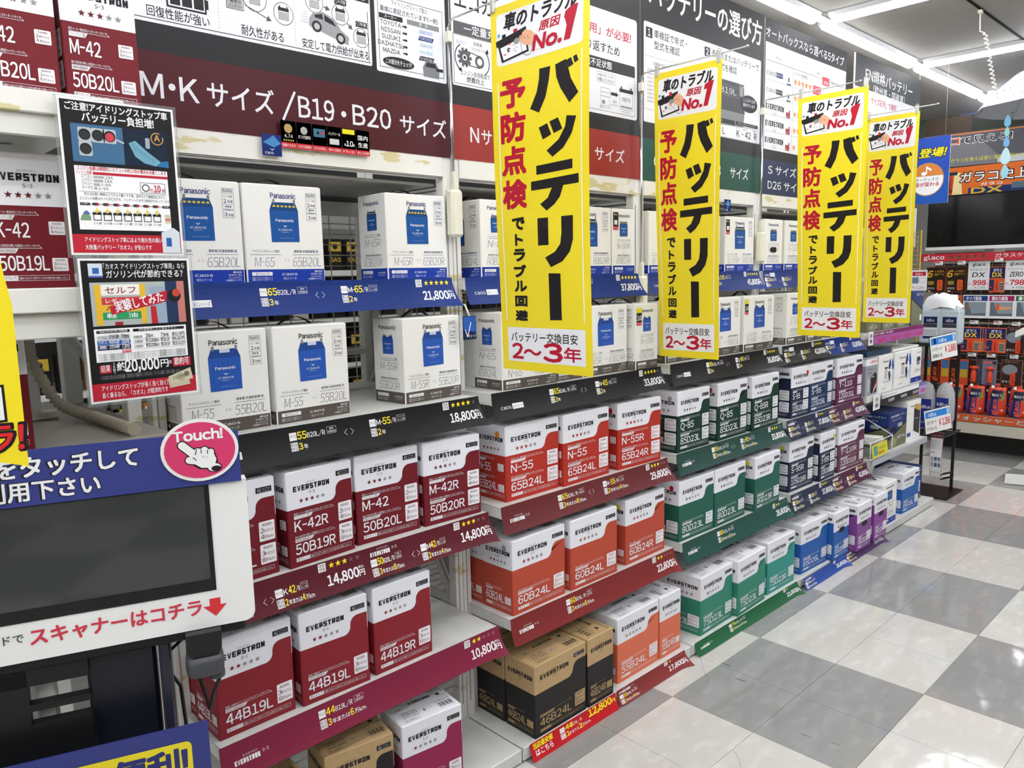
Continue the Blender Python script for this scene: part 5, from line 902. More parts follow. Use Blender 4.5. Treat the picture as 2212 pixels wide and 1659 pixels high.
# small cards at the beam, and the hanging check card
for k, (c, t1, t2) in enumerate((((24, 24, 28), '4.74', '信頼のカオス'), ((24, 24, 28), 'ガス代節約', 'カオスが経済的'), ((24, 24, 28), '', 'カオスが安心'), ((24, 24, 28), 'バッテリーは', '早めの交換を'), ((24, 24, 28), '10', 'ドラレコに'), ((24, 24, 28), '国内生産', '安心の日本製'))):
    cv = Cv(); cv.rect(0, 0, .0405, .064, c, 0); cv.rect(0, 0, .0405, .013, (200, 40, 52), 1); cv.text(t2, .020, .003, .0065, WH, al='c', w=.035, z=2, res=1); ac = [(176, 150, 90), (170, 170, 172), (60, 110, 140), (200, 200, 202), (226, 214, 40), (60, 20, 26)][k]
    if k == 0: cv.disc(.020, .046, .011, ac, 1, n=14); cv.text('4.74', .02, .024, .008, WH, al='c'); cv.stars(.008, .032, .018, .003, 5, (206, 186, 80), None)
    elif k == 2: cv.rect(.004, .034, .036, .054, ac, 1); cv.disc(.027, .044, .004, (200, 50, 60), 2); cv.disc(.016, .044, .004, BK, 2)
    elif k == 4: cv.rect(.002, .05, .038, .062, ac, 1); cv.text('約', .006, .02, .006, WH); cv.text('10', .012, .02, .013, WH, bold=.02); cv.text('倍', .031, .02, .006, WH)
    elif k == 5: cv.text('国内', .02, .038, .012, WH, al='c', w=.03, bold=.01); cv.text('生産', .02, .02, .012, WH, al='c', w=.03, bold=.01)
    else: cv.rect(.006, .02, .034, .034, ac, 1) if k == 3 else None; cv.text(t1, .02, .042 if k == 3 else .025, .008, WH, al='c', w=.034); cv.disc(.02, .045, .01, ac, 1, n=7) if k == 1 else None
    o = MB().box(0, 0, 0, .0405, .0008, .064, clear).build('pop_card', None, (.946+.0425*k, 1.776, 1.771)); cv.build('face_print', o)
    tag(o, ['small card with golden helmet picture, leftmost of six on the beam', 'small card with crumpled notes picture, second of six on the beam', 'small card with traffic light picture, third of six on the beam', 'small card with white sad battery picture, fourth of six', 'small card with yellow top reading 10, fifth of six', 'small card with large white signs, rightmost of six on the beam'][k], 'card', 'small cards on the beam')
def blue_card(x, y, z, label):
    o = MB().box(0, 0, 0, .050, .001, .050, mat('card_blue', (24, 44, 110), .15)).build('pop_card', None, (x, y, z)); cv = Cv(); cv.poly([(.002, .03), (.03, .048), (.048, .03), (.03, .02)], (70, 130, 190), 1); cv.poly([(.018, .018), (.025, .012), (.032, .018), (.025, .015)], (180, 214, 236), 2); cv.text('caos', .006, .004, .007, WH, w=.022); cv.build('face_print', o); tag(o, label, 'card')
blue_card(.895, 1.774, 1.748, 'shiny dark blue square card left of the six small cards')
blue_card(2.96, 1.774, 1.70, 'tiny dark blue card under the beam of the dark green bay'); blue_card(3.75, 1.774, 1.70, 'tiny dark blue card under the beam of the navy bay')
t = thing('check_card', 'blue card with a white tick hanging from a white arm at the post', 'card', (1.438, 1.70, 1.27)); MB().box(0, 0, 0, .05, .001, .068, mat('card_blue', (24, 44, 110), .15)).build('card', t)
cv = Cv(); cv.poly([(.002, .03), (.048, .02), (.048, .066), (.002, .066)], (40, 90, 170), 1); cv.poly([(0, .002), (.05, .002), (.05, .020), (0, .020)], (18, 30, 60), 1.5); cv.line([(.008, .030), (.016, .008), (.03, .05)], .003, WH, 3); cv.text('チャージ', .02, .005, .010, WH, w=.028, z=2); cv.build('face_print', t)
MB().tube([(.045, .09, .10), (.035, .03, .10), (.03, .004, .065)], .003, ivory, 6).build('arm', t)
# ================================================================ near bay goods
carton(.432, 1.58, 1.7725, .127, .198, 'e', 'maroon', 3, 'M-42', '50B20L', 'maroon and white carton on top of the near rack, beside the dark red board', 'maroon cartons in the near bay')
carton(.295, 1.575, 1.7725, .127, .198, 'e', 'maroon', 3, 'M-42', '50B20L', 'maroon and white carton on top of the near rack, at the top left corner', 'maroon cartons in the near bay')
carton(.288, 1.58, 1.4475, .127, .187, 'e', 'maroon', 3, 'K-42', '50B19L', 'maroon and white carton left of the upper laminated poster, shelf below the top', 'maroon cartons in the near bay')
carton(.150, 1.58, 1.4475, .127, .187, 'e', 'maroon', 3, 'K-42', '50B19L', 'maroon and white carton cut by the left edge, middle shelf', 'maroon cartons in the near bay')
carton(.205, 1.62, 1.1505, .127, .187, 'e', 'maroon', 2, '', '44B19L', 'dark red carton in the shade behind the yellow flag', 'maroon cartons in the near bay')
t = thing('cable_sleeve', 'beige spiral-wrapped cable sagging across the dim shelf', 'cable', (.5, 1.62, 1.15)); K = [(.385, 1.97, 1.44), (.400, 1.96, 1.36), (.415, 1.95, 1.275), (.445, 1.94, 1.20), (.475, 1.90, 1.172), (.495, 1.84, 1.164), (.500, 1.75, 1.163), (.502, 1.68, 1.163), (.505, 1.62, 1.163)]
P = []
for k in range(141):
    s = k/140*8; i = min(7, int(s)); f = s-i; g = lambda q: K[max(0, min(8, q))]
    P.append(tuple(.5*((2*g(i)[c])+(-g(i-1)[c]+g(i+1)[c])*f+(2*g(i-1)[c]-5*g(i)[c]+4*g(i+1)[c]-g(i+2)[c])*f*f+(-g(i-1)[c]+3*g(i)[c]-3*g(i+1)[c]+g(i+2)[c])*f**3)-(.5, 1.62, 1.15)[c] for c in range(3)))
m = MB(); m.tube(P, [.0085+.0045*(k % 3 > 0) for k in range(141)], cable_m, 10); m.build('sleeve', t)
MB().box(-.10, .36, .0005, -.04, .40, .018, ivory, .003).build('plug_box', t)
# ================================================================ touch panel
KX, KY = .574, 1.288; ang = math.atan2(-.336, .942)
k_ = thing('touch_panel_terminal', 'touch panel terminal with blue header, pink touch badge and white frame', 'terminal', (KX, KY, 0), ang)
MB().prism([(-.52, .847)]+[(-.014+.018*math.sin(math.radians(q)), .865-.018*math.cos(math.radians(q))) for q in range(0, 91, 15)]+[(.004, 1.107), (-.52, 1.107)], 0, .03, mat('panel_white', (234, 234, 232), .4), 'y').build('frame', k_); MB().box(-.52, .031, .85, -.01, .07, 1.10, black_plastic, .006).build('rear_case', k_)
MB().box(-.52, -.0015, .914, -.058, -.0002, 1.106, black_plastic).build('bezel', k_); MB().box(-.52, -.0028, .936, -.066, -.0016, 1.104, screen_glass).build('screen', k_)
BLU = (52, 62, 132)
MB().box(-.52, -.006, 1.106, -.004, -.0022, 1.196, mat('header_blue', BLU, .4)).build('header_board', k_)
cv = Cv()
for z, bo, c in ((1, .07, (30, 30, 40)), (2, .028, WH)):
    cv.text('画面をタッチして', -.163, 1.152, .031, c, al='r', bold=bo, z=z, w=.27+(.004 if z == 1 else 0)); cv.text('ご利用下さい', -.222, 1.115, .029, c, al='r', bold=bo, z=z, w=.19+(.004 if z == 1 else 0))
cv.build('header_lettering', k_, (0, -.0062, 0))
MB().prism([(-.067+.062*math.cos(2*math.pi*k/32), 1.168+.054*math.sin(2*math.pi*k/32)) for k in range(32)], -.0095, -.0075, board_p, 'y').build('badge', k_)
cv = Cv(); PK = (214, 62, 110); cv.disc(-.067, 1.168, .0565, PK, 1, ry=.0485, n=32); cv.text('Touch!', -.069, 1.186, .0165, WH, al='c', bold=.045, w=.078, z=2)
def hand(cv, s, c, z):
    o = (-.067, 1.158)
    def Q(P): return [(o[0]+a*s*.001, o[1]+b*s*.001) for a, b in P]
    return Q
Q = hand(cv, 1.38, 0, 0)
palm = [(-9, 6), (0, 9), (9, 8), (15, 3), (18, -6), (16, -12), (9, -16), (0, -15), (-8, -9), (-13, -3)]
fing = (((-20, 15), (-9, 4), 4.6), ((-3, 6), (0, 0), 4.0), ((5, 7), (5, 0), 4.0), ((12, 4), (10, -2), 3.8), ((-13, -4), (-4, -6), 4.4))
for g, c, z in ((1.3, (34, 32, 34), 2), (0, (240, 240, 240), 3)):
    cx, cy = 3, -4; cv.poly(Q([(a+(g*1.3 if a > cx else -g*1.3), b+(g*1.3 if b > cy else -g*1.3)) for a, b in palm][::-1]), c, z)
    for a, b, r in fing:
        A, B = Q([a, b]); rr = (r+g)*.00138; cv.seg(A, B, 2*rr, c, z+.1); cv.disc(A[0], A[1], rr, c, z+.2, n=16); cv.disc(B[0], B[1], rr, c, z+.22, n=16)
    A, = Q([(15, -16)]); cv.disc(A[0], A[1], (7.5+g)*.00138, c, z+.6, n=18, ry=(5+g)*.00138)
A, = Q([(17, -17.5)]); cv.disc(A[0], A[1], .0080, (34, 32, 34), 4, ry=.0048, n=16)
for a, b in (((-4, 9), (-6, 2)), ((1, 8), (1, 3)), ((8.5, 7), (8, 2)), ((-9, -1), (-5, -5))): A, B = Q([a, b]); cv.seg(A, B, .0014, (34, 32, 34), 4)
cv.build('badge_print', k_, (0, -.0097, 0))
cv = Cv(); RR = (206, 60, 76); cv.text('スキャナーはコチラ', -.085, .873, .027, RR, al='r', bold=.028, w=.258); cv.text('カードで', -.352, .881, .015, (60, 62, 66), al='r', bold=.01)
cv.poly([(-.071, .899), (-.053, .899), (-.053, .886), (-.043, .886), (-.062, .866), (-.082, .886), (-.071, .886)], (214, 54, 58), 2); cv.build('frame_lettering', k_, (0, -.0003, 0))
m = MB().box(-.52, .02, .822, -.012, .07, .846, black_metal, .003); m.build('lower_bracket', k_); MB().lathe([(.0, .006), (.005, .004), (.006, 0)], chrome, 8, (-.085, .019, .835)).build('screw', k_)
MB().box(-.275, .05, .30, -.165, .12, .83, mat('stand_column', (26, 28, 38), .35), .006).build('column', k_); MB().box(-.16, .03, .30, -.140, .10, .83, mat('column_edge', (40, 42, 54), .3), .004).build('column_edge', k_)
m = MB().box(-.52, .03, .79, -.27, .05, .84, black_metal).box(-.52, .03, .45, -.36, .05, .84, black_metal).box(-.36, .03, .745, -.27, .05, .757, black_metal).box(-.36, .03, .45, -.27, .05, .722, black_metal).build('back_plate', k_)
MB().box(-.355, .06, .60, -.325, .09, .83, white_metal, .003).build('white_rail', k_)
# low sign of the terminal
MB().box(-.52, -.03, .30, -.090, -.026, .690, mat('header_blue2', (46, 56, 122), .4)).build('low_sign', k_)
cv = Cv(); cv.rrect(-.52, .40, -.119, .662, .010, (228, 210, 44), 1); cv.text('便利!', -.128, .597, .052, (46, 52, 110), al='r', bold=.045, w=.115, z=2); cv.text('とっても', -.25, .597, .045, (46, 52, 110), al='r', bold=.04, z=2); cv.build('low_sign_print', k_, (0, -.0305, 0))
m = MB(); m.tube([(-.13, .05, .84), (-.12, .08, .80), (-.16, .1, .76), (-.13, .1, .70), (-.12, .09, .5)], .0035, black_strap, 6); m.build('cable', k_)
m = MB(); m.tube([(-.10, .04, .84), (-.105, .05, .78), (-.085, .04, .68)], .0035, black_strap, 6).tube([(-.062, -.0, .755), (-.075, .01, .72), (-.085, .03, .68)], .0035, black_strap, 6); m.build('cable', k_)
# hand scanner hanging under the frame
s_ = thing('barcode_scanner', 'dark grey hand scanner hanging under the white touch panel frame', 'scanner', (KX, KY, 0), ang); dg = dark_plastic
prof = [(-.1, .841), (-.058, .836), (-.057, .80), (-.112, .802)]
MB().prism([(-.114, .846), (-.056, .846), (-.057, .818), (-.063, .803), (-.085, .796), (-.106, .803), (-.115, .82)], -.02, .03, black_plastic, 'y').build('hood', s_)
m = MB(); rings = [(.802, .030, .030), (.79, .032, .032), (.775, .032, .03), (.766, .029, .026)]
for k in range(len(rings)): pass
bm_ = MB(); N_ = 20; V = []; 
for z, a, b in rings: V += [(-.086+a*math.copysign(abs(math.cos(2*math.pi*j/N_))**.6, math.cos(2*math.pi*j/N_)), .005+b*math.copysign(abs(math.sin(2*math.pi*j/N_))**.6, math.sin(2*math.pi*j/N_)), z) for j in range(N_)]
bm_.add(V, [(k*N_+j, k*N_+(j+1) % N_, (k+1)*N_+(j+1) % N_, (k+1)*N_+j) for k in range(3) for j in range(N_)]+[tuple(range(N_))], dg, True); bm_.build('head', s_)
MB().prism([(-.086+.024*math.cos(2*math.pi*k/16), .003+.018*math.sin(2*math.pi*k/16)) for k in range(16)], .7652, .768, black_plastic, 'z').build('window', s_)
MB().lathe([(.014, 0), (.014, .012), (.010, .016)], dg, 12, (-.068, .005, .752)).build('neck', s_)
# ================================================================ end bay
def en_label(x, y, z, w, h, label):
    o = MB().box(0, 0, 0, w, .0015, h, board_p).build('shelf_label', None, (x, y, z)); cv = Cv(); cv.text('EN', w/2, h*.55, h*.26, BK, al='c', bold=.02); cv.text('規格', w/2, h*.15, h*.26, BK, al='c', bold=.02, w=w*.5); cv.build('face_print', o); tag(o, label, 'label', 'EN labels of the end bay')
def ad(cv, x, y, w, h, bg, fg, t, tc, z=1):
    cv.rect(x, y, x+w, y+h, bg, z)
    if t: cv.text(t, x+w/2, y+h*.25, h*.5, tc, al='c', w=w*.8, z=z+1)
# purple strip of the second shelf
en_label(4.16, 1.628, 1.045, .06, .072, 'white EN label at the purple price strip')
o = MB().box(0, 0, 0, .755, .002, .066, mat('strip_purple', (150, 70, 140), .35)).build('price_strip', None, (4.222, 1.630, 1.045)); cv = Cv(); cv.rect(0, .044, .755, .066, (128, 40, 96), 1); cv.text('BOSCH 国産車・輸入車対応', .01, .048, .013, WH, w=.27, z=2)
for k, p in enumerate(('21,800', '33,800', '27,800', '45,800')):
    cv.rect(.005+.187*k, .002, .187+.187*k, .043, (170, 90, 160), 1.2); cv.text(p+'円', .17+.187*k, .006, .022, (216, 34, 80), al='r', bold=.02, w=.11, z=2)
cv.build('face_print', o); tag(o, 'purple price strip with four pink prices, end bay', 'price tag', 'price strips of the end bay')
o = MB().box(0, 0, 0, .56, .002, .06, mat('strip_black', (38, 40, 42), .4)).build('price_strip', None, (4.36, 1.622, .700)); cv = Cv(); cv.rect(0, .036, .56, .062, WH, 1); cv.text('BOSCH ブラックシリーズ', .01, .041, .013, BK, w=.2, z=2, bold=.01)
for k, p in enumerate(('53,800', '56,800', '55,800')): cv.text(p+'円', .18+.187*k, .008, .018, WH, al='r', bold=.02, w=.09)
cv.build('face_print', o); tag(o, 'black and white price strip with three white prices, end bay', 'price tag', 'price strips of the end bay')
o = MB().box(0, 0, 0, .12, .002, .075, mat('strip_lilac', (176, 160, 214), .4)).build('price_strip', None, (4.925, 1.620, .690)); cv = Cv(); cv.rect(0, .055, .12, .075, (70, 60, 140), 1); cv.text('BOSCH 国産車', .06, .059, .011, WH, al='c', z=2, w=.1); cv.text('53,800', .06, .012, .022, (216, 34, 80), al='c', bold=.02, w=.08); cv.build('face_print', o); tag(o, 'small lilac price tag at the right end of the end bay shelf', 'price tag', 'price strips of the end bay')
en_label(4.225, 1.615, .69, .09, .082, 'white EN label at the black and white price strip')
MB().box(4.17, 1.585, .395, 5.0, 1.598, .43, mat('label_holder', (176, 178, 184), .3), .002).build('label_rail', None); tag(bpy.data.objects['label_rail'], 'grey empty label rail below the wire baskets', 'rail')
# cartons of the end bay, third shelf
def plain_carton(x, y, z, w, d, h, m, label, fn=None, fs=None, grp='slim battery cartons, end bay', name='battery_carton', cat='carton', yaw=0):
    o = MB().box(0, 0, 0, w, d, h, m, .0015).build(name, None, (x, y, z), (0, 0, yaw)); tag(o, label, cat, grp)
    if fn: cv = Cv(); fn(cv, w, h); cv.build('front_print', o)
    if fs: cv = Cv(); fs(cv, d, h); cv.build('side_print', o, (0, d, 0), -math.pi/2)
    return o
grey_b = mat('carton_grey', (150, 152, 158), .5)
def bosch(cv, w, h):
    cv.rect(0, h*.80, w, h*.97, WH, 1); cv.text('BOSCH', w*.95, h*.85, h*.075, (206, 24, 44), al='r', bold=.03, z=2, w=w*.45); cv.ring(w*.4, h*.885, w*.05, w*.015, BK, 2); cv.text('PS-I Battery', w*.15, h*.68, h*.04, BK, w=w*.4); cv.text('PSIN-4L', w*.15, h*.58, h*.04, BK, w=w*.35)
    cv.rect(w*.15, h*.1, w*.35, h*.45, (180, 182, 186), 1); cv.poly([(w*.45, h*.05), (w*.97, h*.05), (w*.97, h*.5), (w*.86, h*.6), (w*.45, h*.48)], (38, 40, 44), 2); cv.poly([(w*.68, h*.1), (w*.95, h*.3), (w*.95, h*.38), (w*.68, h*.18)], (190, 50, 60), 3); cv.poly([(w*.68, h*.05), (w*.95, h*.22), (w*.95, h*.28), (w*.68, h*.1)], WH, 3); cv.rect(w*.5, h*.46, w*.78, h*.5, (150, 152, 156), 3)
def bside(cv, w, h): cv.rect(0, h*.80, w, h*.97, WH, 1); cv.text('BOSCH', w*.5, h*.85, h*.07, (206, 24, 44), al='c', bold=.03, z=2)
def circ(cv, w, h):
    cv.text('Panasonic', w*.5, h*.8, h*.05, BK, al='c', bold=.02, w=w*.4); cv.text('caos', w*.2, h*.86, h*.03, GREY); cv.poly([(w*.42, h*.33), (w*.62, h*.33), (w*.62, h*.63), (w*.55, h*.69), (w*.42, h*.63)], (196, 192, 184), 2); cv.rect(w*.42, h*.62, w*.62, h*.66, BK, 3)
    for a0, c in ((100, (52, 46, 96)), (20, (52, 46, 96)), (-80, (30, 90, 180)), (-150, (190, 206, 226))): cv.ring(w*.88, h*.55, w*.2, w*.12, c, 2, a0+85, a0+150, ry=1.7)
    cv.text('345LN0', w*.55, h*.22, h*.07, GREY, al='c', w=w*.42); cv.text('6', w*.55, h*.12, h*.05, BK, al='c'); cv.text('欧州車用', w*.25, h*.06, h*.03, BK, w=w*.28)
def prem(cv, w, h):
    cv.text('Panasonic', w*.72, h*.86, h*.035, (40, 50, 110), al='c', bold=.02, w=w*.35); cv.rect(w*.55, h*.5, w*.82, h*.66, (130, 134, 140), 2); cv.poly([(w*.5, h*.62), (w*.9, h*.62), (w*.84, h*.74), (w*.56, h*.74)], (50, 70, 96), 3); cv.text('395LN3', w*.65, h*.3, h*.09, (130, 130, 140), al='c', w=w*.6); cv.rect(0, .0, w, h*.15, (34, 60, 150), 2); cv.text('caos', w*.6, h*.04, h*.05, WH, al='c', z=3)
carton_w = board_p; z3 = .7704; y3 = 1.64
plain_carton(4.17, y3, z3, .155, .26, .203, grey_b, 'grey slim carton with a black battery picture, leftmost on the end bay third shelf', bosch, bside)
plain_carton(4.345, y3, z3, .200, .26, .200, carton_w, 'white slim carton with a blue and violet ring, under the flat dark carton', circ)
plain_carton(4.575, y3, z3, .235, .26, .200, carton_w, 'white slim carton with a blue and violet ring, second of two', circ)
plain_carton(4.83, y3, z3, .165, .26, .200, carton_w, 'white slim carton with blue base, rightmost of the end bay third shelf', prem)
plain_carton(4.23, 1.66, z3+.2035, .34, .24, .027, mat('carton_navy', (36, 60, 90), .4), 'flat dark blue carton lying on the slim cartons', grp='flat cartons, end bay')
plain_carton(4.60, 1.66, z3+.2035, .40, .24, .012, carton_w, 'flat white carton lying on the white slim cartons', grp='flat cartons, end bay')
# fourth shelf
def eub(cv, w, h):
    cv.rect(0, h*.45, w, h, (30, 52, 110), 1); cv.poly([(0, 0), (w, 0), (w, h*.62), (0, h*.25)], (112, 112, 84), 2); cv.poly([(0, h*.25), (w, h*.62), (w, h*.66), (0, h*.31)], (24, 26, 30), 3); cv.text('欧州EN規格バッテリー', w*.52, h*.86, h*.06, WH, al='c', w=w*.8, z=3, bold=.01); cv.text('LN-2/L0-1', w*.2, h*.76, h*.045, WH, z=3, w=w*.5); cv.text('BATT-4.1', w*.72, h*.22, h*.08, WH, al='c', w=w*.42, z=4, bold=.02)
    cv.rect(w*.15, h*.48, w*.4, h*.58, BK, 3); cv.rrect(w*.5, h*.55, w*.75, h*.66, .008, (170, 176, 186), 3.5); cv.poly([(w*.1, h*.05), (w*.4, h*.05), (w*.5, h*.2), (w*.3, h*.3), (w*.12, h*.18)], (150, 148, 120), 3)
z4 = .4304
plain_carton(4.47, 1.62, z4, .27, .20, .205, mat('carton_blue', (30, 52, 110), .45), 'dark blue and olive carton on the lower wire tray shelf', eub, eub, 'large cartons of the end bay')
def whi(cv, w, h):
    cv.text('Panasonic', w*.25, h*.85, h*.04, (40, 50, 110), w=w*.4, bold=.02); cv.text('caos', w*.1, h*.68, h*.04, GREY); cv.poly([(w*.5, h*.22), (w*.93, h*.08), (w*.97, h*.68), (w*.5, h*.80)], (52, 50, 48), 2); cv.poly([(w*.5, h*.80), (w*.97, h*.68), (w*.97, h*.86), (w*.6, h*.9)], (200, 160, 70), 2); cv.text('Panasonic', w*.72, h*.5, h*.035, WH, al='c', z=3, w=w*.25); cv.text('caos', w*.72, h*.4, h*.03, GREY, al='c', z=3); cv.rect(w*.05, h*.1, w*.3, h*.2, (60, 80, 160), 2)
plain_carton(4.76, 1.625, z4, .225, .24, .232, carton_w, 'white carton with a slanted black battery picture on the lower tray shelf', whi, None, 'large cartons of the end bay')
plain_carton(4.82, 1.60, z5, .16, .22, .205, mat('carton_blue', (30, 52, 110), .45), 'dark blue carton with small white table at the far end of the floor shelf', lambda cv, w, h: (cv.text('欧州EN規格バッテリー', w*.5, h*.83, h*.06, WH, al='c', w=w*.85), cv.text('BATT-4.1', w*.8, h*.7, h*.06, WH, al='r', w=w*.4), cv.rect(w*.08, h*.22, w*.85, h*.55, WH, 1), cv.rect(0, 0, w, h*.14, (112, 112, 84), 1), [cv.disc(w*(.16+.14*k), h*.48, w*.05, BK, 2, n=10) for k in range(5)], [cv.rect(w*.12, h*(.25+.04*k), w*.8, h*(.26+.04*k), GREY, 2) for k in range(4)]), None, 'large cartons of the end bay')
# second shelf: olive cartons and a big blue one
def oli(cv, w, h): cv.rect(0, 0, w, h, (118, 120, 96), 1); cv.poly([(w*.15, h*.1), (w*.6, h*.1), (w*.75, h*.5), (w*.4, h*.8), (w*.1, h*.5)], (150, 150, 130), 2); cv.text('KN', w*.3, h*.3, h*.2, WH, z=3, bold=.02); cv.text('4.1', w*.65, h*.3, h*.2, WH, z=3, bold=.02)
for k in range(3): plain_carton(4.20+.21*k, 1.66, 1.1084, .20, .2, .06, mat('carton_olive', (118, 120, 96), .5), ['leftmost', 'middle', 'right one'][k]+' low olive carton above the purple price strip', oli, None, 'low olive cartons above the purple strip')
plain_carton(4.83, 1.655, 1.1084, .19, .22, .20, mat('carton_blue', (30, 52, 110), .45), 'blue and olive carton right above the purple price strip', lambda cv, w, h: (cv.poly([(0, 0), (w, 0), (w, h*.42), (0, h*.78)], (118, 120, 96), 1), cv.poly([(0, h*.78), (w, h*.42), (w, h*.46), (0, h*.82)], BK, 2), cv.text('BATT-4.1', w*.7, h*.86, h*.08, WH, al='c', w=w*.5), cv.rect(w*.75, h*.12, w*.9, h*.3, WH, 2)), None, 'large cartons of the end bay')
# wire basket with booklets
b = thing('wire_basket', 'white wire basket of leaflets on the lower tray shelf', 'basket', (4.12, 1.58, .432)); wm = mat('white_wire', (222, 222, 218), .35)
m = MB(); xs = (0, .34); 
for p, q in (((0, .0, .01), (0, 0, .10)), ((0, 0, .10), (.0, .14, .19)), ((0, .14, .19), (.25, .14, .19)), ((.25, .14, .19), (.30, 0, .10)), ((0, 0, .10), (.30, 0, .10)), ((0, 0, .01), (.30, 0, .01)), ((.30, 0, .01), (.30, 0, .10)), ((.30, 0, .01), (.25, .14, .01)), ((0, .14, .01), (.25, .14, .01)), ((0, .0, .01), (0, .14, .01))): m.tube([p, q], .003, wm, 6)
for k in range(9): x = .03+k*.028; m.tube([(x, .14, .01), (x, .14, .19)], .0018, wm, 5)
m.build('wires', b)
for k in range(5): o = MB().box(-.09, -.06, 0, .09, .06, .006, board_p, .001).build('leaflet_stack', None, (4.28+.004*k, 1.66, .50+.0075*k), (.0, .12, .05*k)); tag(o, 'white leaflet in the wire basket', 'leaflet', 'leaflets in the wire basket')
o = MB().box(0, 0, 0, .21, .0015, .07, mat('leaflet_yellow', (214, 206, 60), .4)).build('leaflet', None, (4.15, 1.577, .445), (-.12, 0, 0)); cv = Cv(); cv.rect(.02, .01, .07, .06, (90, 150, 140), 1); cv.text('カーバッテリー', .08, .035, .016, BK, w=.11, bold=.01); cv.text('無料点検', .08, .01, .014, (200, 50, 50), w=.08, bold=.01); cv.build('face_print', o); tag(o, 'yellow leaflet at the front of the wire basket', 'leaflet')
# ================================================================ urea solution stand
s = thing('display_stand', 'black wire display stand with floor plate, right of the end bay', 'stand', (5.32, 1.67, 0))
MB().box(-.14, -.16, .002, .17, .13, .010, black_metal, .002).build('floor_plate', s); 
for x, y in ((.10, -.11), (.10, .08)): MB().box(x-.008, y-.008, .008, x+.008, y+.008, .965, black_metal).build('post', s)
for z, d in ((.965, 0), (.40, 0)):
    m = MB()
    for k in range(6): m.tube([(-.14+.055*k, -.13, z), (-.14+.055*k, .12, z)], .0035, black_metal, 6)
    m.tube([(-.15, -.13, z), (.15, -.13, z), (.15, .12, z), (-.15, .12, z), (-.15, -.13, z)], .0045, black_metal, 6); m.build('wire_tray', s)
m = MB()
for k in range(4): z = .165-.0*k; x = -.03+.02*k; m.tube([(x, -.08, .10), (x-.01, -.14, .125), (x-.01, -.14, .155), (x, -.08, .13)], .003, black_metal, 6)
m.build('hook', s)
def jug_o(x, y, z, label, yaw=0):
    t = thing('jug', label, 'jug', (x, y, z), yaw, 'five litre jugs on the black stand')
    m = MB(); P = [(-.045, -.06), (.045, -.06), (.05, -.05), (.05, .05), (.045, .06), (-.045, .06), (-.05, .05), (-.05, -.05)]; V = []; lev = [(0, .92), (.01, 1), (.20, 1), (.235, .82), (.25, .40)]
    for zz, k in lev: V += [(a*k, b*k, zz) for a, b in P]
    m.add(V, [(r*8+j, r*8+(j+1) % 8, r*8+8+(j+1) % 8, r*8+8+j) for r in range(4) for j in range(8)]+[tuple(range(8)), tuple(range(32, 40))], jug); m.build('bottle', t)
    MB().lathe([(.02, 0), (.02, .022), (.0, .023)], board_p, 14, (0, 0, .249)).build('cap', t); MB().tube([(0, -.045, .215), (0, -.035, .262), (0, .01, .262)], .008, board_p, 8).build('grip', t)
    cv = Cv(); cv.rect(-.035, .03, .045, .165, (226, 228, 234), 1); cv.rect(-.035, .125, .045, .168, (26, 32, 84), 2); cv.text('AdBlue', .005, .137, .017, WH, al='c', z=3, w=.045); cv.rect(-.035, .10, .045, .124, (60, 62, 70), 2); cv.rect(-.035, .03, .045, .045, (26, 32, 84), 2)
    for k in range(4): cv.rect(-.03, .052+.010*k, .04, .056+.010*k, GREY, 2)
    cv.build('front_label', t, (-.0505, 0, 0), -math.pi/2)
    return t
jug_o(5.34, 1.70, .97, 'pale jug with a dark label, left of two above the upper blue price card'); jug_o(5.34, 1.59, .97, 'pale jug with a dark label, right of two above the upper blue price card')
o = None
m = MB(); rs = random.Random(4); V = []; N1 = 14
for j in range(N1):
    t = 2*math.pi*j/N1; q_ = 1+rs.uniform(-.1, .1); V.append((.062*math.cos(t)*q_, .118*math.sin(t)*q_, -.045+rs.uniform(-.012, .012)))
for r, z in ((.060, .005), (.052, .03), (.022, .044)):
    for j in range(N1): t = 2*math.pi*j/N1; k = 1+rs.uniform(-.12, .12); V.append((r*math.cos(t)*k, r*1.5*math.sin(t)*k, z+rs.uniform(-.006, .008)))
m.add(V, [(r*N1+j, r*N1+(j+1) % N1, (r+1)*N1+(j+1) % N1, (r+1)*N1+j) for r in range(3) for j in range(N1)]+[tuple(range(3*N1, 4*N1))], mat('white_film', (240, 240, 244), .3), True); o = m.build('plastic_wrap', None, (5.34, 1.645, 1.235)); tag(o, 'crumpled white plastic wrap over the tops of the two jugs', 'wrap')
def bagged(x, y, z, h, label, yaw):
    t = thing('bagged_jug', label, 'jug', (x, y, z), yaw, 'bagged jugs on the black stand'); m = MB(); rs = random.Random(int(y*1000)); V = []; n = 12
    for k, (r, zz) in enumerate(((.042, 0), (.050, .03), (.052, h*.5), (.050, h*.75), (.035, h*.92), (.014, h))):
        for j in range(n): a = 2*math.pi*j/n; q = 1+rs.uniform(-.1, .1); V.append((r*math.cos(a)*q, r*1.05*math.sin(a)*q, zz+rs.uniform(-.006, .006) if k else 0))
    m.add(V, [(r*n+j, r*n+(j+1) % n, (r+1)*n+(j+1) % n, (r+1)*n+j) for r in range(5) for j in range(n)]+[tuple(range(n)), tuple(range(5*n, 6*n))], mat('crinkled_film', (226, 228, 232), .12, trans=.55, ior=1.2, bump=1.0, nscale=22), True); m.build('clear_bag', t)
    cv = Cv(); cv.rect(-.036, 0, .042, h*.62, (40, 52, 140), 1); cv.text('AdBlue', .005, h*.42, .020, WH, al='c', w=.066, z=2, bold=.01); cv.text('尿素水', .005, h*.1, .012, (160, 170, 220), al='c', z=2); cv.build('blue_label', t, (-.058, 0, .01), -math.pi/2, rx=0)
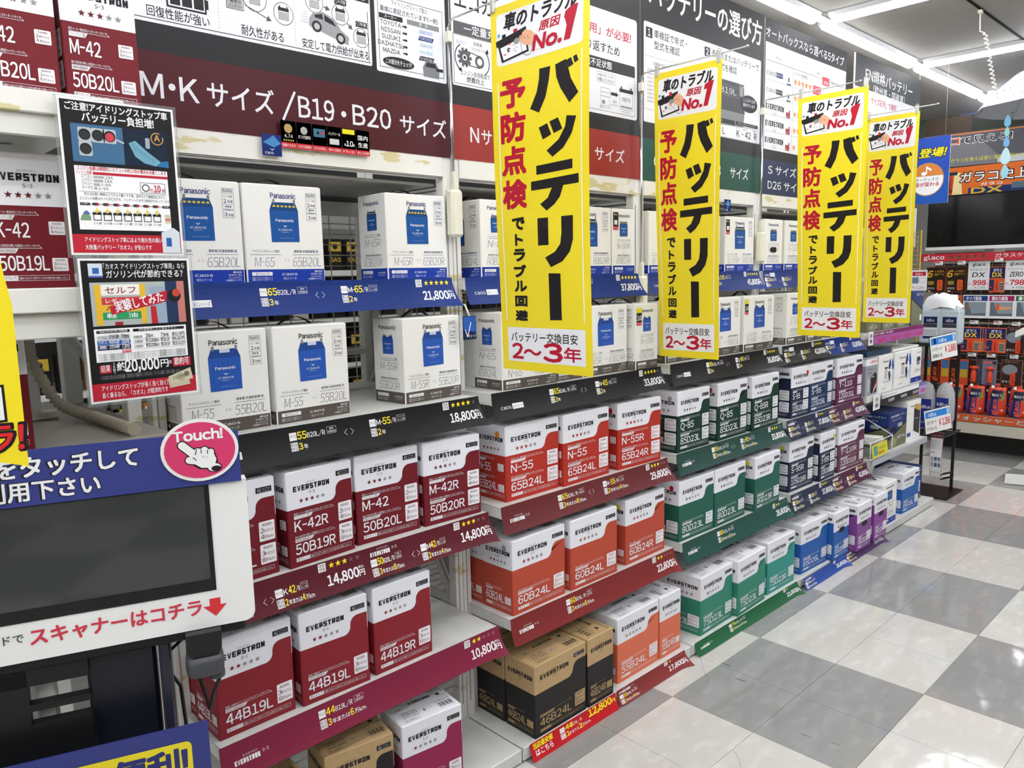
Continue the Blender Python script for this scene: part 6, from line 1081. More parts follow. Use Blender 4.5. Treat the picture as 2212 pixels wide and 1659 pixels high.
bagged(5.32, 1.705, .42, .30, 'crinkled clear bag with blue label, taller of two on the stand', .1); bagged(5.33, 1.595, .46, .26, 'crinkled clear bag with dark blue label, nearest the orange bags', -.1)
def price_card(y1, z, w, h, tilt, l1, l2, price, label, icon):
    t = thing('price_card', label, 'price card', (5.05, y1, z), -math.pi/2+.12, 'blue and white price cards on the stand'); MB().box(-.003, 0, -.003, w+.003, .003, h+.003, black_metal).box(0, -.001, 0, w, .0, h, board_p).build('frame', t)
    cv = Cv(); cv.rect(.006, h*.66, w*.97, h*.94, (50, 132, 214), 1); cv.text('AdBlue', w*.47 if icon else w*.3, h*.72, h*.15, WH, al='c', w=w*.3, z=2, bold=.01); cv.text(l1, .01, h*.38, h*.16, BK, w=w*.38, bold=.006); cv.text(l2, .01, h*.1, h*.16, BK, w=w*.38, bold=.006); cv.text(price, w*.96, h*.24, h*.3, (206, 46, 66), al='r', w=w*.42, bold=.012)
    if icon: cv.rect(w*.14, h*.69, w*.22, h*.92, (30, 34, 60), 2)
    cv.rect(w*.86, h*.68, w*.93, h*.92, (190, 214, 236), 2); cv.build('face_print', t, (0, -.0012, 0)); t.rotation_euler = (0, tilt, -.55)
price_card(1.60, .882, .185, .145, -.16, 'ハイグレード', '尿素水 5L', '¥2,880', 'upper blue and white price card, 2,880 yen, leaning under the two jugs', 1)
price_card(1.61, .430, .185, .145, -.16, 'スタンダード', 'アドブルー 5L', '¥2,398', 'lower blue and white price card, 2,398 yen, before the bagged jugs', 0)
cv = Cv(); cv.rect(0, 0, .072, .30, WH, 0); cv.frame(.001, .001, .071, .299, .002, (190, 60, 70), 1); cv.rect(.002, .262, .070, .298, (190, 44, 60), 1); cv.text('お客様へのお願い', .036, .272, .012, WH, al='c', w=.058, z=2)
for k in range(4): cv.text('尿素水は水とアドブルー', .008, .238-.015*k, .008, BK, w=.052, res=1)
cv.text('無料回収', .008, .165, .009, BK, w=.022, res=1)
for k, c in enumerate(((150, 170, 196), (80, 90, 110), (110, 120, 140))): cv.rect(.008+.02*k, .075, .024+.02*k, .14, c, 1); cv.rect(.008+.02*k, .1, .024+.02*k, .12, (190, 200, 214), 2)
cv.text('空容器回収のご案内', .008, .035, .006, BK, w=.05, res=1)
o = link('notice_strip', cv.mesh('notice_strip', lambda x, y: (x, -.02*math.sin(y/.3*math.pi), y), cy=[.3*k/8 for k in range(1, 8)]), None, (5.30, 1.655, .105), (0, 0, -math.pi/2)); tag(o, 'narrow curved notice with red heading, below the lower price card', 'notice')
# ================================================================ gondola with orange glass-care goods, facing the camera end
g = thing('display_gondola', 'wide display gondola of orange glass-care goods behind the black stand', 'shelf rack', (7.0, 1.2, 0)); ox, oy = -7.0, -1.2
def G_(n, mb): return mb.build(n, g, (ox, oy, 0))
gm = mat('gondola_beige', (196, 190, 174), .45); dark_b = mat('gondola_dark_back', (62, 46, 42), .6)
G_('base_shelf', MB().box(6.58, -.2, .17, 7.1, 2.12, .255, gm, .004)); G_('back_panel', MB().box(7.08, -.2, .0, 7.12, 2.26, 1.56, dark_b)); G_('kick_plate', MB().box(6.80, -.15, .0, 7.1, 2.08, .169, mat('kick_dark', (40, 36, 34), .6)))
m = MB()
for k in range(34): m.box(7.060, 2.25-.07*k-.003, .26, 7.064, 2.25-.07*k, 1.55, wire)
for k in range(20): m.box(7.056, -.1, .28+.065*k, 7.06, 2.25, .283+.065*k, wire)
G_('back_grid', m)['kind'] = 'stuff'
for z in (1.235, .745, .56): G_('hook_bar', MB().box(7.0, -.1, z+.24 if z < 1 else z+.235, 7.015, 2.24, z+.255 if z < 1 else z+.25, gm))
def card(x, y, z, w, h, label, cat, name, fn, th=.004, m=None, group=None, lean=0):
    o = MB().box(0, 0, 0, w, th, h, m or board_p, .0).build(name, None, (x, y, z), (0, 0, -math.pi/2+lean)); cv = Cv(); fn(cv, w, h); cv.build('face_print', o); return tag(o, label, cat, group)
OG = (226, 92, 36)
def lipf(cv, w, h): cv.rect(0, 0, w, h, (206, 92, 48), 1); cv.text('ウォッシャーと同時に強力撥水', .18, h*.22, h*.62, BK, bold=.06, w=1.0, z=2); cv.text('ウォッシャーと同時に強力撥水', .184, h*.23, h*.6, WH, bold=.012, w=.992, z=3)
card(6.575, 2.10, .262, 1.6, .058, 'orange shelf strip with white outlined lettering at the gondola foot', 'strip', 'shelf_strip', lipf)
def redf(cv, w, h):
    cv.rect(0, 0, w, h, (196, 50, 62), 1); cv.text('glaco', .02, h*.28, h*.5, WH, bold=.03, w=.15, z=2); cv.text('ガラスケア市場売上', .52, h*.35, h*.45, WH, bold=.01, w=.42, z=2)
    for k in range(5): cv.disc(.22+.055*k, h*.5, .014, (110, 90, 60), 2, n=10); cv.disc(.222+.055*k, h*.62, .007, (60, 60, 66), 3, n=8)
card(6.70, 2.24, 1.487, .90, .062, 'red shelf strip with white lettering under the television', 'strip', 'shelf_strip', redf)
def tvset():
    t = thing('television', 'large switched-off black television above the orange goods', 'television', (6.68, 2.20, 1.585), -math.pi/2)
    MB().box(0, 0, .015, .88, .05, .425, black_plastic, .004).build('case', t); MB().box(.008, -.002, .02, .872, .0, .418, tv_glass).build('screen', t); MB().box(-.005, -.006, -.012, .80, .03, .014, mat('tv_white_trim', (222, 222, 220), .3), .003).build('lower_trim', t); MB().box(.4, .05, -.1, .46, .35, .3, grey_metal).build('bracket', t)
tvset()
def black_card(n6):
    def f(cv, w, h):
        cv.rect(0, 0, w, h, (36, 24, 20), 1); cv.frame(.002, .002, w-.002, h-.002, .003, (150, 66, 30), 2); cv.text('6', w*.06, h*.6, h*.26, (222, 168, 44), bold=.04, sh=.2, z=3); cv.text('ヶ月耐久', w*.42, h*.78, h*.09, (222, 168, 44), w=w*.5, z=3); cv.text('無敵ガラス', w*.4, h*.66, h*.09, (222, 168, 44), w=w*.5, z=3)
        cv.rrect(w*.56, h*.08, w*.84, h*.5, .012, OG, 3); cv.disc(w*.7, h*.62, w*.14, (30, 24, 22), 4, ry=h*.07, n=14); cv.text('glaco', w*.74, h*.16, w*.1, BK, z=4, rot=math.pi/2, w=h*.28); cv.rect(w*.1, h*.3, w*.4, h*.45, (150, 130, 50), 3); cv.text('ガラコ', w*.08, h*.12, h*.08, WH, w=w*.34, z=3, bold=.02); cv.disc(w*.18, h*.05, .012, (200, 190, 180), 3, ry=.006)
    return f
def price(t1, t2, pr, low):
    def f(cv, w, h): cv.rect(0, 0, w, h, (226, 226, 228), 1); cv.text('glaco', w*.5, h*.84, h*.10, BK, al='c', bold=.03, w=w*.6); cv.text(t1, w*.5, h*.67, h*.07, BK, al='c', w=w*.8); cv.text(t2, w*.5, h*.45, h*.16, BK, al='c', bold=.02, w=w*.6, sh=.1); cv.text(pr, w*.55, h*.17, h*.17, (200, 34, 50), al='c', bold=.04, w=w*.6, sh=.1); cv.text('円', w*.9, h*.17, h*.08, (200, 34, 50), al='c'); cv.text('税込', w*.1, h*.18, h*.08, (200, 34, 50), al='c', w=w*.12); cv.text(low, w*.6, h*.05, h*.06, BK, al='c', w=w*.5, sh=.1)
    return f
def dxf(cv, w, h):
    cv.rect(0, 0, w, h, OG, 1); cv.poly([(w*.02, h*.55), (w*.98, h*.55), (w*.98, h*.97), (w*.02, h*.97)], (26, 40, 92), 2); cv.text('ガラコ', w*.5, h*.8, h*.11, WH, al='c', w=w*.5, z=3, bold=.03); cv.text('DX', w*.5, h*.6, h*.17, (226, 190, 60), al='c', bold=.05, w=w*.6, z=3); cv.rect(w*.04, h*.06, w*.32, h*.5, (44, 50, 96), 2); cv.disc(w*.12, h*.2, w*.06, (214, 80, 120), 3, n=10); cv.rect(w*.66, h*.05, w*.95, h*.42, (170, 150, 110), 2)
    for k in range(3): cv.rect(w*.69, h*(.09+.1*k), w*.92, h*(.15+.1*k), (70, 80, 120), 3)
def bottle_shape(o, w, h, x0=.5):
    MB().prism([(w*(x0-.10), h*.04), (w*(x0+.10), h*.04), (w*(x0+.12), h*.3), (w*(x0+.09), h*.52), (w*(x0-.09), h*.52), (w*(x0-.12), h*.3)], -.022, -.004, mat('orange_plastic', (226, 74, 44), .35), 'y').build('bottle', o)
    cv = Cv(); cv.text('glaco', w*(x0+.05), h*.12, w*.09, BK, z=1, rot=math.pi/2, w=h*.3, bold=.02); cv.build('bottle_print', o, (0, -.0222, 0))
GG = 'orange and dark glass-care packs on the gondola'
for k, (y, l) in enumerate(((2.21, 'black card pack with golden six, left one under the red strip'), (2.065, 'black card pack with golden six, right one under the red strip'))): card(6.75, y, 1.245, .145, .20, l, 'pack', 'card_pack', black_card(6), m=mat('pack_dark', (36, 24, 20), .4), group=GG)
card(6.73, 1.905, 1.265, .145, .218, 'white price poster reading DX and 998', 'poster', 'price_poster', price('ぬりぬりガラコ', 'DX', '998', '¥1,080'), group='white price posters on the gondola'); card(6.73, 1.655, 1.265, .145, .218, 'white price poster reading ZERO and 798', 'poster', 'price_poster', price('ガラコミラーコート', 'ZERO', '798', '¥898'), group='white price posters on the gondola')
o = card(6.75, 1.765, 1.245, .105, .195, 'orange blister pack between the two white price posters', 'pack', 'blister_pack', dxf, group=GG); bottle_shape(o, .105, .195, .55)
o = card(6.75, 1.50, 1.245, .105, .195, 'orange blister pack right of the ZERO poster', 'pack', 'blister_pack', dxf, group=GG); bottle_shape(o, .105, .195, .55)
def pp(cv, w, h):
    cv.rect(0, 0, w, h, (176, 96, 60), 0); cv.rect(.006, .008, w-.006, h-.008, (232, 230, 228), 1)
    for k, (t, c) in enumerate((('タイパ最強', (36, 60, 130)), ('撥水力最強', (160, 30, 90)), ('曇り止め', (50, 110, 60)))):
        x = .010+.175*k; cv.rect(x, h*.72, x+.165, h*.92, c, 2); cv.text(t, x+.07, h*.75, h*.14, WH, al='c', w=.105, bold=.02, z=3); cv.rect(x+.008, h*.14, x+.157, h*.68, (98, 110, 122), 2); cv.poly([(x+.03, h*.68), (x+.157, h*.68), (x+.157, h*.25), (x+.06, h*.22)], (140, 150, 158), 3)
        if k == 0: cv.poly([(x+.012, h*.35), (x+.04, h*.4), (x+.035, h*.6), (x+.016, h*.52)], (150, 100, 84), 4)
        if k == 1: cv.poly([(x+.06, h*.36), (x+.15, h*.42), (x+.15, h*.5), (x+.07, h*.5)], (222, 160, 120), 4); cv.rect(x+.05, h*.36, x+.07, h*.6, OG, 4.5)
card(6.73, 1.935, 1.04, .55, .195, 'wide framed poster with two car-window pictures, mid gondola', 'poster', 'product_poster', pp, .008)
card(6.74, 1.995, 1.04, .058, .185, 'narrow orange side card left of the framed poster', 'poster', 'product_poster', lambda cv, w, h: (cv.rect(0, 0, w, h, (206, 98, 50), 1), cv.text('!', w*.6, h*.7, h*.15, BK, bold=.04)), .004)
for k, (y, l) in enumerate(((1.92, 'orange blister pack below the framed poster, left one'), (1.75, 'orange blister pack below the framed poster, right one'))):
    for q in range(3 if k == 0 else 1):
        o = card(6.70+.012*q, y-.012*q, .79, .135, .19, l if q == 0 else 'orange blister pack %s behind the left one below the framed poster' % ('directly', 'directly', 'second')[q], 'pack', 'blister_pack', dxf, group=GG)
        if q == 0: bottle_shape(o, .135, .19)
def mir(cv, w, h): cv.rect(0, 0, w, h, (52, 36, 34), 1); cv.frame(.002, .002, w-.002, h-.002, .003, (170, 70, 40), 2); cv.disc(w*.42, h*.62, w*.36, (130, 140, 148), 2, ry=h*.2); cv.text('ガラコ', w*.08, h*.1, h*.09, WH, w=w*.4, z=3, bold=.02); cv.text('ミラーコート', w*.5, h*.88, h*.07, (220, 190, 180), al='c', z=3, w=w*.6)
o = card(6.72, 1.625, .785, .13, .20, 'dark red mirror-coat pack with round window, right of the orange packs', 'pack', 'blister_pack', mir, group=GG); bottle_shape(o, .13, .20, .68)
o = card(6.72, 1.64, .545, .14, .195, 'dark red mirror-coat pack with round window, lower row', 'pack', 'blister_pack', mir, group=GG); bottle_shape(o, .14, .195, .6)
def box_g(cv, w, h): cv.rect(0, 0, w, h, (214, 84, 40), 1); cv.rect(w*.55, 0, w, h, (40, 26, 24), 2); cv.rect(w*.05, h*.3, w*.5, h*.62, (196, 160, 50), 2); cv.rect(w*.05, h*.62, w*.5, h*.95, (60, 110, 160), 2); cv.text('glaco', w*.9, h*.1, w*.26, OG, z=3, rot=math.pi/2, w=h*.55, bold=.03)
for k in range(3): 
    o = card(6.74, 2.20-.135*k, .52, .115, .20, ['tall orange and black box, leftmost behind the stand post', 'tall orange and black box behind the stand post, middle one', 'tall orange and black box left of the spray packs'][k], 'pack', 'product_box', box_g, .05, mat('pack_orange', (196, 70, 36), .45), GG)
def spray(bg):
    def f(cv, w, h): cv.rect(0, 0, w, h, bg, 1); cv.rect(w*.05, h*.84, w*.75, h*.95, (190, 80, 60), 2); cv.text('BLAVE', w*.4, h*.86, h*.06, WH, al='c', z=3); cv.disc(w*.85, h*.88, w*.14, (70, 60, 66), 3); cv.poly([(w*.3, h*.6), (w*.9, h*.6), (w*.9, h*.7), (w*.6, h*.76), (w*.3, h*.7)], (150, 160, 176), 2)
    return f
for k, (y, bg) in enumerate(((1.885, (70, 74, 92)), (1.775, (120, 132, 160)))):
    o = card(6.75, y, .535, .10, .195, ['dark', 'pale blue'][k]+' hanging spray pack in the lower row', 'pack', 'spray_pack', spray(bg), group=GG); MB().lathe([(.018, 0), (.02, .01), (.02, .07), (.012, .085), (.012, .10), (.03, .105), (.03, .12), (0, .125)], mat('orange_plastic', (226, 74, 44), .35), 12, (.06, -.022, .02)).build('spray_can', o)
def pouch(x, y, z, label):
    t = thing('pouch', label, 'pouch', (x, y, z), -math.pi/2, 'orange and blue refill pouches on the base shelf'); m = MB(); w, h, n = .125, .215, 7; V = []
    for r in range(8):
        v = r/7; d = .045*(1-v)**.8+.004; ww = w*(1-.12*max(0, v-.7)/.3)
        for j in range(n): u = j/(n-1); V.append(((u-.5)*ww+w/2, -d*math.sin(math.pi*u)-.002*math.sin(9*v+3*u), h*v))
        for j in range(n): u = 1-j/(n-1); V.append(((u-.5)*ww+w/2, d*.5*math.sin(math.pi*u)+.002, h*v))
    q = 2*n; m.add(V, [(r*q+j, r*q+(j+1) % q, (r+1)*q+(j+1) % q, (r+1)*q+j) for r in range(7) for j in range(q)]+[tuple(range(q)), tuple(range(7*q, 8*q))], mat('pouch_orange', (214, 70, 44), .25), True); m.build('pouch_body', t)
    MB().lathe([(.011, 0), (.011, .02), (0, .021)], board_p, 10, (.03, 0, .205)).build('spout', t)
    cv = Cv(); W_ = w
    cv.poly([(w*.12, .0), (w*.62, .0), (w*.62, h*.62), (w*.2, h*.62)], (30, 46, 120), 1); cv.poly([(w*.12, h*.62), (w*.85, h*.62), (w*.8, h*.9), (w*.25, h*.9)], (36, 30, 60), 1); cv.text('glaco', w*.55, h*.05, w*.24, (232, 84, 44), rot=math.pi/2, w=h*.52, bold=.05, z=2); cv.text('雨はじく', w*.5, h*.68, h*.09, WH, al='c', w=w*.5, z=2, bold=.02); cv.poly([(w*.7, h*.5), (w*.92, h*.6), (w*.9, h*.86), (w*.8, h*.8)], (120, 140, 60), 2); cv.rect(w*.02, .01, w*.1, h*.5, (60, 90, 150), 1); cv.disc(w*.82, h*.2, w*.06, (230, 200, 190), 1, n=12)
    def wp(x, y): v = max(0, min(1, y/h)); d = .045*(1-v)**.8+.004; u = max(0, min(1, x/w)); return (x, -d*math.sin(math.pi*u)-.002*math.sin(9*v+3*u)-.0012, y)
    link('pouch_print', cv.mesh('pouch_print', wp, cx=[w*k/8 for k in range(1, 8)], cy=[h*k/8 for k in range(1, 8)]), t)
for k, l in enumerate(('leftmost orange and blue pouch, behind the lower price card', 'orange and blue pouch, second from the left on the base shelf', 'orange and blue pouch, third from the left with a green flash', 'orange and blue pouch at the right picture edge')): pouch(6.66, 1.99-.145*k, .32, l)
for k in range(3): pouch(6.80, 1.92-.145*k, .33, ['left', 'middle', 'right'][k]+' pouch of the back row on the base shelf')
MB().box(6.6, -.1, .255, 7.05, 2.1, .320, mat('inner_tray', (120, 60, 40), .5)).build('base_tray', g, (ox, oy, 0))
# small shelf-price chips
for k, (y, z) in enumerate(((1.86, 1.005), (1.70, 1.005), (1.58, 1.0), (2.12, .76), (1.86, .755), (1.73, .755), (1.58, .755), (2.13, 1.46), (1.97, 1.46), (1.72, 1.475))):
    card(6.69, y, z, .055, .028, 'small white price chip on a gondola hook', 'label', 'price_chip', lambda cv, w, h, k=k: (cv.rect(.002, h*.55, w*.6, h*.9, (200, 60, 60) if k % 2 else GREY, 1), cv.text('¥798', w*.5, h*.1, h*.35, BK, al='c', w=w*.6)), .001, group='price chips on the gondola')
def t1(cv, w, h):
    cv.rect(0, 0, w, h, (84, 84, 90), 1); cv.rect(0, h*.66, w, h, (34, 38, 28), 1.5); cv.rect(0, h*.66, w*.32, h, (60, 46, 36), 1.7); cv.rect(0, h*.62, w, h*.645, (200, 110, 60), 2); cv.poly([(0, 0), (w*.55, 0), (w*.40, h*.45), (0, h*.5)], (112, 112, 116), 1.4); cv.disc(w*.86, h*.36, w*.13, (30, 30, 34), 2, ry=h*.16); cv.disc(w*.86, h*.36, w*.08, (90, 92, 98), 3, ry=h*.1); cv.poly([(w*.5, h*.1), (w, h*.2), (w, 0), (w*.5, 0)], (190, 192, 196), 2)
    cv.text('ガラコ', w*.245, h*.42, h*.16, WH, bold=.07, al='r', z=3, w=w*.24); cv.text('ガラコ', w*.243, h*.425, h*.15, (210, 90, 40), bold=.03, al='r', z=4, w=w*.235)
    cv.text('で見える!', w*.255, h*.43, h*.14, WH, bold=.07, z=3, w=w*.33); cv.text('で見える!', w*.258, h*.435, h*.13, (26, 26, 28), bold=.03, z=4, w=w*.325); cv.text('さらにガラコを使えば更に感動的雨はじき!', w*.1, h*.08, h*.07, (200, 196, 60), w=w*.6, z=3, bold=.01)
def t2(cv, w, h):
    cv.rect(0, 0, w, h, (214, 106, 34), 1); cv.text('ガラコ史上最高撥水', w*.16, h*.42, h*.36, BK, bold=.1, z=2, w=w*.9*.9); cv.text('ガラコ史上最高撥水', w*.163, h*.43, h*.34, WH, bold=.02, z=3, w=w*.885*.9); cv.rrect(w*.01, 0, w*.11, h*.72, .02, (176, 60, 36), 2); cv.rect(w*.005, h*.72, w*.14, h*.84, (26, 44, 60), 2.5); cv.text('glaco', w*.09, h*.1, w*.05, BK, z=3, rot=math.pi/2, w=h*.45, bold=.02)
    cv.poly([(w*.11, 0), (w*.18, 0), (w*.16, h*.8), (w*.12, h*.8)], (236, 216, 160), 2); cv.rect(w*.22, 0, w*.7, h*.22, (30, 40, 96), 2); cv.text('DX', w*.24, h*.0, h*.2, (214, 176, 50), z=3, bold=.05, w=w*.2); cv.text('ガラコ', w*.3, h*.26, h*.1, WH, z=3, bold=.03, w=w*.14); cv.rect(w*.5, h*.08, w*.68, h*.30, (80, 104, 116), 3); cv.rect(w*.71, h*.08, w*.9, h*.33, (60, 62, 66), 3)
card(6.62, 2.235, 2.20, 1.0, .37, 'upper poster with huge orange and black lettering and a car, over the television', 'poster', 'product_poster', t1, .01, lean=.10); card(6.60, 2.12, 1.985, 1.0, .20, 'orange poster with white outlined lettering right above the television', 'poster', 'product_poster', t2, .01)
# blue hanging sign with a note
def bs(cv, w, h):
    cv.rect(0, 0, w, h, (34, 86, 176), 1); cv.poly([(0, h*.3), (w, h*.5), (w, h), (0, h)], (40, 76, 170), 1.3); cv.text('登場!', w*.93, h*.70, h*.13, BK, bold=.08, al='r', sh=.2, z=2, w=w*.74); cv.text('登場!', w*.925, h*.703, h*.125, (228, 214, 40), bold=.03, al='r', sh=.2, z=3, w=w*.72)
    cv.disc(w*.45, h*.37, w*.43, (196, 140, 80), 2, ry=h*.25); cv.disc(w*.45, h*.37, w*.41, WH, 3, ry=h*.237)
    cv.poly([(w*.45+w*.41*math.cos(math.pi*k/16), h*.42+h*.187*math.sin(math.pi*k/16)) for k in range(17)], (206, 128, 60), 4); cv.disc(w*.36, h*.46, w*.07, WH, 5, ry=h*.03); cv.rect(w*.41, h*.46, w*.44, h*.57, WH, 5); cv.poly([(w*.42, h*.57), (w*.56, h*.52), (w*.53, h*.49), (w*.42, h*.545)], WH, 5.3)
    cv.text('オーディオの', w*.45, h*.34, h*.055, BK, al='c', z=5, w=w*.6); cv.text('音が変わる', w*.45, h*.265, h*.06, (190, 44, 70), al='c', bold=.02, z=5, w=w*.62)
o = card(5.6, 1.965, 1.86, .235, .425, 'blue hanging sign with yellow lettering and a music note, behind the last banner', 'sign', 'hanging_sign', bs, .006)
MB().tube([(.03, .003, .425), (.03, .003, CEIL-1.86)], .0008, wire, 4).tube([(.2, .003, .425), (.2, .003, CEIL-1.86)], .0008, wire, 4).build('hanging_thread', o)
def psm(cv, w, h): cv.rect(0, 0, w, h, WH, 1); cv.rect(w*.08, h*.72, w*.92, h*.92, (190, 40, 50), 2); cv.text('超撥水', w*.5, h*.76, h*.1, WH, al='c', z=3); cv.rect(w*.08, h*.35, w*.48, h*.65, (110, 130, 150), 2); cv.frame(w*.52, h*.4, w*.9, h*.62, .001, BK); cv.text('¥1,280', w*.5, h*.08, h*.12, (190, 50, 60), al='c', w=w*.75)
card(6.40, 2.205, 1.27, .115, .155, 'small white card reading 1,280 with red heading, beside the last banner', 'card', 'price_card', psm)
# yellow wire rack with white cloths
y_ = thing('yellow_wire_rack', 'yellow wire rack with white cloth, left of the television', 'rack', (6.5, 2.3, 1.25)); yw = mat('yellow_wire', (206, 172, 50), .4); m = MB()
for k in range(7): m.tube([(0, .11-.035*k, 0), (0, .11-.035*k, .46)], .0018, yw, 5)
for k in range(14): m.tube([(0, .12, .01+.035*k), (0, -.12, .01+.035*k)], .0018, yw, 5)
m.tube([(0, .125, -1.25), (0, .125, .48), (0, -.12, .48), (0, -.12, -1.25)], .006, yw, 6); m.build('wires', y_)
o = MB().box(0, 0, 0, .13, .01, .30, board_p, .004).build('white_cloth', None, (6.52, 2.36, 1.60), (0, 0, -math.pi/2)); tag(o, 'white cloth hanging in the yellow wire rack', 'cloth')
# umbrella with blue drops, and its paper mobile
u = thing('umbrella', 'open white umbrella with blue dots at the right picture edge', 'umbrella', (5.95, 1.25, 2.40)); um = mat('umbrella_white', (196, 203, 214), .5); m = MB(); V = [(0, 0, .30)]; n = 8; rr = (.12, .24, .36, .45)
for q, r in enumerate(rr):
    for j in range(n*3): a = 2*math.pi*j/(n*3); s_l = 1-.05*(math.cos(a*n)*-.5+.5)*(q/3); V.append((r*s_l*math.cos(a), r*s_l*math.sin(a), .30*(1-(r/.47)**2.1)+(.0 if j % 3 else .004)))
N3 = n*3; F_ = [(0, 1+j, 1+(j+1) % N3) for j in range(N3)]+[(1+r*N3+j, 1+(r+1)*N3+j, 1+(r+1)*N3+(j+1) % N3, 1+r*N3+(j+1) % N3) for r in range(3) for j in range(N3)]
m.add(V, F_, um, True); m.build('canopy', u); MB().tube([(0, 0, .335), (0, 0, -.3)], .004, chrome, 8).build('shaft', u)
m = MB(); dm2 = mat('drop_blue', (50, 104, 186), .4)
for r in (.10, .16, .22, .28, .33, .38, .425):
    for j in range(int(r*120)):
        a = 2*math.pi*(j+(r*37 % 1))/int(r*120); z = .30*(1-(r/.47)**2.1)+.006; c = Vector((r*.965*math.cos(a), r*.965*math.sin(a), z+.003)); sl = -.30*2.1*(r/.47)**1.1/.47
        e1 = Vector((math.cos(a), math.sin(a), sl)).normalized(); e2 = Vector((-math.sin(a), math.cos(a), 0)); m.add([c+e1*.0075*math.cos(t)+e2*.005*math.sin(t)+Vector((0, 0, .002)) for t in [2*math.pi*k/7 for k in range(7)]], [tuple(range(7))], dm2)
m.build('dots', u)['kind'] = 'stuff'
for j in range(8): a = 2*math.pi*j/8; MB().tube([(r*math.cos(a), r*math.sin(a), .30*(1-(r/.47)**2.1)-.004) for r in (.02, .17, .32, .45)], .0015, chrome, 5).build('rib', u)
mb_ = thing('drop_mobile', 'string of pale blue paper drops hanging below the umbrella edge', 'mobile', (5.75, 1.455, 2.05)); z = .335
for k, (r, c) in enumerate(((.018, (110, 180, 220)), (.014, (140, 200, 190)), (.016, (110, 170, 220)), (.026, (190, 224, 236)), (.020, (150, 210, 226)))):
    P = [(r*math.sin(t)*(1-.35*math.cos(t)), -r*2.0*math.cos(t)*-1) for t in [2*math.pi*q/14 for q in range(14)]]; z -= r*2.2; MB().prism([(a, b+z) for a, b in P], -.002, .002, mat('drop_%d' % k, c, .3), 'x').build('paper_drop', mb_); z -= r*1.9
MB().tube([(0, 0, .34), (0, 0, z)], .0008, wire, 4).build('string', mb_)
# coiled cord from the ceiling
cc = thing('coiled_cord', 'white coiled cord hanging from a hook in the ceiling rail', 'cord', (4.63, 1.325, CEIL-.012)); P = [(0, 0, 0), (.002, 0, -.04), (.012, 0, -.10)]
for k in range(150): t = k/149; P.append((.02+.008*math.cos(k*.62), -.02-.07*t+.008*math.sin(k*.62), -.11-.33*t))
MB().tube(P, .0032, mat('white_cord', (232, 228, 222), .4), 6).build('cord', cc); MB().box(-.012, -.01, -.016, .012, .01, .0, ivory, .002).build('hook', cc)
# far boards and racks above the rows
def fb(cv, w, h): cv.rect(0, 0, w*.45, h, (72, 92, 78), 1); cv.poly([(0, h*.3), (w*.45, h*.75), (w*.45, h*.6), (0, h*.1)], (96, 114, 100), 2); cv.rect(w*.45, 0, w, h, (110, 130, 190), 1); cv.text('ルーフキャリア', w*.04, h*.05, h*.13, WH, w=w*.4, z=3)
card(7.6, 2.62, 2.44, .75, .30, 'green and blue board high behind the umbrella', 'sign', 'far_board', fb, .01)
r_ = thing('roof_rack_display', 'black and white roof rack display rising behind the end bay', 'display', (5.9, 2.25, 2.25))
MB().box(-.01, -.03, -2.25, .01, .0, .42, black_metal).build('upright', r_); MB().prism([(-.12, .0), (.0, .40), (.03, .39), (-.09, -.02)], -.04, -.01, white_metal, 'y').build('bar', r_)
for k in range(4): MB().box(-.1, -.05, .02+.09*k, .02, .1, .045+.09*k, white_metal, .004).build('crossbar', r_)
for k in range(6):
    w_ = thing('white_wire_grid', 'white wire grid panel behind the header boards', 'grid', (4.6+.55*k, 2.5+.12*k, 2.15), 0, 'wire grids behind the boards'); m = MB()
    for q in range(10): m.tube([(.04*q, 0, 0), (.04*q, 0, .36)], .003, wm, 5)
    for q in (0, .18, .36): m.tube([(0, 0, q), (.36, 0, q)], .003, wm, 5)
    for q in (0, .36): m.tube([(q, 0, -2.15), (q, 0, .36)], .006, wm, 5)
    m.build('wires', w_)['kind'] = 'stuff'
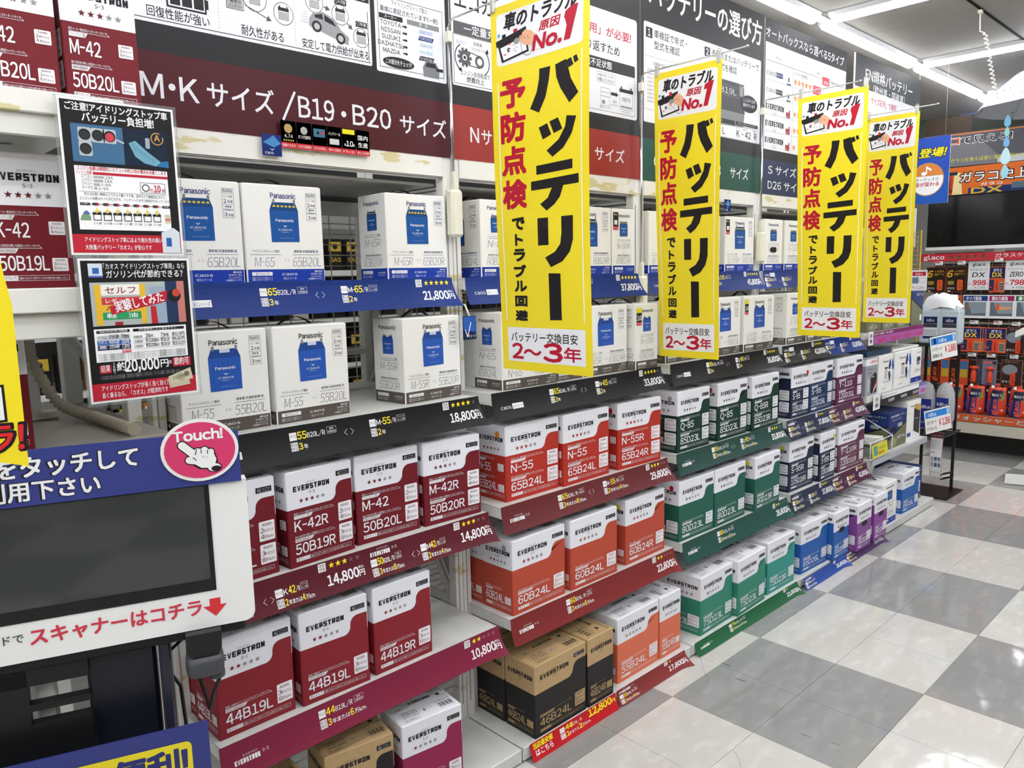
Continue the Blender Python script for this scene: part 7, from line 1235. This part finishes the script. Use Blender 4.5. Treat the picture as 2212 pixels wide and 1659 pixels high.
# white floor stand at the right edge
st = thing('floor_stand', 'white flat floor stand foot at the right picture edge', 'stand', (6.05, 1.22, 0)); MB().prism([(-.22, .14), (.05, .20), (.2, -.2), (-.10, -.22)], .004, .012, white_metal).build('foot', st); MB().tube([(-.02, -.04, .012), (-.02, -.04, 1.1)], .009, white_metal, 8).build('tube', st)
MB().prism([(0, 1.08), (.0, 1.14), (.19, 1.02), (.19, .98)], -.10, .12, board_p, 'x').build('leaflet_holder', st, (-.1, -.05, 0))
# ================================================================ the next aisle, seen through the wire mesh
bg = thing('background_gondola', 'white shelves of dark boxes seen through the wire mesh', 'shelf rack', (2.6, 3.9, 0))
for z in (.45, .75, 1.0, 1.25, 1.5): MB().box(-2.9, -.25, z-.03, 2.9, .2, z, white_metal).build('shelf_board', bg)
MB().box(-2.9, .2, 0, 2.9, .24, 1.75, mat('back_grey', (120, 118, 114), .6)).build('back_panel', bg)
kinds = [((26, 24, 26), (206, 170, 60), 'GAS'), ((26, 24, 26), (190, 40, 44), 'OIL'), ((30, 26, 24), (214, 206, 60), 'FUEL'), ((222, 160, 50), (26, 24, 26), 'ケア'), ((206, 120, 50), WH, 'TREAT'), ((180, 176, 168), (60, 60, 66), '')]
meshes = []
for k, (c, t_, s) in enumerate(kinds):
    m1 = MB().box(0, 0, 0, .085, .06, .165, ink(c), .001).mesh('product_box'); cv = Cv(); cv.rect(.006, .10, .079, .15, t_, 1)
    if s: cv.text(s, .0425, .045, .022, t_, al='c', bold=.03, w=.065); cv.text('SYSTEM', .0425, .075, .01, t_, al='c', w=.05); cv.disc(.0425, .125, .015, c, 2, n=10)
    meshes.append((m1, cv.mesh('front_print')))
rb = random.Random(12)
for li, z in enumerate((.75, 1.0, 1.25, 1.5)):
    for k in range(30):
        x = .75+.11*k; q = rb.choice((3, 4, 0, 0, 2)) if x < 1.3 and z < 1.25 else rb.choice((0, 0, 1, 2, 0, 5))
        o = link('product_box', meshes[q][0], None, (x, 3.66, z)); tag(o, ['black and gold', 'black and red', 'black and yellow', 'orange', 'orange-brown', 'grey'][q]+' small box on the shelves beyond the wire mesh', 'box', 'boxes beyond the wire mesh, '+['black and gold', 'black and red', 'black and yellow', 'orange', 'orange-brown', 'grey'][q]); link('front_print', meshes[q][1], o)
